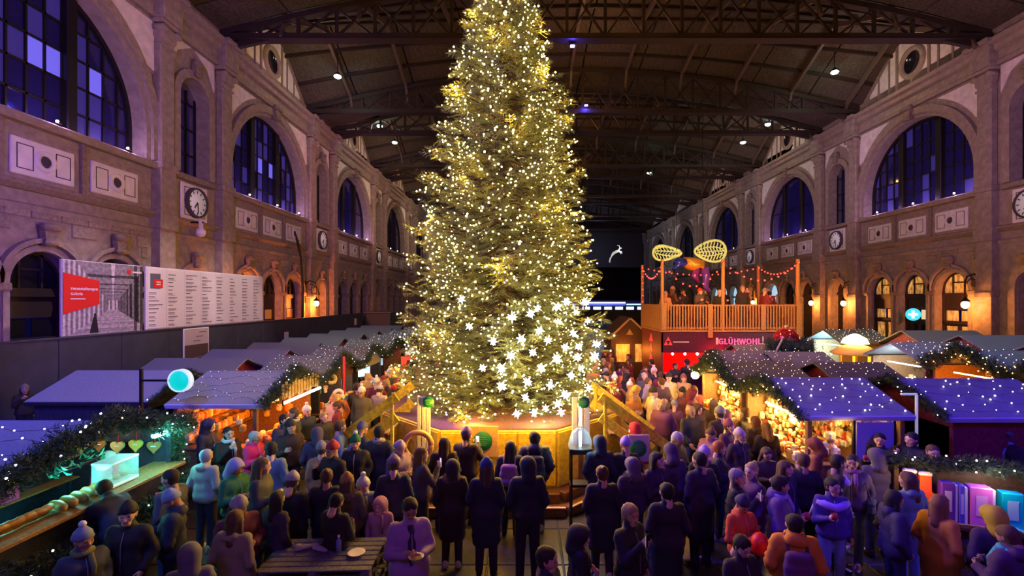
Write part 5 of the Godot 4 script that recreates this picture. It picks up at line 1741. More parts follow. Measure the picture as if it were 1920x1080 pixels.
	# red glossy ball with evergreen on the roofs before the bar
	var bb := thing("giant_bauble", "large glossy red bauble set in evergreen on the roofs before the bar", "bauble", Vector3(9.35, 2.75, -17.2))
	part(bb, "ball", ball(0.44, 24, 14), mat("bauble_red", Color(0.35, 0.02, 0.02), 0.08, 0.6))
	part(bb, "cap", lathe([Vector2(0.08, 0.43), Vector2(0.08, 0.52), Vector2(0.001, 0.53)], 12), mat("cap_gold", Color(0.6, 0.4, 0.12), 0.3, 0.9))
	var ring := []
	for i in 13:
		ring.append(Vector3(9.35 + cos(TAU * i / 12) * 0.55, 2.5 + 0.12 * sin(i * 2.0), -17.0 + sin(TAU * i / 12) * 0.4))
	garland("bushy evergreen wreath with white bulbs round the giant red bauble", ring, 0.24, "fairy_white_light", 0.2, 1.6)
	var lp := thing("leaning_pole", "thin leaning wooden pole beside the giant red bauble", "pole", Vector3(8.3, 1.7, -16.6))
	part(lp, "shaft", tube([Vector3(0, 0, 0), Vector3(0.6, 1.15, 0)], [0.035, 0.03], 8), mats["pale_wood"])
	part(lp, "tip", ball(0.05, 8, 5), mats["pale_wood"], Vector3(0.61, 1.18, 0))
	part(lp, "foot", box(Vector3(0.1, 1.7, 0.1)), mats["stall_brown"], Vector3(0, -0.85, 0))
	# pale downlight pole between the two blue roofs
	var pp := thing("lamp_pole", "thin white lit lamp pole with a short arm between the two blue roofs", "lamp", Vector3(7.62, 0, -9.35))
	part(pp, "shaft", box(Vector3(0.045, 2.35, 0.045), 0.01), glow("pole_light", Color(0.8, 0.85, 1.0), 0.25), Vector3(0, 1.175, 0))
	part(pp, "arm", box(Vector3(0.32, 0.04, 0.04), 0.01), mats["pole_light"], Vector3(-0.15, 2.36, 0))
	market_rack()

# shelves of small goods that stand out singly
func golden_goods(t: Node3D, whose: String) -> void:
	var hd := 1.1
	var i := 0
	var plate := lathe([Vector2(0.001, 0.0), Vector2(0.06, 0.0), Vector2(0.11, 0.02), Vector2(0.105, 0.03), Vector2(0.001, 0.012)], 16)
	var jar := lathe([Vector2(0.001, 0), Vector2(0.05, 0), Vector2(0.055, 0.02), Vector2(0.055, 0.1), Vector2(0.04, 0.12), Vector2(0.04, 0.14), Vector2(0.001, 0.14)], 14)
	var bell := lathe([Vector2(0.001, 0.13), Vector2(0.03, 0.125), Vector2(0.05, 0.07), Vector2(0.075, 0.02), Vector2(0.08, 0.0)], 14)
	var cols := [Color(0.92, 0.88, 0.78), Color(0.85, 0.35, 0.06), Color(0.9, 0.72, 0.3), Color(0.75, 0.08, 0.05)]
	for row in 3:
		for k in 8:
			i += 1
			var kind := (i * 5 + row) % 3
			var c: Color = cols[(i * 7 + row * 3) % 4]
			var m := mat("ware %s" % c.to_html(), c, 0.35)
			var cn: String = ["cream", "orange", "golden", "red"][(i * 7 + row * 3) % 4]
			var p := Vector3(-hd + 2.2 * (k + 0.5) / 8, [1.06, 1.12, 1.5][row], [-0.1, -1.68, -1.68][row])
			var place: String = ["on the counter", "on the lower back shelf", "on the upper back shelf"][row]
			var kn: String = ["plate", "jar", "bell"][kind]
			var o := single(kn, "%s glazed %s %s, %s" % [cn, kn, place, whose], kn, [plate, jar, bell][kind], m, t.transform * p, Vector3.ZERO, "small wares on the %s" % whose)
			if kind == 0 and row > 0:
				o.position = t.transform * (p + Vector3(0, 0.11, -0.07))
				o.rotation = Vector3(PI / 2 - 0.2, t.rotation.y, 0)

func pastry_stall(t: Node3D, o: Dictionary) -> void:
	# teal lamps, hearts on the end wall, rolls and tarts on the counter, glass case
	var rot := t.rotation.y
	var teal := glow("teal_lamp_light", Color(0.35, 1.0, 0.9), 16.0)
	var q := thing("flood_lamp", "glaring teal-white flood lamp at the far corner of the pastry stall", "lamp", t.transform * Vector3(1.1, 1.95, 0.12))
	part(q, "housing", box(Vector3(0.1, 0.1, 0.36), 0.02), mats["iron"], Vector3(0, 0.08, 0))
	part(q, "lit_bulb", box(Vector3(0.09, 0.07, 0.3), 0.02), teal)
	omni(q.position + Vector3(0.12, -0.05, 0.1), Color(0.4, 1.0, 0.92), 1.3, 0.1)
	var gm := mat("teal_leaf", Color(0.02, 0.25, 0.16), 0.5)
	var dl := thing("teal_swag", "bright teal leaf swag hanging inside the pastry stall roof", "garland", t.transform * Vector3(0.3, 1.72, -0.5))
	var st := st_new()
	for i in 40:
		var p := Vector3(rng.randf_range(-0.16, 0.16), rng.randf_range(-0.08, 0.08), rng.randf_range(-0.45, 0.45))
		needle(st, p, Vector3(rng.randf_range(-1, 1), rng.randf_range(-0.3, 1), rng.randf_range(-1, 1)).normalized(), Vector3(rng.randf_range(-1, 1), 0, rng.randf_range(-1, 1)).normalized(), 0.14, 0.03)
	tag(part(dl, "leaves", done(st), gm), "", "", "", "stuff")
	part(dl, "stem", tube([Vector3(0, 0, -0.45), Vector3(0, -0.04, 0), Vector3(0, 0, 0.45)], [0.015], 6), mats["iron"])
	omni(t.transform * Vector3(1.1, 1.9, -1.1), Color(1, 0.8, 0.5), 0.16, 0.05)  # added warm omni without a lamp, brightens the hearts
	var hp := PackedVector2Array()
	for i in 25:
		var a := TAU * i / 24
		hp.append(Vector2(0.0055 * 16 * pow(sin(a), 3), 0.0055 * (13 * cos(a) - 5 * cos(2 * a) - 2 * cos(3 * a) - cos(4 * a))))
	var hm := prism(hp, 0.03)
	for i in 5:
		var g := thing("gingerbread_heart", "%s iced gingerbread heart hanging on the end wall of the pastry stall" % ["leftmost yellow", "second brown", "middle golden", "fourth yellow", "last pale"][i], "gingerbread", t.transform * Vector3(1.5, 1.62 + 0.03 * (i % 2), -1.55 + 0.32 * i), 0.0, "gingerbread hearts")
		part(g, "heart", hm, mat("ginger %d" % (i % 3), [Color(0.75, 0.5, 0.1), Color(0.35, 0.17, 0.06), Color(0.7, 0.55, 0.25)][i % 3], 0.7), Vector3.ZERO, Vector3.ZERO, Vector3.ONE * 1.35)
		part(g, "icing", box(Vector3(0.09, 0.015, 0.008), 0.003), mat("icing", Color(0.9, 0.9, 0.85), 0.5), Vector3(0, 0.01, 0.043))
		part(g, "ribbon", tube([Vector3(0, 0.06, 0.01), Vector3(0, 0.3, 0)], [0.006], 5), mats["poster_red"])
	var roll := tube([Vector3(-0.13, 0, 0), Vector3(-0.08, 0.02, 0.01), Vector3(0, 0.03, 0.015), Vector3(0.08, 0.02, 0.01), Vector3(0.13, 0, 0)], [0.02, 0.045, 0.05, 0.045, 0.02], 10)
	var brown := textured("crust", Color(0.5, 0.22, 0.06), 0.5, 0.08, 3.0, 0.5)
	for i in 14:
		single("bread_roll", "brown roll, %s from the near end, %s on the pastry counter" % [["first", "second", "third", "fourth", "fifth", "sixth", "last"][i % 7], ["front row", "rear row"][int(i / 7)]], "bread", roll, brown, t.transform * Vector3(-1.35 + 0.11 * (i % 7), 1.37 + 0.075 * int(i / 7), -0.12 + 0.1 * int(i / 7)), Vector3(0, rot + 0.2 * sin(i * 2.0), 0), "brown rolls on the pastry counter")
	for i in 5:
		var br := single("braid_loaf", "long golden braided loaf on the pastry counter, %s" % ["at its near corner", "second along", "beside the glass case", "behind the rolls", "under the hearts"][i], "bread", roll, textured("golden_crust", Color(0.65, 0.36, 0.09), 0.45, 0.1, 3.0, 0.4), t.transform * Vector3(-0.45 + 0.16 * i, 1.38, -0.1), Vector3(0, rot + 1.2, 0))
		br.scale = Vector3(1.5, 1.2, 1.2)
	var cs := thing("display_case", "small glass display case lit teal on the pastry stall counter", "display case", t.transform * Vector3(0.55, 1.34, -0.15), rot)
	part(cs, "base", box(Vector3(0.5, 0.05, 0.34), 0.01), mats["board_edge"], Vector3(0, 0.025, 0))
	var cg := mat("case_glass", Color(0.5, 0.9, 0.95), 0.05)
	cg.transparency = BaseMaterial3D.TRANSPARENCY_ALPHA
	cg.albedo_color.a = 0.25
	part(cs, "glass_front", box(Vector3(0.48, 0.3, 0.01)), cg, Vector3(0, 0.2, 0.16))
	part(cs, "glass_side", box(Vector3(0.01, 0.3, 0.32)), cg, Vector3(0.24, 0.2, 0))
	part(cs, "glass_side", box(Vector3(0.01, 0.3, 0.32)), cg, Vector3(-0.24, 0.2, 0))
	part(cs, "top", box(Vector3(0.5, 0.03, 0.34), 0.008), mats["board_edge"], Vector3(0, 0.365, 0))
	for i in 3:
		single("pastry", "pale round pastry inside the glass case, %s" % ["near end", "middle", "far end"][i], "pastry", ball(0.06, 12, 6, 0.6), mats["golden_crust"], t.transform * Vector3(0.4 + 0.15 * i, 1.43, -0.15))
	var lm := thing("lemon_jug", "small bright yellow jug on the near corner of the pastry counter", "jug", t.transform * Vector3(-1.5, 1.34, 0.08))
	part(lm, "body", lathe([Vector2(0.001, 0), Vector2(0.045, 0), Vector2(0.06, 0.05), Vector2(0.04, 0.12), Vector2(0.045, 0.15)], 14), mat("jug_yellow", Color(0.8, 0.6, 0.03), 0.35))
	part(lm, "handle", tube([Vector3(0.04, 0.13, 0), Vector3(0.09, 0.1, 0), Vector3(0.05, 0.04, 0)], [0.009], 6), mats["jug_yellow"])
	# magenta boxes stacked behind the counter
	for i in 3:
		single("gift_box", "magenta gift box %s behind the pastry counter" % ["at the bottom of the stack", "in the middle of the stack", "on top of the stack"][i], "box", box(Vector3(0.3, 0.12, 0.22), 0.012), mat("magenta_box", Color(0.6, 0.06, 0.25), 0.5), t.transform * Vector3(0.35, 1.17 + 0.125 * i, -1.7), Vector3(0, rot, 0))

func market_rack() -> void:
	# the low open rack at the lower right: garland on top, box sets and cloths in bright colours
	var t := thing("display_rack", "open wooden market rack with a garlanded top in the lower right corner", "rack", Vector3(7.3, 0, -7.2), -0.35)
	for e in [-1, 1]:
		part(t, "post", box(Vector3(0.08, 1.62, 0.08), 0.01), mats["stall_brown"], Vector3(e * 1.45, 0.81, 0))
		part(t, "foot", box(Vector3(0.08, 0.08, 0.7), 0.01), mats["stall_brown"], Vector3(e * 1.45, 0.04, 0.2))
	part(t, "back_board", box(Vector3(2.9, 1.1, 0.04), 0.01), mats["stall_brown"], Vector3(0, 1.05, -0.06))
	part(t, "shelf", box(Vector3(2.9, 0.05, 0.4), 0.01), mats["stall_wood"], Vector3(0, 0.78, 0.12))
	part(t, "shelf_lip", box(Vector3(2.9, 0.07, 0.03), 0.006), mats["stall_wood"], Vector3(0, 0.83, 0.32))
	garland("evergreen garland with white bulbs on top of the open market rack", [t.transform * Vector3(-1.55, 1.62, 0.02), t.transform * Vector3(-0.6, 1.66, 0.05), t.transform * Vector3(0.5, 1.64, 0.05), t.transform * Vector3(1.55, 1.66, 0.02)], 0.13, "fairy_white_light", 0.09, 1.6)
	omni(t.transform * Vector3(-0.3, 1.58, 0.35), Color(1, 0.9, 0.8), 0.28, 0.06)
	omni(t.transform * Vector3(-1.25, 1.45, 0.4), Color(1, 0.75, 0.5), 0.25, 0.06)
	var items := [[-0.86, 0.17, 0.62, 0.16, Color(0.12, 0.03, 0.25), "dark violet slipcase box leaning on the open market rack"], [-0.7, 0.05, 0.6, 0.2, Color(0.08, 0.06, 0.45), "thin blue slipcase box beside the violet one on the rack"], [-0.47, 0.27, 0.6, 0.2, Color(0.7, 0.16, 0.6), "wide magenta slipcase box standing on the open market rack"], [-0.1, 0.25, 0.56, 0.16, Color(0.0, 0.45, 0.55), "turquoise slipcase box standing on the open market rack"], [0.28, 0.4, 0.52, 0.16, Color(0.55, 0.45, 0.08), "wide mustard yellow slipcase box at the end of the rack"]]
	for q in items:
		var b := thing("slipcase_box", q[5], "box", t.transform * Vector3(q[0], 0.806, 0.16), t.rotation.y)
		var wd: float = maxf(q[1], 0.07)
		part(b, "case", box(Vector3(wd, q[2], q[3]), 0.012), mat("case " + str(q[4]), q[4], 0.35), Vector3(0, q[2] / 2, 0))
		part(b, "page_block", box(Vector3(0.035, q[2] - 0.04, q[3] - 0.02), 0.004), mats["paper_white"], Vector3(wd / 2 + 0.015, q[2] / 2, 0))
		part(b, "cover_print", box(Vector3(wd * 0.5, q[2] * 0.5, 0.006)), mat("cover " + str(q[4]), q[4].lerp(Color(0.9, 0.85, 0.9), 0.35), 0.4), Vector3(0, q[2] * 0.55, q[3] / 2 + 0.002))
	var reds := [[-1.3, 1.3, Color(0.75, 0.01, 0.02), "bright red cloth stocking hanging at the near end of the rack"], [-1.1, 1.28, Color(0.8, 0.08, 0.01), "orange-red cloth stocking hanging beside the red one"], [-1.2, 0.95, Color(0.7, 0.02, 0.2), "pink cloth stocking hanging below the red ones"]]
	var pf := PackedVector2Array([Vector2(-0.07, 0.22), Vector2(0.07, 0.22), Vector2(0.075, -0.05), Vector2(0.17, -0.14), Vector2(0.17, -0.2), Vector2(0.1, -0.24), Vector2(-0.04, -0.2), Vector2(-0.08, -0.1)])
	for q in reds:
		var s := thing("stocking", q[3], "stocking", t.transform * Vector3(q[0], q[1], 0.06), t.rotation.y)
		part(s, "cloth", prism(pf, 0.07), mat("cloth " + str(q[2]), q[2], 0.8))
		part(s, "cuff", box(Vector3(0.18, 0.07, 0.09), 0.02), mats["paper_white"], Vector3(0, 0.21, 0.035))
		part(s, "loop", tube([Vector3(0, 0.24, 0.03), Vector3(0.0, 0.32, 0.0)], [0.008], 5), mats["iron"])
	single("ornament_bowl", "small turquoise bowl on the lower shelf edge of the open rack", "bowl", lathe([Vector2(0.001, 0), Vector2(0.05, 0), Vector2(0.11, 0.07), Vector2(0.1, 0.075), Vector2(0.001, 0.02)], 16), mat("bowl_teal", Color(0.1, 0.5, 0.4), 0.4), t.transform * Vector3(0.02, 0.806, 0.28))

# ---------------------------------------------------------------- the mulled wine bar: container below, wooden terrace above
func build_deck() -> void:
	var x0 := 5.67
	var x1 := 11.4
	var z0 := -20.0
	var z1 := -23.4
	var fl := 2.9
	var wood := textured("terrace_wood", Color(0.62, 0.32, 0.1), 0.6, 0.03, 1.2, 0.4)
	var dark := textured("container_plum", Color(0.09, 0.012, 0.04), 0.5, 0.02, 0.8, 0.2)
	var c := thing("wine_bar", "plum coloured mulled wine bar container with a glowing red serving hatch", "bar", Vector3((x0 + x1) / 2, 0, (z0 + z1) / 2))
	var hw := (x1 - x0) / 2
	var hz := (z0 - z1) / 2
	part(c, "sign_band", box(Vector3(2 * hw, 0.85, 0.08), 0.01), dark, Vector3(0, 2.42, hz - 0.04))
	part(c, "side_wall", box(Vector3(0.08, 2.85, 2 * hz), 0.01), textured("bar_side", Color(0.22, 0.05, 0.05), 0.5, 0.02, 0.8, 0.2), Vector3(-hw + 0.04, 1.43, 0))
	part(c, "side_wall", box(Vector3(0.08, 2.85, 2 * hz), 0.01), dark, Vector3(hw - 0.04, 1.43, 0))
	part(c, "back_wall", box(Vector3(2 * hw, 2.85, 0.08), 0.01), dark, Vector3(0, 1.43, -hz + 0.04))
	part(c, "counter", box(Vector3(2 * hw - 1.4, 0.08, 0.5), 0.015), mats["stall_wood"], Vector3(-0.6, 1.1, hz))
	part(c, "front_board", box(Vector3(2 * hw - 1.4, 1.05, 0.06), 0.01), dark, Vector3(-0.6, 0.53, hz - 0.1))
	part(c, "menu_wall", box(Vector3(1.3, 2.0, 0.06), 0.01), dark, Vector3(hw - 0.7, 1.0, hz - 0.06))
	part(c, "hatch_curtain", box(Vector3(2 * hw - 1.5, 1.75, 0.05)), mat("hatch_red", Color(0.7, 0.03, 0.02), 0.6), Vector3(-0.6, 1.1, -0.4))
	for i in 8:
		part(c, "hatch_lamp", ball(0.06, 10, 6), glow("hatch_lamp_light", Color(1, 0.45, 0.35), 12.0), Vector3(-hw + 0.5 + 0.52 * i, 1.93, hz - 0.12))
		if i % 2 == 0:
			omni(c.position + Vector3(-hw + 0.5 + 0.52 * i, 1.85, hz - 0.35), Color(1, 0.06, 0.03), 2.2, 0.1)
	omni(c.position + Vector3(-0.6, 1.95, hz + 0.3), Color(1, 0.1, 0.06), 1.5, 0.1)
	part(c, "menu_lines", notice_lines(5), mat("menu_print", Color(0.6, 0.5, 0.5), 0.6), Vector3(hw - 0.7, 1.7, hz - 0.02))
	var pink := glow("bar_letter_light", Color(1.0, 0.1, 0.28), 1.1, Color(0.6, 0.05, 0.2))
	var lm := letters("GLÜHWOHL", 0.32, 0.03, true)
	part(c, "lettering", lm, pink, Vector3(0.4, 2.46, hz + 0.02), Vector3.ZERO, Vector3(1.0, 1, 1))
	var pale := mat("sign_pale", Color(0.6, 0.5, 0.55), 0.5)
	part(c, "sign_bar", box(Vector3(0.1, 0.28, 0.02)), pale, Vector3(-0.55, 2.48, hz + 0.01))
	part(c, "sign_arrow", prism(PackedVector2Array([Vector2(-0.02, 0.3), Vector2(0.02, 0.3), Vector2(0.02, 0.0), Vector2(0.07, 0.0), Vector2(0, -0.09), Vector2(-0.07, 0.0), Vector2(-0.02, 0.0)]), 0.02), pale, Vector3(1.36, 2.37, hz))
	var redl := glow("bar_mark_light", Color(0.9, 0.06, 0.06), 0.5, Color(0.6, 0.05, 0.05))
	var tris := st_new()
	for q in [Vector2(0, 0.14), Vector2(-0.09, -0.04), Vector2(0.09, -0.04)]:
		add_prism(tris, PackedVector2Array([Vector2(-0.085, -0.07), Vector2(0.085, -0.07), Vector2(0, 0.1)]), 0.02, Transform3D(Basis(), Vector3(q.x, q.y, 0)))
	part(c, "triangle_mark", done(tris), redl, Vector3(-hw + 0.28, 2.42, hz))
	part(c, "slogan_line", box(Vector3(0.66, 0.045, 0.015)), pale, Vector3(-hw + 0.82, 2.44, hz + 0.005))
	var side := st_new()
	for i in 3:
		add_prism(side, PackedVector2Array([Vector2(-0.3, -0.16), Vector2(0.3, -0.16), Vector2(0, 0.2)]), 0.02, Transform3D(Basis(Vector3.UP, -PI / 2), Vector3(-hw, 2.5 - 0.42 * i, 0.1)))
	part(c, "side_mark", done(side), redl)
	# terrace
	var t := thing("terrace", "wooden terrace with slatted rail and posts on top of the wine bar", "terrace", Vector3((x0 + x1) / 2, fl, (z0 + z1) / 2))
	part(t, "deck", box(Vector3(2 * hw + 0.1, 0.08, 2 * hz + 0.1), 0.01), wood, Vector3(0, 0.0, 0))
	part(t, "top_rail", box(Vector3(2 * hw, 0.07, 0.09), 0.01), wood, Vector3(0, 1.06, hz))
	part(t, "bottom_rail", box(Vector3(2 * hw, 0.07, 0.07), 0.01), wood, Vector3(0, 0.12, hz))
	var slat := box(Vector3(0.055, 1.02, 0.03), 0.006)
	for i in 46:
		part(t, "rail_slat", slat, wood, Vector3(-hw + 0.14 + i * 0.122, 0.57, hz + 0.05))
	for x in [-hw + 0.09, -0.85, 1.35, hw - 0.03]:
		part(t, "rail_plank", box(Vector3(0.2, 1.4 if x > -1.0 and x < 0 or x > 2 else 1.06, 0.05), 0.01), wood, Vector3(x, 0.42 if x > -1.0 and x < 0 or x > 2 else 0.57, hz + 0.075))
	for e in [-1, 1]:
		for j in 9:
			part(t, "side_board", box(Vector3(0.03, 1.06, 2 * hz / 9 - 0.01), 0.006), wood, Vector3(e * hw, 0.57, -hz + 2 * hz * (j + 0.5) / 9))
	part(t, "back_rail", box(Vector3(2 * hw, 1.0, 0.05), 0.01), wood, Vector3(0, 0.55, -hz))
	var posts := [[-hw + 0.03, hz], [-0.3, hz], [hw - 0.05, hz], [-hw + 0.03, -hz], [hw - 0.05, -hz]]
	for p in posts:
		part(t, "post", box(Vector3(0.11, 2.98, 0.11), 0.015), wood, Vector3(p[0], 1.5, p[1]))
	# red bulb strings sagging from post to post
	var redb := glow("red_bulb_light", Color(1.0, 0.04, 0.025), 6.0, Color(0.5, 0.02, 0.02))
	var n := 0
	for q in [[0, 1, 1.0, "left front"], [1, 2, 0.75, "right front"], [3, 0, 0.6, "left side"], [3, 4, 0.35, "rear"], [2, 4, 0.4, "right side"]]:
		var a := t.position + Vector3(posts[q[0]][0], 2.9, posts[q[0]][1] + 0.08)
		var b := t.position + Vector3(posts[q[1]][0], 2.9, posts[q[1]][1] + 0.08)
		var g := thing("bulb_string", "sagging string of red bulbs along the %s of the bar terrace" % q[3], "lights", Vector3.ZERO, 0.0, "red bulb strings on the terrace")
		var pts := []
		var m := int(a.distance_to(b) / 0.28)
		for i in m + 1:
			var s := float(i) / m
			var p := a.lerp(b, s) + Vector3(0, -q[2] * 4.0 * s * (1 - s), 0)
			pts.append(p)
			part(g, "bulb", ball(0.035, 8, 5), redb, p + Vector3(0, -0.05, 0))
		part(g, "cable", tube(pts, [0.008], 5), mats["iron"])
		for s in [0.2, 0.5, 0.8]:
			omni(a.lerp(b, s) + Vector3(0, -q[2] * 4.0 * s * (1 - s) - 0.1, 0.06), Color(1, 0.12, 0.08), 0.45, 0.05)
	var vs := thing("bulb_string", "red bulbs running straight down the rear left terrace post", "lights", Vector3.ZERO, 0.0, "red bulb strings on the terrace")
	for i in 8:
		part(vs, "bulb", ball(0.035, 8, 5), redb, t.position + Vector3(-hw + 0.03, 2.7 - 0.3 * i, -hz + 0.09))
	part(vs, "cable", box(Vector3(0.015, 2.3, 0.015)), mats["iron"], t.position + Vector3(-hw + 0.03, 1.65, -hz + 0.07))
	omni(Vector3(7.2, 5.2, -17.6), Color(1, 0.7, 0.38), 11.0, 0.15)  # two added omnis in open air, brighten the slatted rail
	omni(Vector3(10.4, 5.2, -17.6), Color(1, 0.66, 0.4), 8.0, 0.15)

func notice_lines(n: int) -> ArrayMesh:
	var st := st_new()
	for i in n:
		add_box(st, Vector3(-0.1 * (i % 2), -0.2 * i, 0), Vector3(0.5 - 0.12 * (i % 2), 0.04, 0.01))
	return done(st)

# ---------------------------------------------------------------- the hanging winged figure, pallets
func build_extras() -> void:
	# plain stand-in for the big suspended sculpture: gold wire wings, rounded coloured body
	var s := thing("hanging_figure", "big colourful balloon-like winged figure hanging above the bar terrace", "sculpture", Vector3(12.6, 7.2, -36.8))
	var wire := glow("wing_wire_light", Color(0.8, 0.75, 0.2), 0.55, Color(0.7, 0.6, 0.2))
	for e in [-1, 1]:
		var ol := []
		for i in 21:
			var a := TAU * i / 20
			ol.append(Vector3(e * (1.35 + 1.15 * cos(a)), (0.75 if e > 0 else 0.6) + (0.78 if e > 0 else 0.5) * sin(a) + 0.15 * sin(a * 2.0), 0.15 * cos(a)))
		var wg := part(s, "wing_frame", tube(ol, [0.09], 8), wire, Vector3(e * 0.3, 0, -0.2))
		for i in 9:
			var u := 0.4 + 0.24 * i
			var y0 := (0.75 if e > 0 else 0.6)
			var hh := (0.7 if e > 0 else 0.45) * sqrt(maxf(1.0 - pow((u - 1.35) / 1.15, 2.0), 0.02))
			part(wg, "wing_wire", tube([Vector3(e * u, y0 - hh, 0), Vector3(e * (u + 0.16), y0 - hh * 0.3, 0.1), Vector3(e * (u - 0.05), y0 + hh * 0.35, 0.1), Vector3(e * (u + 0.1), y0 + hh, 0)], [0.05], 6), wire)
		for j in 3:
			part(wg, "wing_wire", tube([Vector3(e * 0.35, 0.5 + 0.15 * j, 0.02), Vector3(e * 1.1, 0.35 + 0.35 * j, 0.12), Vector3(e * 1.8, 0.45 + 0.3 * j, 0.1), Vector3(e * 2.3, 0.6 + 0.15 * j, 0.02)], [0.045], 6), wire)
	var blue := mat("figure_blue", Color(0.02, 0.03, 0.35), 0.3)
	var org := mat("figure_orange", Color(0.85, 0.25, 0.02), 0.35)
	var vio := mat("figure_violet", Color(0.25, 0.06, 0.5), 0.3)
	var gold := mat("figure_gold", Color(0.8, 0.6, 0.05), 0.3)
	part(s, "head", ball(0.38, 18, 10), blue, Vector3(-0.95, -0.15, 0.2))
	part(s, "arm", tube([Vector3(-0.4, -0.1, 0.2), Vector3(-1.0, -0.35, 0.3), Vector3(-1.35, -0.75, 0.35)], [0.3, 0.24, 0.15], 12), blue)
	part(s, "torso", tube([Vector3(-0.55, 0.0, 0), Vector3(-0.1, -0.2, 0), Vector3(0.5, -0.35, 0), Vector3(1.0, -0.4, 0)], [0.3, 0.5, 0.52, 0.4], 16), org)
	part(s, "sash", tube([Vector3(-0.2, 0.1, 0.3), Vector3(0.2, -0.35, 0.5), Vector3(0.7, -0.3, 0.4)], [0.12, 0.16, 0.12], 10), gold)
	part(s, "leg", tube([Vector3(0.6, -0.6, 0.1), Vector3(0.3, -1.2, 0.2), Vector3(0.6, -1.7, 0.2)], [0.36, 0.28, 0.18], 12), mat("figure_plum", Color(0.3, 0.03, 0.25), 0.3))
	part(s, "leg", tube([Vector3(1.1, -0.6, -0.1), Vector3(1.3, -1.3, 0), Vector3(1.2, -2.0, 0.05), Vector3(1.45, -2.4, 0.2)], [0.38, 0.3, 0.22, 0.16], 12), vio)
	for e in [-1.0, 1.0]:
		part(s, "cable", tube([Vector3(e, 0.8, 0), Vector3(e, 11.25, 0)], [0.02], 5), mats["iron"])
	omni(Vector3(12.0, 6.5, -33.5), Color(1, 0.8, 0.6), 9.0, 0.3)  # added omni without a lamp, brightens the figure
	# blue-lit pallets in the foreground
	var pw := textured("pallet_wood", Color(0.2, 0.19, 0.26), 0.7, 0.03, 1.0, 0.4)
	for k in 6:
		var p := thing("pallet", "blue-lit wooden pallet, %s of the foreground stack" % ["lowest", "second from the floor", "third from the floor", "third from the top", "second from the top", "topmost"][k], "pallet", Vector3(-2.65 + 0.02 * (k % 2), 0.146 * k, -6.3), 0.02 * (k % 3), "stacked pallets")
		for i in 7:
			part(p, "deck_board", box(Vector3(1.4, 0.022, 0.1), 0.004), pw, Vector3(0, 0.13, -0.36 + 0.12 * i))
		for x in [-0.63, 0.0, 0.63]:
			part(p, "bearer", box(Vector3(0.1, 0.022, 0.84), 0.004), pw, Vector3(x, 0.108, 0))
			for z in [-0.36, 0.0, 0.36]:
				part(p, "block", box(Vector3(0.12, 0.075, 0.12), 0.006), pw, Vector3(x, 0.06, z))
		for z in [-0.36, 0.0, 0.36]:
			part(p, "bottom_board", box(Vector3(1.4, 0.02, 0.1), 0.004), pw, Vector3(0, 0.012, z))

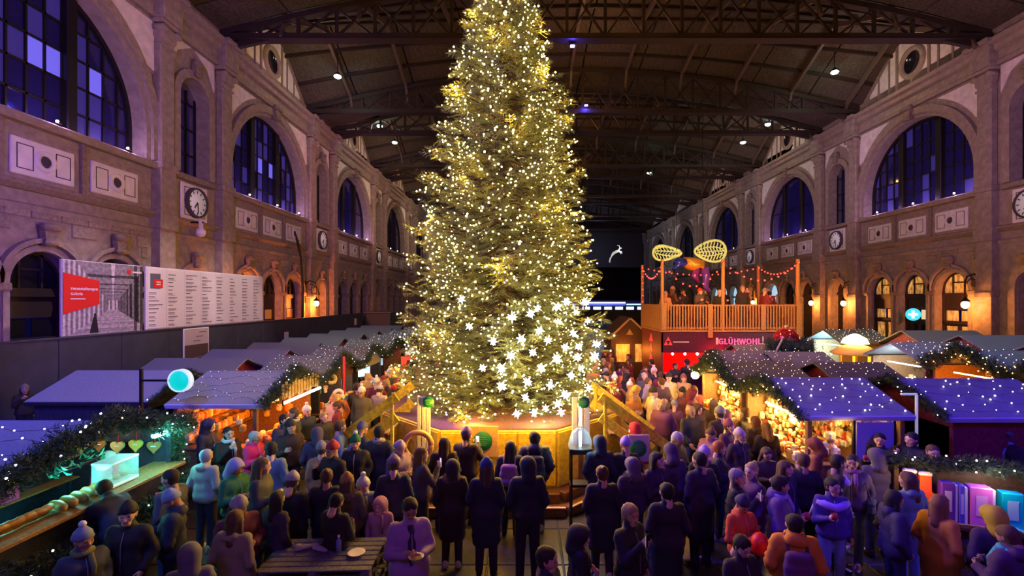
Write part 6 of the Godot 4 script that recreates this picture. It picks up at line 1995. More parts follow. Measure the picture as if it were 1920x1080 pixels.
# ---------------------------------------------------------------- people
# distance field of tapered capsules joined by a smooth minimum, meshed as surface nets; bone = [a, b, ra, rb, k, cut]
func nets(bones: Array, cell: float) -> Array:
	var lo := Vector3(1e9, 1e9, 1e9)
	var hi := -lo
	for b in bones:
		var r: float = maxf(b[2], b[3]) + 0.02
		lo = lo.min(b[0] - Vector3.ONE * r).min(b[1] - Vector3.ONE * r)
		hi = hi.max(b[0] + Vector3.ONE * r).max(b[1] + Vector3.ONE * r)
	lo -= Vector3.ONE * cell * 2
	hi += Vector3.ONE * cell * 2
	var nx := int((hi.x - lo.x) / cell) + 2
	var ny := int((hi.y - lo.y) / cell) + 2
	var nz := int((hi.z - lo.z) / cell) + 2
	var g := PackedFloat32Array()
	g.resize(nx * ny * nz)
	g.fill(1.0)
	for b in bones:
		var a: Vector3 = b[0]
		var e: Vector3 = b[1]
		var ra: float = b[2]
		var rb: float = b[3]
		var k: float = b[4]
		var cut: bool = b.size() > 5
		var ab := e - a
		var inv := 1.0 / maxf(ab.length_squared(), 1e-9)
		var reach := maxf(ra, rb) + maxf(k, 2.0 * cell) + cell
		var p0 := (a.min(e) - Vector3.ONE * reach - lo) / cell
		var p1 := (a.max(e) + Vector3.ONE * reach - lo) / cell
		var x0 := maxi(int(p0.x), 0)
		var x1 := mini(int(p1.x) + 1, nx - 1)
		for z in range(maxi(int(p0.z), 0), mini(int(p1.z) + 1, nz - 1) + 1):
			for y in range(maxi(int(p0.y), 0), mini(int(p1.y) + 1, ny - 1) + 1):
				var at := (z * ny + y) * nx
				var q := Vector3(lo.x + x0 * cell, lo.y + y * cell, lo.z + z * cell) - a
				for x in range(x0, x1 + 1):
					var t := clampf(q.dot(ab) * inv, 0.0, 1.0)
					var d := (q - ab * t).length() - ra - (rb - ra) * t
					q.x += cell
					var v := g[at + x]
					if cut:
						if -d > v:
							g[at + x] = -d
					elif k > 0.0:
						var h := k - absf(v - d)
						if h > 0.0:
							g[at + x] = minf(v, d) - h * h * 0.25 / k
						elif d < v:
							g[at + x] = d
					elif d < v:
						g[at + x] = d
	var ids := PackedInt32Array()
	ids.resize(nx * ny * nz)
	ids.fill(-1)
	var verts := PackedVector3Array()
	var idx := PackedInt32Array()
	var far := cell * 1.8
	var off := [0, 1, nx, nx + 1, nx * ny, nx * ny + 1, nx * ny + nx, nx * ny + nx + 1]
	var edges := [[0, 1], [2, 3], [4, 5], [6, 7], [0, 2], [1, 3], [4, 6], [5, 7], [0, 4], [1, 5], [2, 6], [3, 7]]
	for z in nz - 1:
		for y in ny - 1:
			var row := (z * ny + y) * nx
			for x in nx - 1:
				var i := row + x
				var g0 := g[i]
				if g0 > far or g0 < -far:
					continue
				var m := 0
				for c in 8:
					if g[i + off[c]] < 0.0:
						m |= 1 << c
				if m == 0 or m == 255:
					continue
				var s := Vector3.ZERO
				var n := 0
				for e in edges:
					var a: int = e[0]
					var b: int = e[1]
					if ((m >> a) ^ (m >> b)) & 1:
						var va := g[i + off[a]]
						var vb := g[i + off[b]]
						var t := va / (va - vb)
						s += Vector3((a & 1) + t * ((b & 1) - (a & 1)), ((a >> 1) & 1) + t * (((b >> 1) & 1) - ((a >> 1) & 1)), (a >> 2) + t * ((b >> 2) - (a >> 2)))
						n += 1
				ids[i] = verts.size()
				verts.append(lo + (Vector3(x, y, z) + s / n) * cell)
	for z in range(1, nz - 1):
		for y in range(1, ny - 1):
			var row := (z * ny + y) * nx
			for x in range(1, nx - 1):
				var i := row + x
				if ids[i] < 0:
					continue
				var in0 := g[i] < 0.0
				for ax in 3:
					var o: int = [1, nx, nx * ny][ax]
					if in0 == (g[i + o] < 0.0):
						continue
					var u: int = [nx, nx * ny, 1][ax]
					var w: int = [nx * ny, 1, nx][ax]
					var q0 := ids[i - u - w]
					var q1 := ids[i - w]
					var q2 := ids[i]
					var q3 := ids[i - u]
					if q0 < 0 or q1 < 0 or q3 < 0:
						continue
					if in0:
						idx.append_array([q0, q2, q1, q0, q3, q2])
					else:
						idx.append_array([q0, q1, q2, q0, q2, q3])
	var nor := PackedVector3Array()
	nor.resize(verts.size())
	for i in range(0, idx.size(), 3):
		var c := (verts[idx[i + 2]] - verts[idx[i]]).cross(verts[idx[i + 1]] - verts[idx[i]])
		nor[idx[i]] += c
		nor[idx[i + 1]] += c
		nor[idx[i + 2]] += c
	for i in nor.size():
		nor[i] = nor[i].normalized()
	return [verts, nor, idx]

func net_mesh(n: Array, colors := PackedColorArray()) -> ArrayMesh:
	var a := []
	a.resize(Mesh.ARRAY_MAX)
	a[Mesh.ARRAY_VERTEX] = n[0]
	a[Mesh.ARRAY_NORMAL] = n[1]
	a[Mesh.ARRAY_INDEX] = n[2]
	if colors.size() > 0:
		a[Mesh.ARRAY_COLOR] = colors
	var m := ArrayMesh.new()
	m.add_surface_from_arrays(Mesh.PRIMITIVE_TRIANGLES, a)
	return m

func joined(pieces: Array) -> ArrayMesh:
	# [net, transform, colours] each
	var v := PackedVector3Array()
	var n := PackedVector3Array()
	var c := PackedColorArray()
	var x := PackedInt32Array()
	for p in pieces:
		var base := v.size()
		var xf: Transform3D = p[1]
		var flip := xf.basis.determinant() < 0
		for i in p[0][0].size():
			v.append(xf * p[0][0][i])
			n.append((xf.basis * p[0][1][i]).normalized())
			c.append(p[2][i] if p[2].size() > 0 else Color.WHITE)
		var id: PackedInt32Array = p[0][2]
		for i in range(0, id.size(), 3):
			x.append(base + id[i])
			x.append(base + id[i + (2 if flip else 1)])
			x.append(base + id[i + (1 if flip else 2)])
	return net_mesh([v, n, x], c)

var head_net := {}
var hand_net := {}
var protos := {}

func make_heads() -> void:
	for lod in [0, 1]:
		var b := [[Vector3(0, 0.03, -0.02), Vector3(0, 0.03, 0.01), 0.088, 0.086, 0.02], [Vector3(0, -0.02, 0.04), Vector3(0, -0.065, 0.045), 0.062, 0.047, 0.03], [Vector3(-0.015, -0.092, 0.06), Vector3(0.015, -0.092, 0.06), 0.027, 0.027, 0.03], [Vector3(-0.038, -0.02, 0.05), Vector3(0.038, -0.02, 0.05), 0.036, 0.036, 0.02], [Vector3(0, 0.005, 0.094), Vector3(0, -0.03, 0.11), 0.01, 0.016, 0.012], [Vector3(-0.036, 0.03, 0.078), Vector3(0.036, 0.03, 0.078), 0.021, 0.021, 0.015], [Vector3(-0.018, -0.056, 0.091), Vector3(0.018, -0.056, 0.091), 0.011, 0.011, 0.008], [Vector3(0.084, 0.02, -0.01), Vector3(0.082, -0.025, 0.0), 0.016, 0.011, 0.006], [Vector3(-0.084, 0.02, -0.01), Vector3(-0.082, -0.025, 0.0), 0.016, 0.011, 0.006], [Vector3(0, -0.05, -0.03), Vector3(0, -0.17, -0.045), 0.056, 0.058, 0.03], [Vector3(0.033, 0.006, 0.106), Vector3(0.033, 0.006, 0.12), 0.015, 0.015, 0.0, true], [Vector3(-0.033, 0.006, 0.106), Vector3(-0.033, 0.006, 0.12), 0.015, 0.015, 0.0, true]]
		var n := nets(b, 0.0085 if lod == 0 else 0.015)
		var c := PackedColorArray()
		for p: Vector3 in n[0]:
			var q := Color.WHITE
			if p.z > 0.05:
				if absf(p.y - 0.006) < 0.009 and absf(absf(p.x) - 0.033) < 0.013:
					q = Color(0.2, 0.16, 0.15)
				elif absf(p.y - 0.038) < 0.007 and absf(absf(p.x) - 0.034) < 0.024:
					q = Color(0.55, 0.45, 0.4)
				elif absf(p.y + 0.056) < 0.011 and absf(p.x) < 0.026 and p.z > 0.09:
					q = Color(0.75, 0.38, 0.36)
			c.append(q)
		head_net[lod] = [n, c]
		# right hand, palm hanging along -y, thumb toward +z; relaxed and gripping
		for grip in [0, 1]:
			var h := [[Vector3(0, 0.01, 0), Vector3(0, -0.03, 0), 0.024, 0.026, 0.015], [Vector3(0, -0.035, 0.026), Vector3(0, -0.08, 0.026), 0.015, 0.013, 0.012], [Vector3(0, -0.035, -0.022), Vector3(0, -0.078, -0.022), 0.015, 0.013, 0.012], [Vector3(0, -0.03, 0.0), Vector3(0, -0.08, 0.002), 0.016, 0.014, 0.012]]
			for f in 4:
				var z: float = [0.032, 0.011, -0.011, -0.031][f]
				var L: float = [0.036, 0.041, 0.038, 0.029][f]
				var p: Vector3 = Vector3(0, -0.085, z)
				var bend := 0.22 if grip == 0 else 0.85
				var ang := 0.12
				for s in 3:
					ang += bend
					var q: Vector3 = p + Vector3(-sin(ang), -cos(ang), 0.02 * signf(z)) * L * [1.0, 0.75, 0.6][s]
					h.append([p, q, 0.0088 - 0.0006 * s, 0.0082 - 0.0006 * s, 0.004])
					p = q
			h.append([Vector3(0, -0.02, 0.024), Vector3(-0.016, -0.05, 0.05), 0.014, 0.011, 0.01])
			h.append([Vector3(-0.016, -0.05, 0.05), Vector3(-0.03, -0.08, 0.058 if grip == 0 else 0.03), 0.0105, 0.0088, 0.005])
			hand_net[lod * 2 + grip] = nets(h, 0.0058 if lod == 0 else 0.0078)

# pose: joints of a 1.75 m adult facing +z; "l" is on +x
func pose(name: String) -> Dictionary:
	var p := {"pel": Vector3(0, 0.96, 0), "waist": Vector3(0, 1.1, 0.005), "chest": Vector3(0, 1.3, 0), "neck": Vector3(0, 1.47, -0.015), "head": Vector3(0, 1.625, 0.01), "tilt": 0.08, "turn": 0.0,
		"sh_l": Vector3(0.175, 1.415, -0.015), "el_l": Vector3(0.235, 1.15, -0.035), "wr_l": Vector3(0.24, 0.91, 0.05), "hip_l": Vector3(0.09, 0.93, 0), "kn_l": Vector3(0.1, 0.5, 0.02), "an_l": Vector3(0.11, 0.09, -0.02), "to_l": Vector3(0.13, 0.04, 0.13),
		"sh_r": Vector3(-0.175, 1.415, -0.015), "el_r": Vector3(-0.235, 1.15, -0.035), "wr_r": Vector3(-0.24, 0.91, 0.05), "hip_r": Vector3(-0.09, 0.93, 0), "kn_r": Vector3(-0.1, 0.5, 0.02), "an_r": Vector3(-0.11, 0.09, -0.02), "to_r": Vector3(-0.13, 0.04, 0.13), "grip": 0}
	match name:
		"hold":
			p.merge({"el_l": Vector3(0.25, 1.14, 0.03), "wr_l": Vector3(0.1, 1.17, 0.25), "el_r": Vector3(-0.25, 1.14, 0.03), "wr_r": Vector3(-0.1, 1.2, 0.25), "tilt": 0.42, "grip": 1}, true)
		"phone":
			p.merge({"el_r": Vector3(-0.25, 1.17, 0.12), "wr_r": Vector3(-0.12, 1.4, 0.27), "turn": -0.15, "grip": 1}, true)
		"walk":
			p.merge({"kn_l": Vector3(0.1, 0.52, 0.17), "an_l": Vector3(0.1, 0.1, 0.3), "to_l": Vector3(0.11, 0.09, 0.45), "kn_r": Vector3(-0.1, 0.5, 0.03), "an_r": Vector3(-0.1, 0.16, -0.27), "to_r": Vector3(-0.11, 0.05, -0.16), "el_l": Vector3(0.24, 1.16, -0.13), "wr_l": Vector3(0.23, 0.95, -0.1), "el_r": Vector3(-0.24, 1.15, 0.03), "wr_r": Vector3(-0.2, 0.98, 0.2)}, true)
		"pockets":
			p.merge({"el_l": Vector3(0.262, 1.15, -0.06), "wr_l": Vector3(0.2, 0.96, 0.08), "el_r": Vector3(-0.262, 1.15, -0.06), "wr_r": Vector3(-0.2, 0.96, 0.08), "turn": 0.25}, true)
		"cup":
			p.merge({"el_r": Vector3(-0.24, 1.13, 0.04), "wr_r": Vector3(-0.14, 1.24, 0.25), "turn": 0.35, "grip": 1}, true)
		"lean":
			p.merge({"waist": Vector3(0, 1.08, 0.05), "chest": Vector3(0, 1.24, 0.17), "neck": Vector3(0, 1.37, 0.28), "head": Vector3(0, 1.49, 0.39), "tilt": 0.35, "sh_l": Vector3(0.175, 1.33, 0.22), "sh_r": Vector3(-0.175, 1.33, 0.22), "el_l": Vector3(0.24, 1.1, 0.3), "wr_l": Vector3(0.16, 1.06, 0.52), "el_r": Vector3(-0.24, 1.1, 0.3), "wr_r": Vector3(-0.16, 1.06, 0.52)}, true)
		"reach":
			p.merge({"el_l": Vector3(0.24, 1.22, 0.18), "wr_l": Vector3(0.2, 1.22, 0.44), "tilt": 0.25, "turn": 0.3, "grip": 1}, true)
		"child":
			p.merge({"el_l": Vector3(0.24, 1.16, 0.0), "wr_l": Vector3(0.17, 1.06, 0.2), "turn": -0.3}, true)
	return p

func body_bones(p: Dictionary) -> Array:
	var c: Vector3 = p.chest
	var b := [[p.pel + Vector3(-0.07, 0, 0), p.pel + Vector3(0.07, 0, 0), 0.115, 0.115, 0.05], [p.waist + Vector3(-0.05, 0, 0), p.waist + Vector3(0.05, 0, 0), 0.1, 0.1, 0.06], [c + Vector3(-0.07, 0, 0), c + Vector3(0.07, 0, 0), 0.11, 0.11, 0.06], [p.sh_r + Vector3(0.03, -0.02, 0), p.sh_l + Vector3(-0.03, -0.02, 0), 0.07, 0.07, 0.05], [p.neck + Vector3(0, -0.06, 0), p.neck + Vector3(0, 0.06, 0.01), 0.06, 0.05, 0.04]]
	for s in ["l", "r"]:
		b.append([p["sh_" + s], p["el_" + s], 0.055, 0.042, 0.035])
		b.append([p["el_" + s], p["wr_" + s], 0.042, 0.028, 0.03])
		b.append([p["hip_" + s], p["kn_" + s], 0.09, 0.06, 0.04])
		b.append([p["kn_" + s], p["an_" + s], 0.06, 0.042, 0.03])
		b.append([p["an_" + s] + Vector3(0, -0.03, -0.02), p["to_" + s], 0.042, 0.032, 0.03])
	return b

func jacket_bones(p: Dictionary, style: String) -> Array:
	var th := 0.017
	var c: Vector3 = p.chest
	var b := [[p.pel + Vector3(-0.08, 0.0, 0), p.pel + Vector3(0.08, 0.0, 0), 0.125 + th, 0.125 + th, 0.06], [p.waist + Vector3(-0.06, 0.02, 0), p.waist + Vector3(0.06, 0.02, 0), 0.118 + th, 0.118 + th, 0.07], [c + Vector3(-0.08, 0, 0), c + Vector3(0.08, 0, 0), 0.115 + th, 0.115 + th, 0.07], [p.sh_r + Vector3(0.03, -0.02, 0), p.sh_l + Vector3(-0.03, -0.02, 0), 0.072 + th * 0.8, 0.072 + th * 0.8, 0.06], [p.neck + Vector3(0, -0.05, 0), p.neck + Vector3(0, 0.05, 0.005), 0.08, 0.072, 0.03]]
	for s in ["l", "r"]:
		var w: Vector3 = p["wr_" + s]
		b.append([p["sh_" + s], p["el_" + s], 0.062 + th * 0.7, 0.052 + th * 0.6, 0.025])
		b.append([p["el_" + s], p["el_" + s].lerp(w, 0.96), 0.052 + th * 0.6, 0.042 + th * 0.3, 0.02])
		if style == "coat":
			var k: Vector3 = p["kn_" + s]
			b.append([p["hip_" + s], p["hip_" + s].lerp(k, 0.92), 0.14, 0.125, 0.1])
	if style == "coat":
		b.append([p.pel + Vector3(0, -0.05, 0), p.pel.lerp((p.kn_l + p.kn_r) * 0.5, 0.85), 0.15, 0.14, 0.08])
	if style == "hood":
		b.append([p.neck + Vector3(-0.05, 0.0, -0.075), p.neck + Vector3(0.05, 0.0, -0.075), 0.062, 0.062, 0.03])
	return b

func trouser_bones(p: Dictionary) -> Array:
	var b := [[p.pel + Vector3(-0.07, -0.02, 0), p.pel + Vector3(0.07, -0.02, 0), 0.12, 0.12, 0.05]]
	for s in ["l", "r"]:
		b.append([p["hip_" + s], p["kn_" + s], 0.1, 0.075, 0.04])
		b.append([p["kn_" + s], p["an_" + s] + Vector3(0, -0.015, 0), 0.075, 0.062, 0.03])
	return b

func head_xf(p: Dictionary, sc := 1.0) -> Transform3D:
	return Transform3D((Basis(Vector3.UP, p.turn) * Basis(Vector3.RIGHT, p.tilt)).scaled(Vector3.ONE * sc), p.head)

func proto(name: String, lod: int) -> Dictionary:
	var key := "%s %d" % [name, lod]
	if protos.has(key):
		return protos[key]
	var p := pose(name)
	var cell := 0.024 if lod == 0 else 0.04
	var hs := 1.22 if name == "child" else 1.0
	var pieces := [[nets(body_bones(p), cell), Transform3D(), []], [head_net[lod][0], head_xf(p, hs), head_net[lod][1]]]
	for s in ["l", "r"]:
		var dir: Vector3 = (p["wr_" + s] - p["el_" + s]).normalized()
		# hand frame: -y along the forearm, palm (-x for the right hand) turned inward
		var inward: Vector3 = Vector3(-1 if s == "l" else 1, 0, 0)
		if p.grip == 1 and dir.z > 0.4:
			inward = Vector3(-0.7 if s == "l" else 0.7, 0.25, 0.2)
		var y := -dir
		var x := (-inward - y * (-inward).dot(y)).normalized()
		var z := x.cross(y)
		if z.z + z.y * 0.8 < 0:
			z = -z
		pieces.append([hand_net[lod * 2 + p.grip], Transform3D(Basis(x, y, z), p["wr_" + s]), []])
	var d := {"pose": p, "head_scale": hs, "body": joined(pieces)}
	var jc := 0.026 if lod == 0 else 0.042
	for st in ["jacket", "coat", "hood"]:
		if st == "hood" and lod == 1:
			d[st] = d["jacket"]
			continue
		var n := nets(jacket_bones(p, st), jc)
		# folds of the cloth
		for i in n[0].size():
			var v: Vector3 = n[0][i]
			n[0][i] = v + n[1][i] * (sin(v.y * 47.0 + sin(v.x * 23.0) * 1.5 + v.z * 11.0) * 0.006)
		d[st] = net_mesh(n)
		if st == "hood":
			var q := [n[0].duplicate(), n[1], n[2]]
			for i in q[0].size():
				var v: Vector3 = q[0][i]
				q[0][i] = v + q[1][i] * (0.008 + absf(sin(v.y * 42.0)) * 0.016)
			d["puffer"] = net_mesh(q)
	if lod == 1:
		d["puffer"] = d["jacket"]
	d["trousers"] = net_mesh(nets(trouser_bones(p), jc))
	protos[key] = d
	return d

func hair_mesh(kind: String, lod := 0) -> ArrayMesh:
	var key := "hair %s %d" % [kind, lod]
	if meshes.has(key):
		return meshes[key]
	var cap := [[Vector3(0, 0.04, -0.028), Vector3(0, 0.042, 0.005), 0.094, 0.09, 0.02], [Vector3(-0.05, 0.02, -0.03), Vector3(-0.05, -0.04, -0.035), 0.045, 0.035, 0.02], [Vector3(0.05, 0.02, -0.03), Vector3(0.05, -0.04, -0.035), 0.045, 0.035, 0.02], [Vector3(0, 0.0, -0.06), Vector3(0, -0.06, -0.055), 0.055, 0.045, 0.03]]
	var face := [[Vector3(-0.02, -0.03, 0.085), Vector3(0.02, -0.03, 0.085), 0.075, 0.075, 0.0, true], [Vector3(0, 0.02, 0.12), Vector3(0, 0.04, 0.12), 0.06, 0.055, 0.0, true], [Vector3(0, -0.11, 0.06), Vector3(0, -0.2, 0.06), 0.09, 0.09, 0.0, true]]
	var b := []
	match kind:
		"short":
			b = cap + face
		"bun":
			b = cap + [[Vector3(0, 0.1, -0.085), Vector3(0, 0.11, -0.095), 0.038, 0.036, 0.01]] + face
		"long":
			b = cap + [[Vector3(-0.07, 0.0, -0.03), Vector3(-0.085, -0.2, -0.03), 0.04, 0.035, 0.03], [Vector3(0.07, 0.0, -0.03), Vector3(0.085, -0.2, -0.03), 0.04, 0.035, 0.03], [Vector3(0, 0.0, -0.07), Vector3(0, -0.24, -0.085), 0.065, 0.06, 0.04]] + [face[0], face[1]]
		"tail":
			b = cap + [[Vector3(0, 0.06, -0.11), Vector3(0, -0.02, -0.15), 0.03, 0.032, 0.01], [Vector3(0, -0.02, -0.15), Vector3(0, -0.16, -0.14), 0.032, 0.016, 0.01]] + face
		"beanie", "pompom":
			b = [[Vector3(0, 0.055, -0.025), Vector3(0, 0.06, 0.0), 0.098, 0.095, 0.02], [Vector3(0, 0.1, -0.02), Vector3(0, 0.135, -0.025), 0.07, 0.045, 0.04], [Vector3(0, -0.06, 0.0), Vector3(0, -0.12, 0.0), 0.125, 0.12, 0.0, true], [Vector3(0, -0.02, 0.16), Vector3(0, -0.04, 0.16), 0.075, 0.075, 0.0, true]]
		"hooded":
			b = [[Vector3(0, 0.035, -0.03), Vector3(0, 0.035, 0.025), 0.118, 0.108, 0.02], [Vector3(0, -0.04, -0.05), Vector3(0, -0.15, -0.06), 0.105, 0.11, 0.05], [Vector3(0, -0.01, 0.13), Vector3(0, -0.06, 0.15), 0.088, 0.088, 0.0, true], [Vector3(0, -0.28, 0.02), Vector3(0, -0.34, 0.02), 0.12, 0.12, 0.0, true]]
	var n := nets(b, 0.0125 if lod == 0 else 0.018)
	for i in n[0].size():
		var v: Vector3 = n[0][i]
		if kind in ["beanie", "pompom"]:
			var rib := 0.003 * sin(atan2(v.x, v.z) * 26.0) + (0.008 if v.y < 0.055 else 0.0)
			n[0][i] = v + n[1][i] * rib
		elif kind != "hooded":
			n[0][i] = v + n[1][i] * (0.0035 * sin(v.x * 130.0 + v.y * 60.0))
	meshes[key] = net_mesh(n)
	return meshes[key]

func shoe_mesh() -> ArrayMesh:
	if not meshes.has("shoe"):
		meshes["shoe"] = net_mesh(nets([[Vector3(0, 0.045, -0.045), Vector3(0, 0.04, 0.07), 0.045, 0.042, 0.03], [Vector3(0, 0.035, 0.06), Vector3(0, 0.03, 0.16), 0.042, 0.03, 0.03], [Vector3(0, 0.07, -0.03), Vector3(0, 0.1, -0.03), 0.045, 0.047, 0.03], [Vector3(0, -0.28, 0.0), Vector3(0, -0.28, 0.1), 0.28, 0.28, 0.0, true]], 0.018))
	return meshes["shoe"]

func cloth(c: Color) -> StandardMaterial3D:
	var key := "cloth " + c.to_html()
	if not mats.has(key):
		var m := mat(key, c, 0.75)
		m.rim_enabled = true
		m.rim = 0.12
		m.rim_tint = 0.5
	return mats[key]

func skin(i: int) -> StandardMaterial3D:
	var cs := [Color(0.62, 0.38, 0.28), Color(0.55, 0.33, 0.24), Color(0.42, 0.24, 0.16), Color(0.66, 0.44, 0.35)]
	var m := mat("skin %d" % (i % 4), cs[i % 4], 0.5)
	m.vertex_color_use_as_albedo = true
	return m

var used_labels := {}
var n_people := 0

# one person: at a point on the ground, turned (0 looks at the camera side, +z), with clothes
func person(at: Vector3, height: float, yaw: float, ps: String, coat: String, cc: Color, tc: Color, top: String, hc: Color, label: String, lod := 0, group := "", accent := Color(-1, 0, 0)) -> Node3D:
	n_people += 1
	var d := proto(ps, lod)
	var p: Dictionary = d.pose
	var t := thing("person", label, "person", at, yaw, group)
	var sc := height / (1.76 if ps != "child" else 1.79)
	t.scale = Vector3(sc * (1.06 if coat == "puffer" else 1.0), sc, sc)
	part(t, "body", d.body, skin(n_people))
	part(t, "trousers", d.trousers, cloth(tc))
	var jm := part(t, coat if coat != "hood" else "jacket", d[coat], cloth(cc))
	for s in ["l", "r"]:
		var a: Vector3 = p["an_" + s]
		var dir: Vector3 = p["to_" + s] - a
		part(t, "shoe", shoe_mesh(), mats["iron"] if n_people % 3 else cloth(Color(0.4, 0.38, 0.36)), Vector3(a.x, maxf(a.y - 0.09, 0.0), a.z), Vector3(0, atan2(dir.x, dir.z), 0))
	var hx := head_xf(p, d.head_scale)
	if top != "bald":
		var hn := {"short": "hair", "long": "hair", "bun": "hair", "tail": "hair", "beanie": "beanie", "pompom": "beanie", "hooded": "hood"}
		var h := part(t, hn[top], hair_mesh(top, lod), cloth(hc), Vector3.ZERO)
		h.transform = hx
		if top == "pompom":
			part(h, "pompom", ball(0.042, 10, 6), cloth(Color(0.7, 0.68, 0.7)), Vector3(0, 0.2, -0.03))
		if top in ["beanie", "pompom"] and n_people % 2:
			var l := part(t, "hair", hair_mesh("long" if n_people % 4 == 1 else "short", lod), cloth(Color(0.07, 0.04, 0.025)))
			l.transform = hx
	# zip and collar seams show on the front
	if lod == 0:
		var fz: float = p.chest.z + 0.158 + (0.02 if coat == "puffer" else 0.0)
		if ps != "lean":
			part(jm, "zip", tube([Vector3(0, p.pel.y + 0.02, p.pel.z + 0.156 + (0.02 if coat == "puffer" else 0.0)), Vector3(0, p.waist.y, fz - 0.006), Vector3(0, p.chest.y, fz - 0.008), Vector3(0, p.neck.y - 0.03, 0.085)], [0.006], 5), cloth(cc.lerp(Color(0.6, 0.6, 0.65), 0.3)))
	if accent.r >= 0.0:
		# scarf
		var n: Vector3 = p.neck
		var pts := []
		for i in 13:
			var a := TAU * i / 12
			pts.append(n + Vector3(cos(a) * 0.085, 0.02 + 0.012 * sin(a * 2.0), sin(a) * 0.085 + 0.01))
		var sf := part(t, "scarf", tube(pts, [0.036], 8), cloth(accent))
		part(sf, "scarf_end", tube([n + Vector3(0.04, 0.0, 0.1), n + Vector3(0.06, -0.15, p.chest.z + 0.17), n + Vector3(0.05, -0.34, p.waist.z + 0.17)], [0.034, 0.03, 0.026], 8), cloth(accent))
	return t

func backpack(t: Node3D, c: Color) -> void:
	if not meshes.has("backpack"):
		meshes["backpack"] = net_mesh(nets([[Vector3(-0.09, 1.08, -0.23), Vector3(0.09, 1.08, -0.23), 0.085, 0.085, 0.05], [Vector3(-0.08, 1.32, -0.22), Vector3(0.08, 1.32, -0.22), 0.075, 0.075, 0.06], [Vector3(-0.09, 1.2, -0.23), Vector3(0.09, 1.2, -0.23), 0.085, 0.085, 0.05], [Vector3(-0.06, 1.1, -0.31), Vector3(0.06, 1.1, -0.31), 0.05, 0.05, 0.03]], 0.025))
	var b := part(t, "backpack", meshes["backpack"], cloth(c))
	for e in [-1, 1]:
		part(b, "strap", tube([Vector3(e * 0.1, 1.36, -0.2), Vector3(e * 0.11, 1.51, -0.02), Vector3(e * 0.12, 1.36, 0.16), Vector3(e * 0.14, 1.15, 0.12)], [0.016], 6), cloth(c * 0.6))

func fur_trim(t: Node3D, p: Dictionary, c: Color) -> void:
	var xs := []
	for i in 60:
		var a := TAU * i / 60
		xs.append(Transform3D(Basis(Vector3(rng.randf(), rng.randf(), rng.randf()).normalized(), rng.randf() * 6.0).scaled(Vector3.ONE * 0.5), p.neck + Vector3(cos(a) * 0.11, 0.0, sin(a) * 0.1 - 0.01)))
	many(t, "fur_trim", garland_mesh(), cloth(c), xs)

func ground(px: float, py: float, height: float) -> Vector3:
	var d := FOC * (EYE - height) / (py - 562.0)
	return Vector3((px - 985.0) * d / FOC, 0, -d)

func settle(at: Vector3) -> Vector3:
	var off := Vector2(at.x - TX, at.z + TD)
	if off.length() < 3.6: # keep off the platform steps
		off = off.normalized() * 3.6
		at = Vector3(TX + off.x, 0, -TD + off.y)
	if absf(at.x - TX) < 3.9 and at.z < -9.75 and at.z > -10.7:
		at.z = -9.7
	if at.x > 4.95 and at.x < 8.0 and at.z < -9.05 and at.z > -15.0:
		at.x = 4.95
	if at.x < -5.25 and at.x > -8.0 and at.z < -10.1 and at.z > -14.0:
		at.x = -5.25
	return at

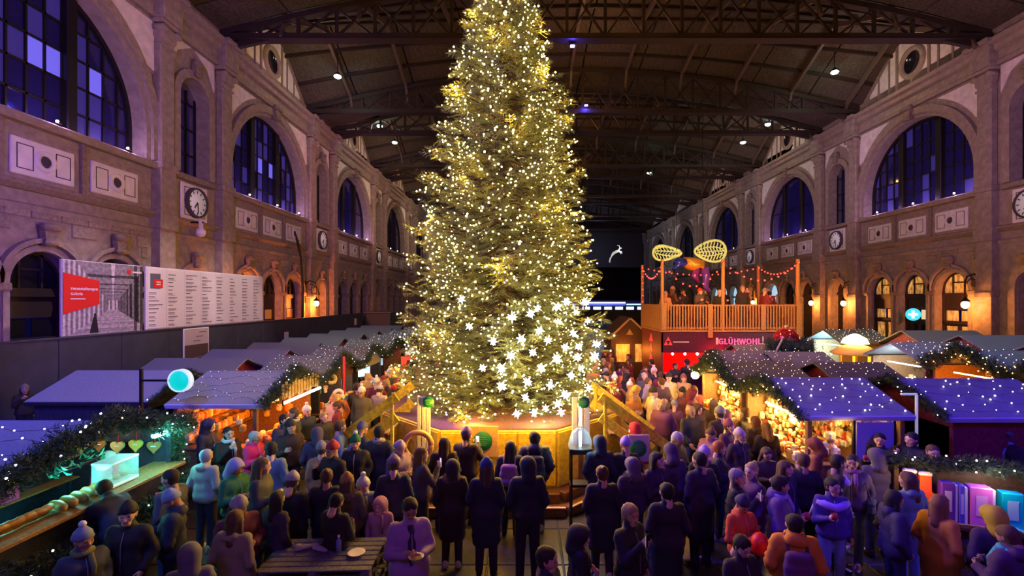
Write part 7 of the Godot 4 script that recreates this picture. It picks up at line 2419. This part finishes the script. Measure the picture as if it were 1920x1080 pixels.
func build_people() -> void:
	make_heads()
	var K := Color(0.012, 0.012, 0.016) # black
	var N := Color(0.015, 0.02, 0.045) # navy
	var G := Color(0.09, 0.09, 0.1) # grey
	var B := Color(0.07, 0.035, 0.02) # brown
	var BE := Color(0.32, 0.24, 0.16) # beige
	var R := Color(0.45, 0.01, 0.03) # red
	var P := Color(0.32, 0.2, 0.42) # lilac
	var J := Color(0.03, 0.045, 0.09) # denim
	var LJ := Color(0.16, 0.24, 0.34) # light denim
	var O := Color(0.6, 0.2, 0.015) # orange
	var W := Color(0.6, 0.58, 0.6) # white
	var DH := Color(0.015, 0.01, 0.008) # dark hair
	var BH := Color(0.09, 0.045, 0.02) # brown hair
	var LH := Color(0.3, 0.2, 0.09) # fair hair
	var GH := Color(0.3, 0.29, 0.3) # grey hair
	# head-top x and y in the photo, height, facing (0 to the camera, 180 away, 90 to the right), pose, coat, colours, hair or hat, label, scarf
	var list := [
		[162, 990, 1.62, 60, "pockets", "jacket", Color(0.05, 0.06, 0.1), K, "pompom", Color(0.2, 0.22, 0.33), "person in a big ribbed blue-grey knit hat and olive scarf, lower left corner", Color(0.16, 0.17, 0.06)],
		[235, 946, 1.72, 10, "pockets", "jacket", K, K, "beanie", K, "person in a black beanie and black jacket facing the camera near the pastry stall", null],
		[222, 890, 1.74, -115, "lean", "hood", N, K, "short", DH, "person in a navy jacket leaning over the pastry counter", null],
		[320, 880, 1.74, -100, "cup", "jacket", G, J, "short", DH, "dark-haired person in a grey jacket by the teal-lit corner post of the pastry stall", null],
		[324, 920, 1.68, -60, "hold", "puffer", N, K, "beanie", Color(0.22, 0.27, 0.4), "person in a pale blue-grey beanie looking down before the pastry stall", null],
		[355, 1020, 1.64, 200, "pockets", "hood", Color(0.14, 0.14, 0.17), K, "hooded", Color(0.13, 0.13, 0.16), "person in a grey raised hood cut by the bottom edge beside the pallets", null],
		[444, 950, 1.68, 170, "pockets", "hood", Color(0.24, 0.2, 0.15), K, "long", BH, "long-haired person in a beige hooded coat seen from behind near the pallets", null],
		[468, 929, 1.66, 50, "hold", "puffer", Color(0.12, 0.02, 0.05), K, "beanie", Color(0.3, 0.27, 0.32), "person in a grey knit beanie and burgundy puffer eating beside the pallets", null],
		[441, 861, 1.7, 70, "hold", "hood", Color(0.02, 0.16, 0.05), K, "hooded", Color(0.32, 0.28, 0.45), "person in a pale lilac hood and bright green jacket left of the crowd", null],
		[391, 786, 1.76, 80, "cup", "jacket", N, K, "hooded", Color(0.04, 0.03, 0.08), "person in a dark hood facing the amber stall, cup raised", null],
		[386, 842, 1.7, 170, "pockets", "hood", Color(0.28, 0.27, 0.24), K, "short", GH, "grey-haired person in a pale patterned jumper seen from behind near the blue roof", null],
		[428, 800, 1.72, 60, "phone", "jacket", K, J, "short", DH, "dark-haired person in black with white shirt front by the amber stall corner", W],
		[477, 808, 1.66, 75, "cup", "hood", Color(0.62, 0.01, 0.12), K, "short", GH, "grey-haired person in a vivid pink-red hooded jacket in front of the amber stall", null],
		[508, 828, 1.8, 185, "pockets", "coat", Color(0.12, 0.19, 0.28), Color(0.16, 0.08, 0.2), "short", DH, "tall person in a blue-grey coat seen from behind left of the tree", null],
		[533, 776, 1.78, 60, "cup", "jacket", Color(0.03, 0.02, 0.06), K, "short", DH, "dark-haired person in a dark jacket facing another before the amber counter", null],
		[551, 764, 1.8, -80, "cup", "jacket", Color(0.02, 0.025, 0.04), K, "short", BH, "brown-haired person in black with a grey collar turned to the amber stall", GH],
		[598, 801, 1.7, 200, "pockets", "hood", Color(0.04, 0.03, 0.08), K, "hooded", Color(0.05, 0.04, 0.09), "person in a violet-lined dark hood among the crowd left of the stair", null],
		[656, 778, 1.76, 110, "cup", "jacket", Color(0.1, 0.17, 0.36), J, "short", BH, "brown-haired person in a sky blue jacket left of the stair rail", null],
		[677, 815, 1.7, 5, "pockets", "jacket", K, K, "pompom", Color(0.0, 0.12, 0.04), "person in a green pompom hat and black jacket facing the camera", null],
		[701, 800, 1.8, 180, "pockets", "coat", Color(0.02, 0.025, 0.04), K, "short", DH, "dark-haired person in a black coat with a pale collar by the stair foot", GH],
		[756, 768, 1.72, 130, "cup", "jacket", Color(0.02, 0.02, 0.05), K, "beanie", Color(0.08, 0.08, 0.16), "person in a dark blue patterned beanie under the left stair rail", null],
		[732, 861, 1.74, 190, "hold", "hood", Color(0.02, 0.025, 0.06), K, "beanie", Color(0.2, 0.15, 0.25), "person in a lilac headband and navy jacket behind the lilac coat", null],
		[748, 828, 1.66, 60, "hold", "puffer", Color(0.17, 0.1, 0.24), K, "beanie", Color(0.35, 0.28, 0.48), "person in a pale violet beanie and purple puffer left of the wooden ring", null],
		[790, 838, 1.7, 120, "phone", "jacket", Color(0.05, 0.03, 0.06), K, "long", BH, "brown-haired person in dark plum holding a phone below the wooden ring", null],
		[768, 933, 1.78, 25, "hold", "coat", P, Color(0.16, 0.07, 0.2), "short", DH, "person in a long lilac coat looking down at a white bowl", null],
		[713, 928, 1.3, 10, "child", "hood", Color(0.4, 0.2, 0.27), K, "hooded", Color(0.42, 0.2, 0.28), "child in a pale pink hood with a pink scarf left of the lilac coat", Color(0.4, 0.2, 0.25)],
		[674, 901, 1.42, 20, "child", "puffer", Color(0.13, 0.15, 0.22), K, "pompom", Color(0.5, 0.5, 0.58), "child in a white pompom hat and grey-blue puffer behind the pallets", Color(0.28, 0.32, 0.42)],
		[656, 884, 1.66, 190, "pockets", "hood", Color(0.07, 0.06, 0.06), K, "beanie", Color(0.3, 0.17, 0.07), "person in a tan fur-edged beanie and dark jacket behind the child in a white hat", null],
		[604, 882, 1.66, 180, "pockets", "coat", K, K, "bun", BH, "person in black with a high hair bun behind the pallets", null],
		[560, 888, 1.66, 175, "hold", "coat", K, K, "beanie", Color(0.32, 0.28, 0.34), "person in a pale patterned knit cap and black coat behind the pallets", null],
		[630, 925, 1.58, 160, "hold", "jacket", K, K, "short", DH, "short dark-haired person in black close behind the pallet stack", null],
		[500, 925, 1.6, 150, "pockets", "jacket", Color(0.03, 0.02, 0.05), K, "long", DH, "dark long-haired person in black between the burgundy puffer and the pallets", null],
		[838, 818, 1.7, 180, "pockets", "coat", Color(0.012, 0.008, 0.01), K, "long", Color(0.03, 0.012, 0.008), "person with long dark hair in a black coat before the yellow platform", null],
		[878, 797, 1.78, 165, "phone", "jacket", Color(0.02, 0.012, 0.02), K, "beanie", Color(0.1, 0.05, 0.2), "person in a violet beanie and black jacket beside the green disc board", null],
		[848, 862, 1.68, 180, "pockets", "coat", Color(0.01, 0.008, 0.012), K, "hooded", Color(0.02, 0.015, 0.02), "person in a black fur-edged hood seen from behind left of the navy beanie", Color(0.2, 0.13, 0.06)],
		[912, 862, 1.75, 180, "pockets", "coat", Color(0.012, 0.014, 0.035), K, "beanie", Color(0.02, 0.03, 0.2), "person in a deep blue beanie and long black coat seen from behind", null],
		[960, 826, 1.68, 175, "cup", "jacket", Color(0.02, 0.02, 0.04), K, "long", DH, "person with a purple backpack before the middle of the platform", null],
		[999, 809, 1.8, 180, "pockets", "puffer", Color(0.02, 0.018, 0.04), K, "short", DH, "tall person in a dark puffer seen from behind before the yellow boards", null],
		[989, 857, 1.84, 182, "pockets", "jacket", Color(0.012, 0.013, 0.03), Color(0.01, 0.01, 0.018), "hooded", Color(0.012, 0.013, 0.032), "big person in a black hooded jacket standing with back to the camera, centre front", null],
		[1024, 1024, 1.72, 60, "pockets", "jacket", Color(0.02, 0.025, 0.06), K, "short", DH, "dark-haired person in navy cut off by the bottom edge in the middle", null],
		[1125, 817, 1.76, 180, "pockets", "hood", Color(0.015, 0.02, 0.04), K, "hooded", Color(0.015, 0.02, 0.045), "person in a navy raised hood right of the dome lantern", null],
		[1115, 768, 1.72, 200, "phone", "hood", Color(0.25, 0.01, 0.04), K, "hooded", Color(0.4, 0.01, 0.02), "person in a bright red hood by the right white panel", null],
		[1172, 821, 1.72, 180, "pockets", "jacket", Color(0.012, 0.012, 0.02), K, "beanie", Color(0.3, 0.24, 0.6), "person in a lilac-blue beanie beside the pinkish disc board", null],
		[1129, 873, 1.7, 180, "pockets", "coat", Color(0.012, 0.012, 0.025), K, "bun", BH, "person with brown pinned-up hair in a black coat right of the lantern stand", null],
		[1194, 857, 1.7, 190, "pockets", "hood", Color(0.03, 0.02, 0.05), K, "hooded", Color(0.1, 0.07, 0.12), "person in a grey fur-edged hood in front of the pinkish disc board", Color(0.12, 0.09, 0.12)],
		[1224, 848, 1.74, 30, "cup", "jacket", Color(0.03, 0.012, 0.05), K, "long", DH, "person with a magenta-lit face and dark hair turned toward the camera", null],
		[1258, 832, 1.76, 185, "hold", "hood", Color(0.07, 0.04, 0.09), Color(0.12, 0.1, 0.14), "hooded", Color(0.06, 0.03, 0.07), "person in a patterned purple hooded jacket seen from behind", null],
		[1312, 847, 1.8, 200, "pockets", "coat", Color(0.02, 0.012, 0.03), K, "short", DH, "dark-haired person in a long dark purple coat seen from behind", null],
		[1320, 838, 1.7, 160, "cup", "jacket", K, K, "beanie", Color(0.4, 0.33, 0.5), "person in a pale lilac beanie behind the long dark purple coat", null],
		[1348, 826, 1.72, 70, "cup", "jacket", Color(0.02, 0.012, 0.02), K, "short", Color(0.3, 0.1, 0.02), "ginger-haired person in black looking toward the golden stall", null],
		[1386, 805, 1.72, 20, "pockets", "jacket", Color(0.03, 0.012, 0.03), K, "beanie", Color(0.5, 0.4, 0.45), "person in a white headband and dark jacket before the golden stall", null],
		[1333, 803, 1.68, -60, "hold", "puffer", Color(0.2, 0.06, 0.2), K, "bun", BH, "person in a violet-pink puffer in the crowd before the orange stall", null],
		[1181, 944, 1.74, 40, "phone", "jacket", K, K, "short", LH, "fair-haired person in black in the right foreground", null],
		[1250, 905, 1.72, 180, "pockets", "coat", Color(0.014, 0.012, 0.022), Color(0.1, 0.08, 0.13), "short", DH, "dark-haired person in a black coat standing behind the fair-haired person", null],
		[1086, 985, 1.45, 100, "child", "puffer", K, K, "hooded", Color(0.02, 0.018, 0.025), "child in a black hooded puffer on the yellow-lit floor, front right of the lantern", null],
		[1383, 882, 1.76, 60, "phone", "jacket", K, K, "short", Color(0.2, 0.17, 0.2), "grey-haired person in black holding up a phone, right of centre", null],
		[1389, 925, 1.55, 15, "hold", "hood", Color(0.55, 0.08, 0.02), Color(0.03, 0.02, 0.04), "beanie", Color(0.03, 0.025, 0.08), "person in an orange-red jacket and navy beanie holding something red", null],
		[1390, 1003, 1.6, 20, "hold", "jacket", Color(0.02, 0.012, 0.03), K, "short", DH, "dark-haired person in black below the orange-red jacket", null],
		[1472, 863, 1.68, 30, "pockets", "jacket", Color(0.03, 0.02, 0.05), K, "long", BH, "person with a violet-lit face and long hair behind the purple puffer", null],
		[1462, 891, 1.76, 60, "cup", "puffer", Color(0.13, 0.07, 0.22), K, "short", DH, "dark-haired person in a shiny purple puffer with a lilac scarf", Color(0.38, 0.28, 0.55)],
		[1510, 850, 1.72, 160, "pockets", "jacket", K, K, "short", BH, "brown-haired person in black with a grey bag behind the colour-block jacket", null],
		[1489, 964, 1.66, 165, "pockets", "puffer", O, K, "short", DH, "dark-haired person in an orange puffer with a mustard scarf, back to the camera", Color(0.55, 0.3, 0.02)],
		[1560, 896, 1.66, -10, "cup", "jacket", Color(0.07, 0.04, 0.2), LJ, "short", DH, "person in a purple and white colour-block jacket and blue jeans facing the camera", null],
		[1568, 851, 1.78, 70, "pockets", "jacket", Color(0.03, 0.015, 0.02), K, "short", DH, "dark-haired person with an orange-lit face above the colour-block jacket", null],
		[1604, 852, 1.7, -40, "walk", "hood", Color(0.13, 0.1, 0.12), Color(0.02, 0.03, 0.05), "long", DH, "person walking in a grey hooded jacket and dark slim jeans with a small bag", Color(0.2, 0.06, 0.18)],
		[1638, 842, 1.76, 170, "pockets", "hood", Color(0.07, 0.06, 0.09), K, "hooded", Color(0.08, 0.065, 0.1), "person in a pale grey hood seen from behind under the blue roof", null],
		[1708, 810, 1.8, -70, "phone", "jacket", K, K, "short", DH, "dark-haired person in black with one hand raised by the burgundy wall", null],
		[1703, 884, 1.72, 190, "pockets", "hood", Color(0.12, 0.22, 0.21), LJ, "long", BH, "person in a teal patterned jumper and light jeans near the open rack", null],
		[1685, 920, 1.66, 75, "pockets", "puffer", Color(0.03, 0.025, 0.07), N, "long", DH, "person in a navy puffer looking right, in front of the teal jumper", null],
		[1749, 834, 1.72, -30, "pockets", "jacket", Color(0.02, 0.012, 0.015), K, "short", BH, "person with an orange-lit face in front of the burgundy stall wall", null],
		[1752, 925, 1.7, 100, "pockets", "coat", Color(0.5, 0.2, 0.02), Color(0.3, 0.12, 0.02), "long", Color(0.2, 0.09, 0.03), "person in a long shiny golden coat at the near end of the open rack", null],
		[1868, 955, 1.7, 170, "pockets", "jacket", Color(0.05, 0.025, 0.06), K, "hooded", Color(0.5, 0.4, 0.02), "person in a mustard yellow hood before the open rack", null],
		[1886, 980, 1.66, 200, "hold", "puffer", Color(0.06, 0.025, 0.08), K, "short", BH, "brown-haired person in a dark purple puffer in the lower right corner", Color(0.05, 0.4, 0.42)],
		[1886, 804, 1.74, -80, "cup", "hood", Color(0.02, 0.02, 0.03), K, "hooded", Color(0.08, 0.08, 0.1), "person in a dark hood with a bright rim at the right edge behind the rack", Color(0.1, 0.3, 0.4)],
		[1652, 812, 1.72, -60, "cup", "jacket", K, K, "short", DH, "dark-haired person in black under the blue roof beside the pale panel", null],
		[1420, 766, 1.78, 200, "pockets", "jacket", Color(0.03, 0.015, 0.01), K, "short", BH, "person in a dark brown jacket facing into the golden stall", null],
		[1450, 774, 1.7, 190, "cup", "hood", Color(0.06, 0.035, 0.03), K, "long", Color(0.14, 0.05, 0.02), "auburn long-haired person in brown facing the golden stall counter", null],
		[1484, 792, 1.68, 175, "hold", "jacket", Color(0.03, 0.02, 0.015), K, "long", Color(0.17, 0.08, 0.02), "person with long light brown hair close to the golden stall corner", null],
		[1528, 822, 1.68, -120, "hold", "hood", Color(0.2, 0.05, 0.02), K, "hooded", Color(0.22, 0.06, 0.02), "person in a rust red hood under the open end of the golden stall", null],
		[1338, 750, 1.7, 150, "cup", "jacket", Color(0.06, 0.03, 0.02), K, "beanie", Color(0.12, 0.08, 0.06), "person in a brown beanie before the orange and white stall", null],
		[1383, 772, 1.64, 170, "pockets", "hood", Color(0.14, 0.03, 0.09), K, "hooded", Color(0.16, 0.04, 0.1), "person in a plum hood before the orange and white stall", null],
		[1366, 788, 1.7, 30, "cup", "jacket", Color(0.1, 0.03, 0.06), K, "beanie", Color(0.28, 0.07, 0.12), "person in a raspberry beanie in the crowd before the orange stall", null],
		[1240, 708, 1.84, 185, "pockets", "coat", Color(0.09, 0.055, 0.06), K, "short", BH, "tall person in a long grey-brown coat in the right aisle, back turned", null],
		[1282, 702, 1.76, -30, "cup", "jacket", Color(0.4, 0.25, 0.12), Color(0.1, 0.07, 0.08), "beanie", Color(0.2, 0.06, 0.06), "person in a beige jacket and red beanie in the right aisle", null],
		[1215, 708, 1.72, 60, "pockets", "puffer", Color(0.3, 0.25, 0.38), K, "short", BH, "person in a pale lilac puffer beside the tall grey-brown coat", null],
		[1193, 723, 1.68, 90, "hold", "hood", Color(0.45, 0.28, 0.03), K, "hooded", Color(0.5, 0.35, 0.05), "person in a yellow hood beyond the right stair rail", null],  # yellow light painted into the hood and jacket colour
		[1163, 735, 1.66, 20, "hold", "jacket", Color(0.5, 0.22, 0.02), K, "short", LH, "fair-haired person in an orange jacket just beyond the right stair rail", null],  # jacket colour carries the yellow light
		[1176, 693, 1.7, -30, "cup", "puffer", Color(0.5, 0.16, 0.01), K, "short", BH, "person in a bright orange puffer in the lantern-lit right aisle", null],  # puffer colour carries the yellow light
		[1266, 680, 1.76, 10, "cup", "jacket", Color(0.02, 0.015, 0.02), K, "short", DH, "dark-haired person in black facing the camera before the red hatch", null],
		[1288, 674, 1.84, 180, "pockets", "jacket", Color(0.012, 0.01, 0.012), K, "beanie", K, "person in black outlined against the glowing red bar hatch", null],
		[1222, 673, 1.84, 190, "pockets", "jacket", Color(0.014, 0.01, 0.012), K, "short", DH, "tall person in black by the left corner of the bar", null],
		[46, 722, 1.72, 60, "phone", "hood", Color(0.025, 0.03, 0.025), K, "beanie", Color(0.25, 0.24, 0.24), "person in a pale cap standing alone before the hoarding at the far left", null],
	]
	var seller := person(Vector3(-6.95, 0, -8.0), 1.68, deg_to_rad(80), "reach", "jacket", Color(0.6, 0.02, 0.14), K, "short", Color(0.6, 0.58, 0.58), "white-haired seller in a pink vest reaching along the pastry counter")
	part(seller, "sleeve", tube([Vector3(0.2, 1.4, 0), Vector3(0.24, 1.22, 0.19), Vector3(0.21, 1.22, 0.36)], [0.098, 0.085, 0.07], 10), cloth(Color(0.15, 0.5, 0.45)))
	var places := []
	for q in list:
		places.append(settle(ground(q[0], q[1], q[2])))
	for it in 8: # nobody stands in anybody else
		for i in places.size():
			for j in i:
				var v: Vector3 = places[i] - places[j]
				if v.length() < 0.47:
					v = v.normalized() * (0.47 - v.length()) * 0.5
					places[i] = settle(places[i] + v)
					places[j] = settle(places[j] - v)
	for n in list.size():
		var q: Array = list[n]
		var at: Vector3 = places[n]
		var acc: Color = q[11] if q[11] != null else Color(-1, 0, 0)
		var t := person(at, q[2], deg_to_rad(q[3]), q[4], q[5], q[6], q[7], q[8], q[9], q[10], 0 if at.z > -12.5 else 1, "", acc)
		var p: Dictionary = proto(q[4], 0).pose
		var lb: String = q[10]
		if lb.contains("backpack"):
			backpack(t, Color(0.24, 0.1, 0.3))
		elif lb.begins_with("tall person in a dark puffer"):
			backpack(t, Color(0.02, 0.02, 0.04))
		elif lb.contains("orange puffer with a mustard"):
			backpack(t, Color(0.12, 0.04, 0.12))
		if lb.contains("fur-edged"):
			fur_trim(t, p, Color(0.25, 0.18, 0.12))
		if lb.contains("lilac coat looking"):
			# the coat hangs open over a dark jumper; the bowl in both hands
			part(t, "jumper", tube([p.neck + Vector3(0, -0.02, 0.06), p.chest + Vector3(0, 0, 0.09), p.waist + Vector3(0, 0, 0.095), p.pel + Vector3(0, -0.1, 0.1), p.pel + Vector3(0, -0.35, 0.1)], [0.045, 0.06, 0.06, 0.06, 0.05], 10), cloth(Color(0.03, 0.02, 0.06)))
			var bw := thing("bowl", "white paper bowl held by the person in the long lilac coat", "bowl", t.transform * Vector3(0, 1.17, 0.37), 0.0)
			part(bw, "bowl_wall", lathe([Vector2(0.001, 0), Vector2(0.05, 0), Vector2(0.085, 0.06), Vector2(0.09, 0.06), Vector2(0.088, 0.065), Vector2(0.045, 0.012), Vector2(0.001, 0.012)], 20), mats["paper_white"])
			part(bw, "food", lathe([Vector2(0.001, 0.05), Vector2(0.05, 0.045), Vector2(0.07, 0.035)], 14), mat("food_brown", Color(0.12, 0.05, 0.02), 0.6))
		if lb.contains("colour-block"):
			var yk := part(t, "white_yoke", tube([Vector3(-0.2, 1.4, 0.0), Vector3(-0.1, 1.37, 0.09), Vector3(0, 1.34, 0.1), Vector3(0.1, 1.37, 0.09), Vector3(0.2, 1.4, 0.0)], [0.062], 8), cloth(Color(0.42, 0.3, 0.75)))
			for e in [-1, 1]:
				part(yk, "sleeve_stripe", tube([Vector3(e * 0.235, 1.38, -0.01), Vector3(e * 0.3, 1.16, -0.03)], [0.02, 0.018], 6), cloth(W))
		if lb.contains("small bag"):
			var bg := thing("shoulder_bag", "small grey shoulder bag carried by the person walking in slim jeans", "bag", t.transform * Vector3(0.26, 0.98, 0.06), t.rotation.y)
			part(bg, "pouch", box(Vector3(0.1, 0.19, 0.26), 0.03), cloth(Color(0.12, 0.13, 0.13)))
			part(bg, "flap", box(Vector3(0.11, 0.09, 0.265), 0.03), cloth(Color(0.09, 0.1, 0.1)), Vector3(0, 0.06, 0))
			part(bg, "strap", tube([Vector3(0.0, 0.1, 0.1), Vector3(-0.1, 0.44, 0.0), Vector3(-0.05, 0.1, -0.12)], [0.01], 6), cloth(Color(0.06, 0.06, 0.06)))
		if lb.contains("something red"):
			single("toy", "round bright red toy held by the person in the orange-red jacket", "toy", ball(0.12, 16, 10, 1.25), mat("toy_red", Color(0.8, 0.01, 0.01), 0.4), t.transform * Vector3(0, 1.2, 0.38))
		if q[4] == "phone" and not lb.contains("tall") and at.z > -11.5:
			var ph := thing("phone", "phone held up by the " + lb.split(" holding")[0].split(" with one")[0].split(" by the")[0].split(" standing")[0].split(" beside")[0].split(" below")[0].split(" in the right")[0], "phone", t.transform * (p.wr_r + Vector3(0.03, 0.06, 0.06)), t.rotation.y)
			part(ph, "case", box(Vector3(0.075, 0.15, 0.01), 0.003), mats["iron"])
			part(ph, "screen", box(Vector3(0.068, 0.14, 0.003)), glow("phone_screen_light", Color(0.7, 0.75, 1.0), 0.8), Vector3(0, 0, -0.006))
		if q[4] == "cup" and at.z > -12.0:
			var mg := thing("mug", "mug in the hand of the " + " ".join(lb.split(" ").slice(0, 10)), "mug", t.transform * (p.wr_r + Vector3(0.035, 0.03, 0.08)), t.rotation.y)
			part(mg, "cup", lathe([Vector2(0.001, 0), Vector2(0.034, 0), Vector2(0.036, 0.08), Vector2(0.032, 0.08), Vector2(0.031, 0.01)], 14), cloth(Color(0.45, 0.05, 0.05)))
			part(mg, "handle", tube([Vector3(0.035, 0.065, 0), Vector3(0.06, 0.05, 0), Vector3(0.036, 0.02, 0)], [0.006], 6), cloth(Color(0.45, 0.05, 0.05)))
	# things left on the pallets
	var bt := thing("bottle", "small pale blue plastic bottle standing on the pallets", "bottle", Vector3(-2.45, 0.892, -6.3))
	part(bt, "body", lathe([Vector2(0.001, 0), Vector2(0.032, 0), Vector2(0.034, 0.14), Vector2(0.014, 0.18), Vector2(0.014, 0.2), Vector2(0.001, 0.2)], 14), mat("bottle_blue", Color(0.2, 0.22, 0.6), 0.3))
	part(bt, "cap", lathe([Vector2(0.016, 0.195), Vector2(0.016, 0.22), Vector2(0.001, 0.22)], 12), mats["paper_white"])
	single("plate", "white paper plate with leftovers on the pallets", "plate", lathe([Vector2(0.001, 0.004), Vector2(0.08, 0.004), Vector2(0.11, 0.02), Vector2(0.112, 0.022), Vector2(0.11, 0.024), Vector2(0.075, 0.012), Vector2(0.001, 0.012)], 20), mats["paper_white"], Vector3(-2.2, 0.892, -6.25))
	for i in 2:
		var sh := single("glove", "pale %s glove lying on the pallets" % ["folded", "crumpled"][i], "glove", shoe_mesh(), cloth(Color(0.35, 0.33, 0.38)), Vector3(-2.75 - 0.22 * i, 0.892, -6.35), Vector3(0, 1.2 + i, 0))
		sh.scale = Vector3(0.9, 0.6, 0.9)
	crowd()

func crowd() -> void:
	# the packed aisles farther back
	var coats := [["black", Color(0.012, 0.012, 0.016)], ["dark brown", Color(0.05, 0.025, 0.015)], ["navy", Color(0.015, 0.02, 0.045)], ["charcoal", Color(0.05, 0.05, 0.055)], ["burgundy", Color(0.16, 0.015, 0.03)], ["tan", Color(0.32, 0.19, 0.09)], ["rust", Color(0.36, 0.1, 0.02)], ["olive", Color(0.08, 0.075, 0.03)], ["cream", Color(0.5, 0.42, 0.34)], ["slate blue", Color(0.07, 0.1, 0.18)], ["plum", Color(0.1, 0.02, 0.08)], ["amber", Color(0.5, 0.24, 0.03)]]
	var tops := [["dark short hair", "short", Color(0.015, 0.01, 0.008)], ["long brown hair", "long", Color(0.09, 0.045, 0.02)], ["a black beanie", "beanie", Color(0.012, 0.012, 0.015)], ["a red beanie", "beanie", Color(0.35, 0.02, 0.03)], ["a raised hood", "hooded", Color(0.06, 0.05, 0.05)], ["a white pompom hat", "pompom", Color(0.6, 0.58, 0.58)], ["fair hair", "bun", Color(0.35, 0.24, 0.1)], ["a ponytail", "tail", Color(0.05, 0.03, 0.02)], ["a grey beanie", "beanie", Color(0.22, 0.22, 0.24)], ["grey hair", "short", Color(0.3, 0.29, 0.3)]]
	var styles := ["jacket", "coat", "puffer", "hood"]
	var poses := ["idle", "hold", "pockets", "cup", "walk", "phone"]
	var spots := []
	var r := RandomNumberGenerator.new()
	r.seed = 12
	var taken_at := []
	for c in get_children():
		if c.name.begins_with("person"):
			taken_at.append(c.position)
	var zones := [[-5.2, -3.6, 9.0, 13.0, 14, "before the amber stall"], [-5.2, -3.3, 13.0, 18.0, 16, "beyond the amber stall"], [-5.1, -3.0, 18.0, 27.0, 18, "far down the left aisle"], [2.6, 4.9, 10.5, 14.0, 12, "beside the golden stalls"], [2.4, 4.9, 14.0, 19.0, 18, "in the aisle before the bar"], [2.3, 4.6, 19.0, 27.0, 16, "near the small chalet"], [-4.6, -1.8, 7.2, 9.0, 3, "left of the platform steps"], [1.6, 5.2, 7.2, 8.8, 4, "right of the platform steps"]]
	for z in zones:
		var made := 0
		var tries := 0
		while made < z[4] and tries < 400:
			tries += 1
			var at := Vector3(r.randf_range(z[0], z[1]), 0, -r.randf_range(z[2], z[3]))
			var ok := Vector2(at.x - TX, at.z + TD).length() > 3.75 and not (absf(at.x - TX) < 4.1 and at.z < -9.7 and at.z > -11.6)
			for o in taken_at:
				if Vector2(o.x - at.x, o.z - at.z).length() < 0.57:
					ok = false
			if not ok:
				continue
			taken_at.append(at)
			made += 1
			spots.append([at, z[5], 0.0])
	var deck_x := [6.0, 6.45, 7.1, 7.45, 7.75, 8.0, 8.35, 8.6, 8.95, 9.25, 9.55, 9.9, 10.3, 10.65, 10.95]
	for i in deck_x.size():
		spots.append([Vector3(deck_x[i] + 0.05 * sin(i * 3.0), 2.945, -20.55 - 0.5 * (i % 3)), "on the bar terrace", 2.945])
	for s in spots:
		var label := ""
		var c: Array
		var tp: Array
		for tries in 60:
			c = coats[r.randi() % (5 if s[2] > 0 and tries < 20 else coats.size())] if r.randf() < 0.5 else coats[r.randi() % 6]
			if tries > 15:
				c = coats[r.randi() % coats.size()]
			tp = tops[r.randi() % tops.size()]
			label = "person in %s with %s %s" % [c[0], tp[0], s[1]]
			if not used_labels.has(label):
				break
		used_labels[label] = true
		var hc: Color = tp[2] if tp[1] != "hooded" else c[1]
		var yaw := r.randf_range(0, TAU)
		if r.randf() < 0.5:
			yaw = r.randf_range(-0.8, 0.8) + (PI if r.randf() < 0.5 else 0.0)
		var at: Vector3 = s[0]
		person(at, r.randf_range(1.58, 1.86), yaw, poses[r.randi() % poses.size()] if s[2] == 0.0 else ["idle", "cup", "hold"][r.randi() % 3], styles[r.randi() % 4], c[1] * r.randf_range(0.8, 1.2), [Color(0.012, 0.012, 0.016), Color(0.03, 0.045, 0.09), Color(0.05, 0.05, 0.05)][r.randi() % 3], tp[1], hc, label, 1, "people %s" % s[1])
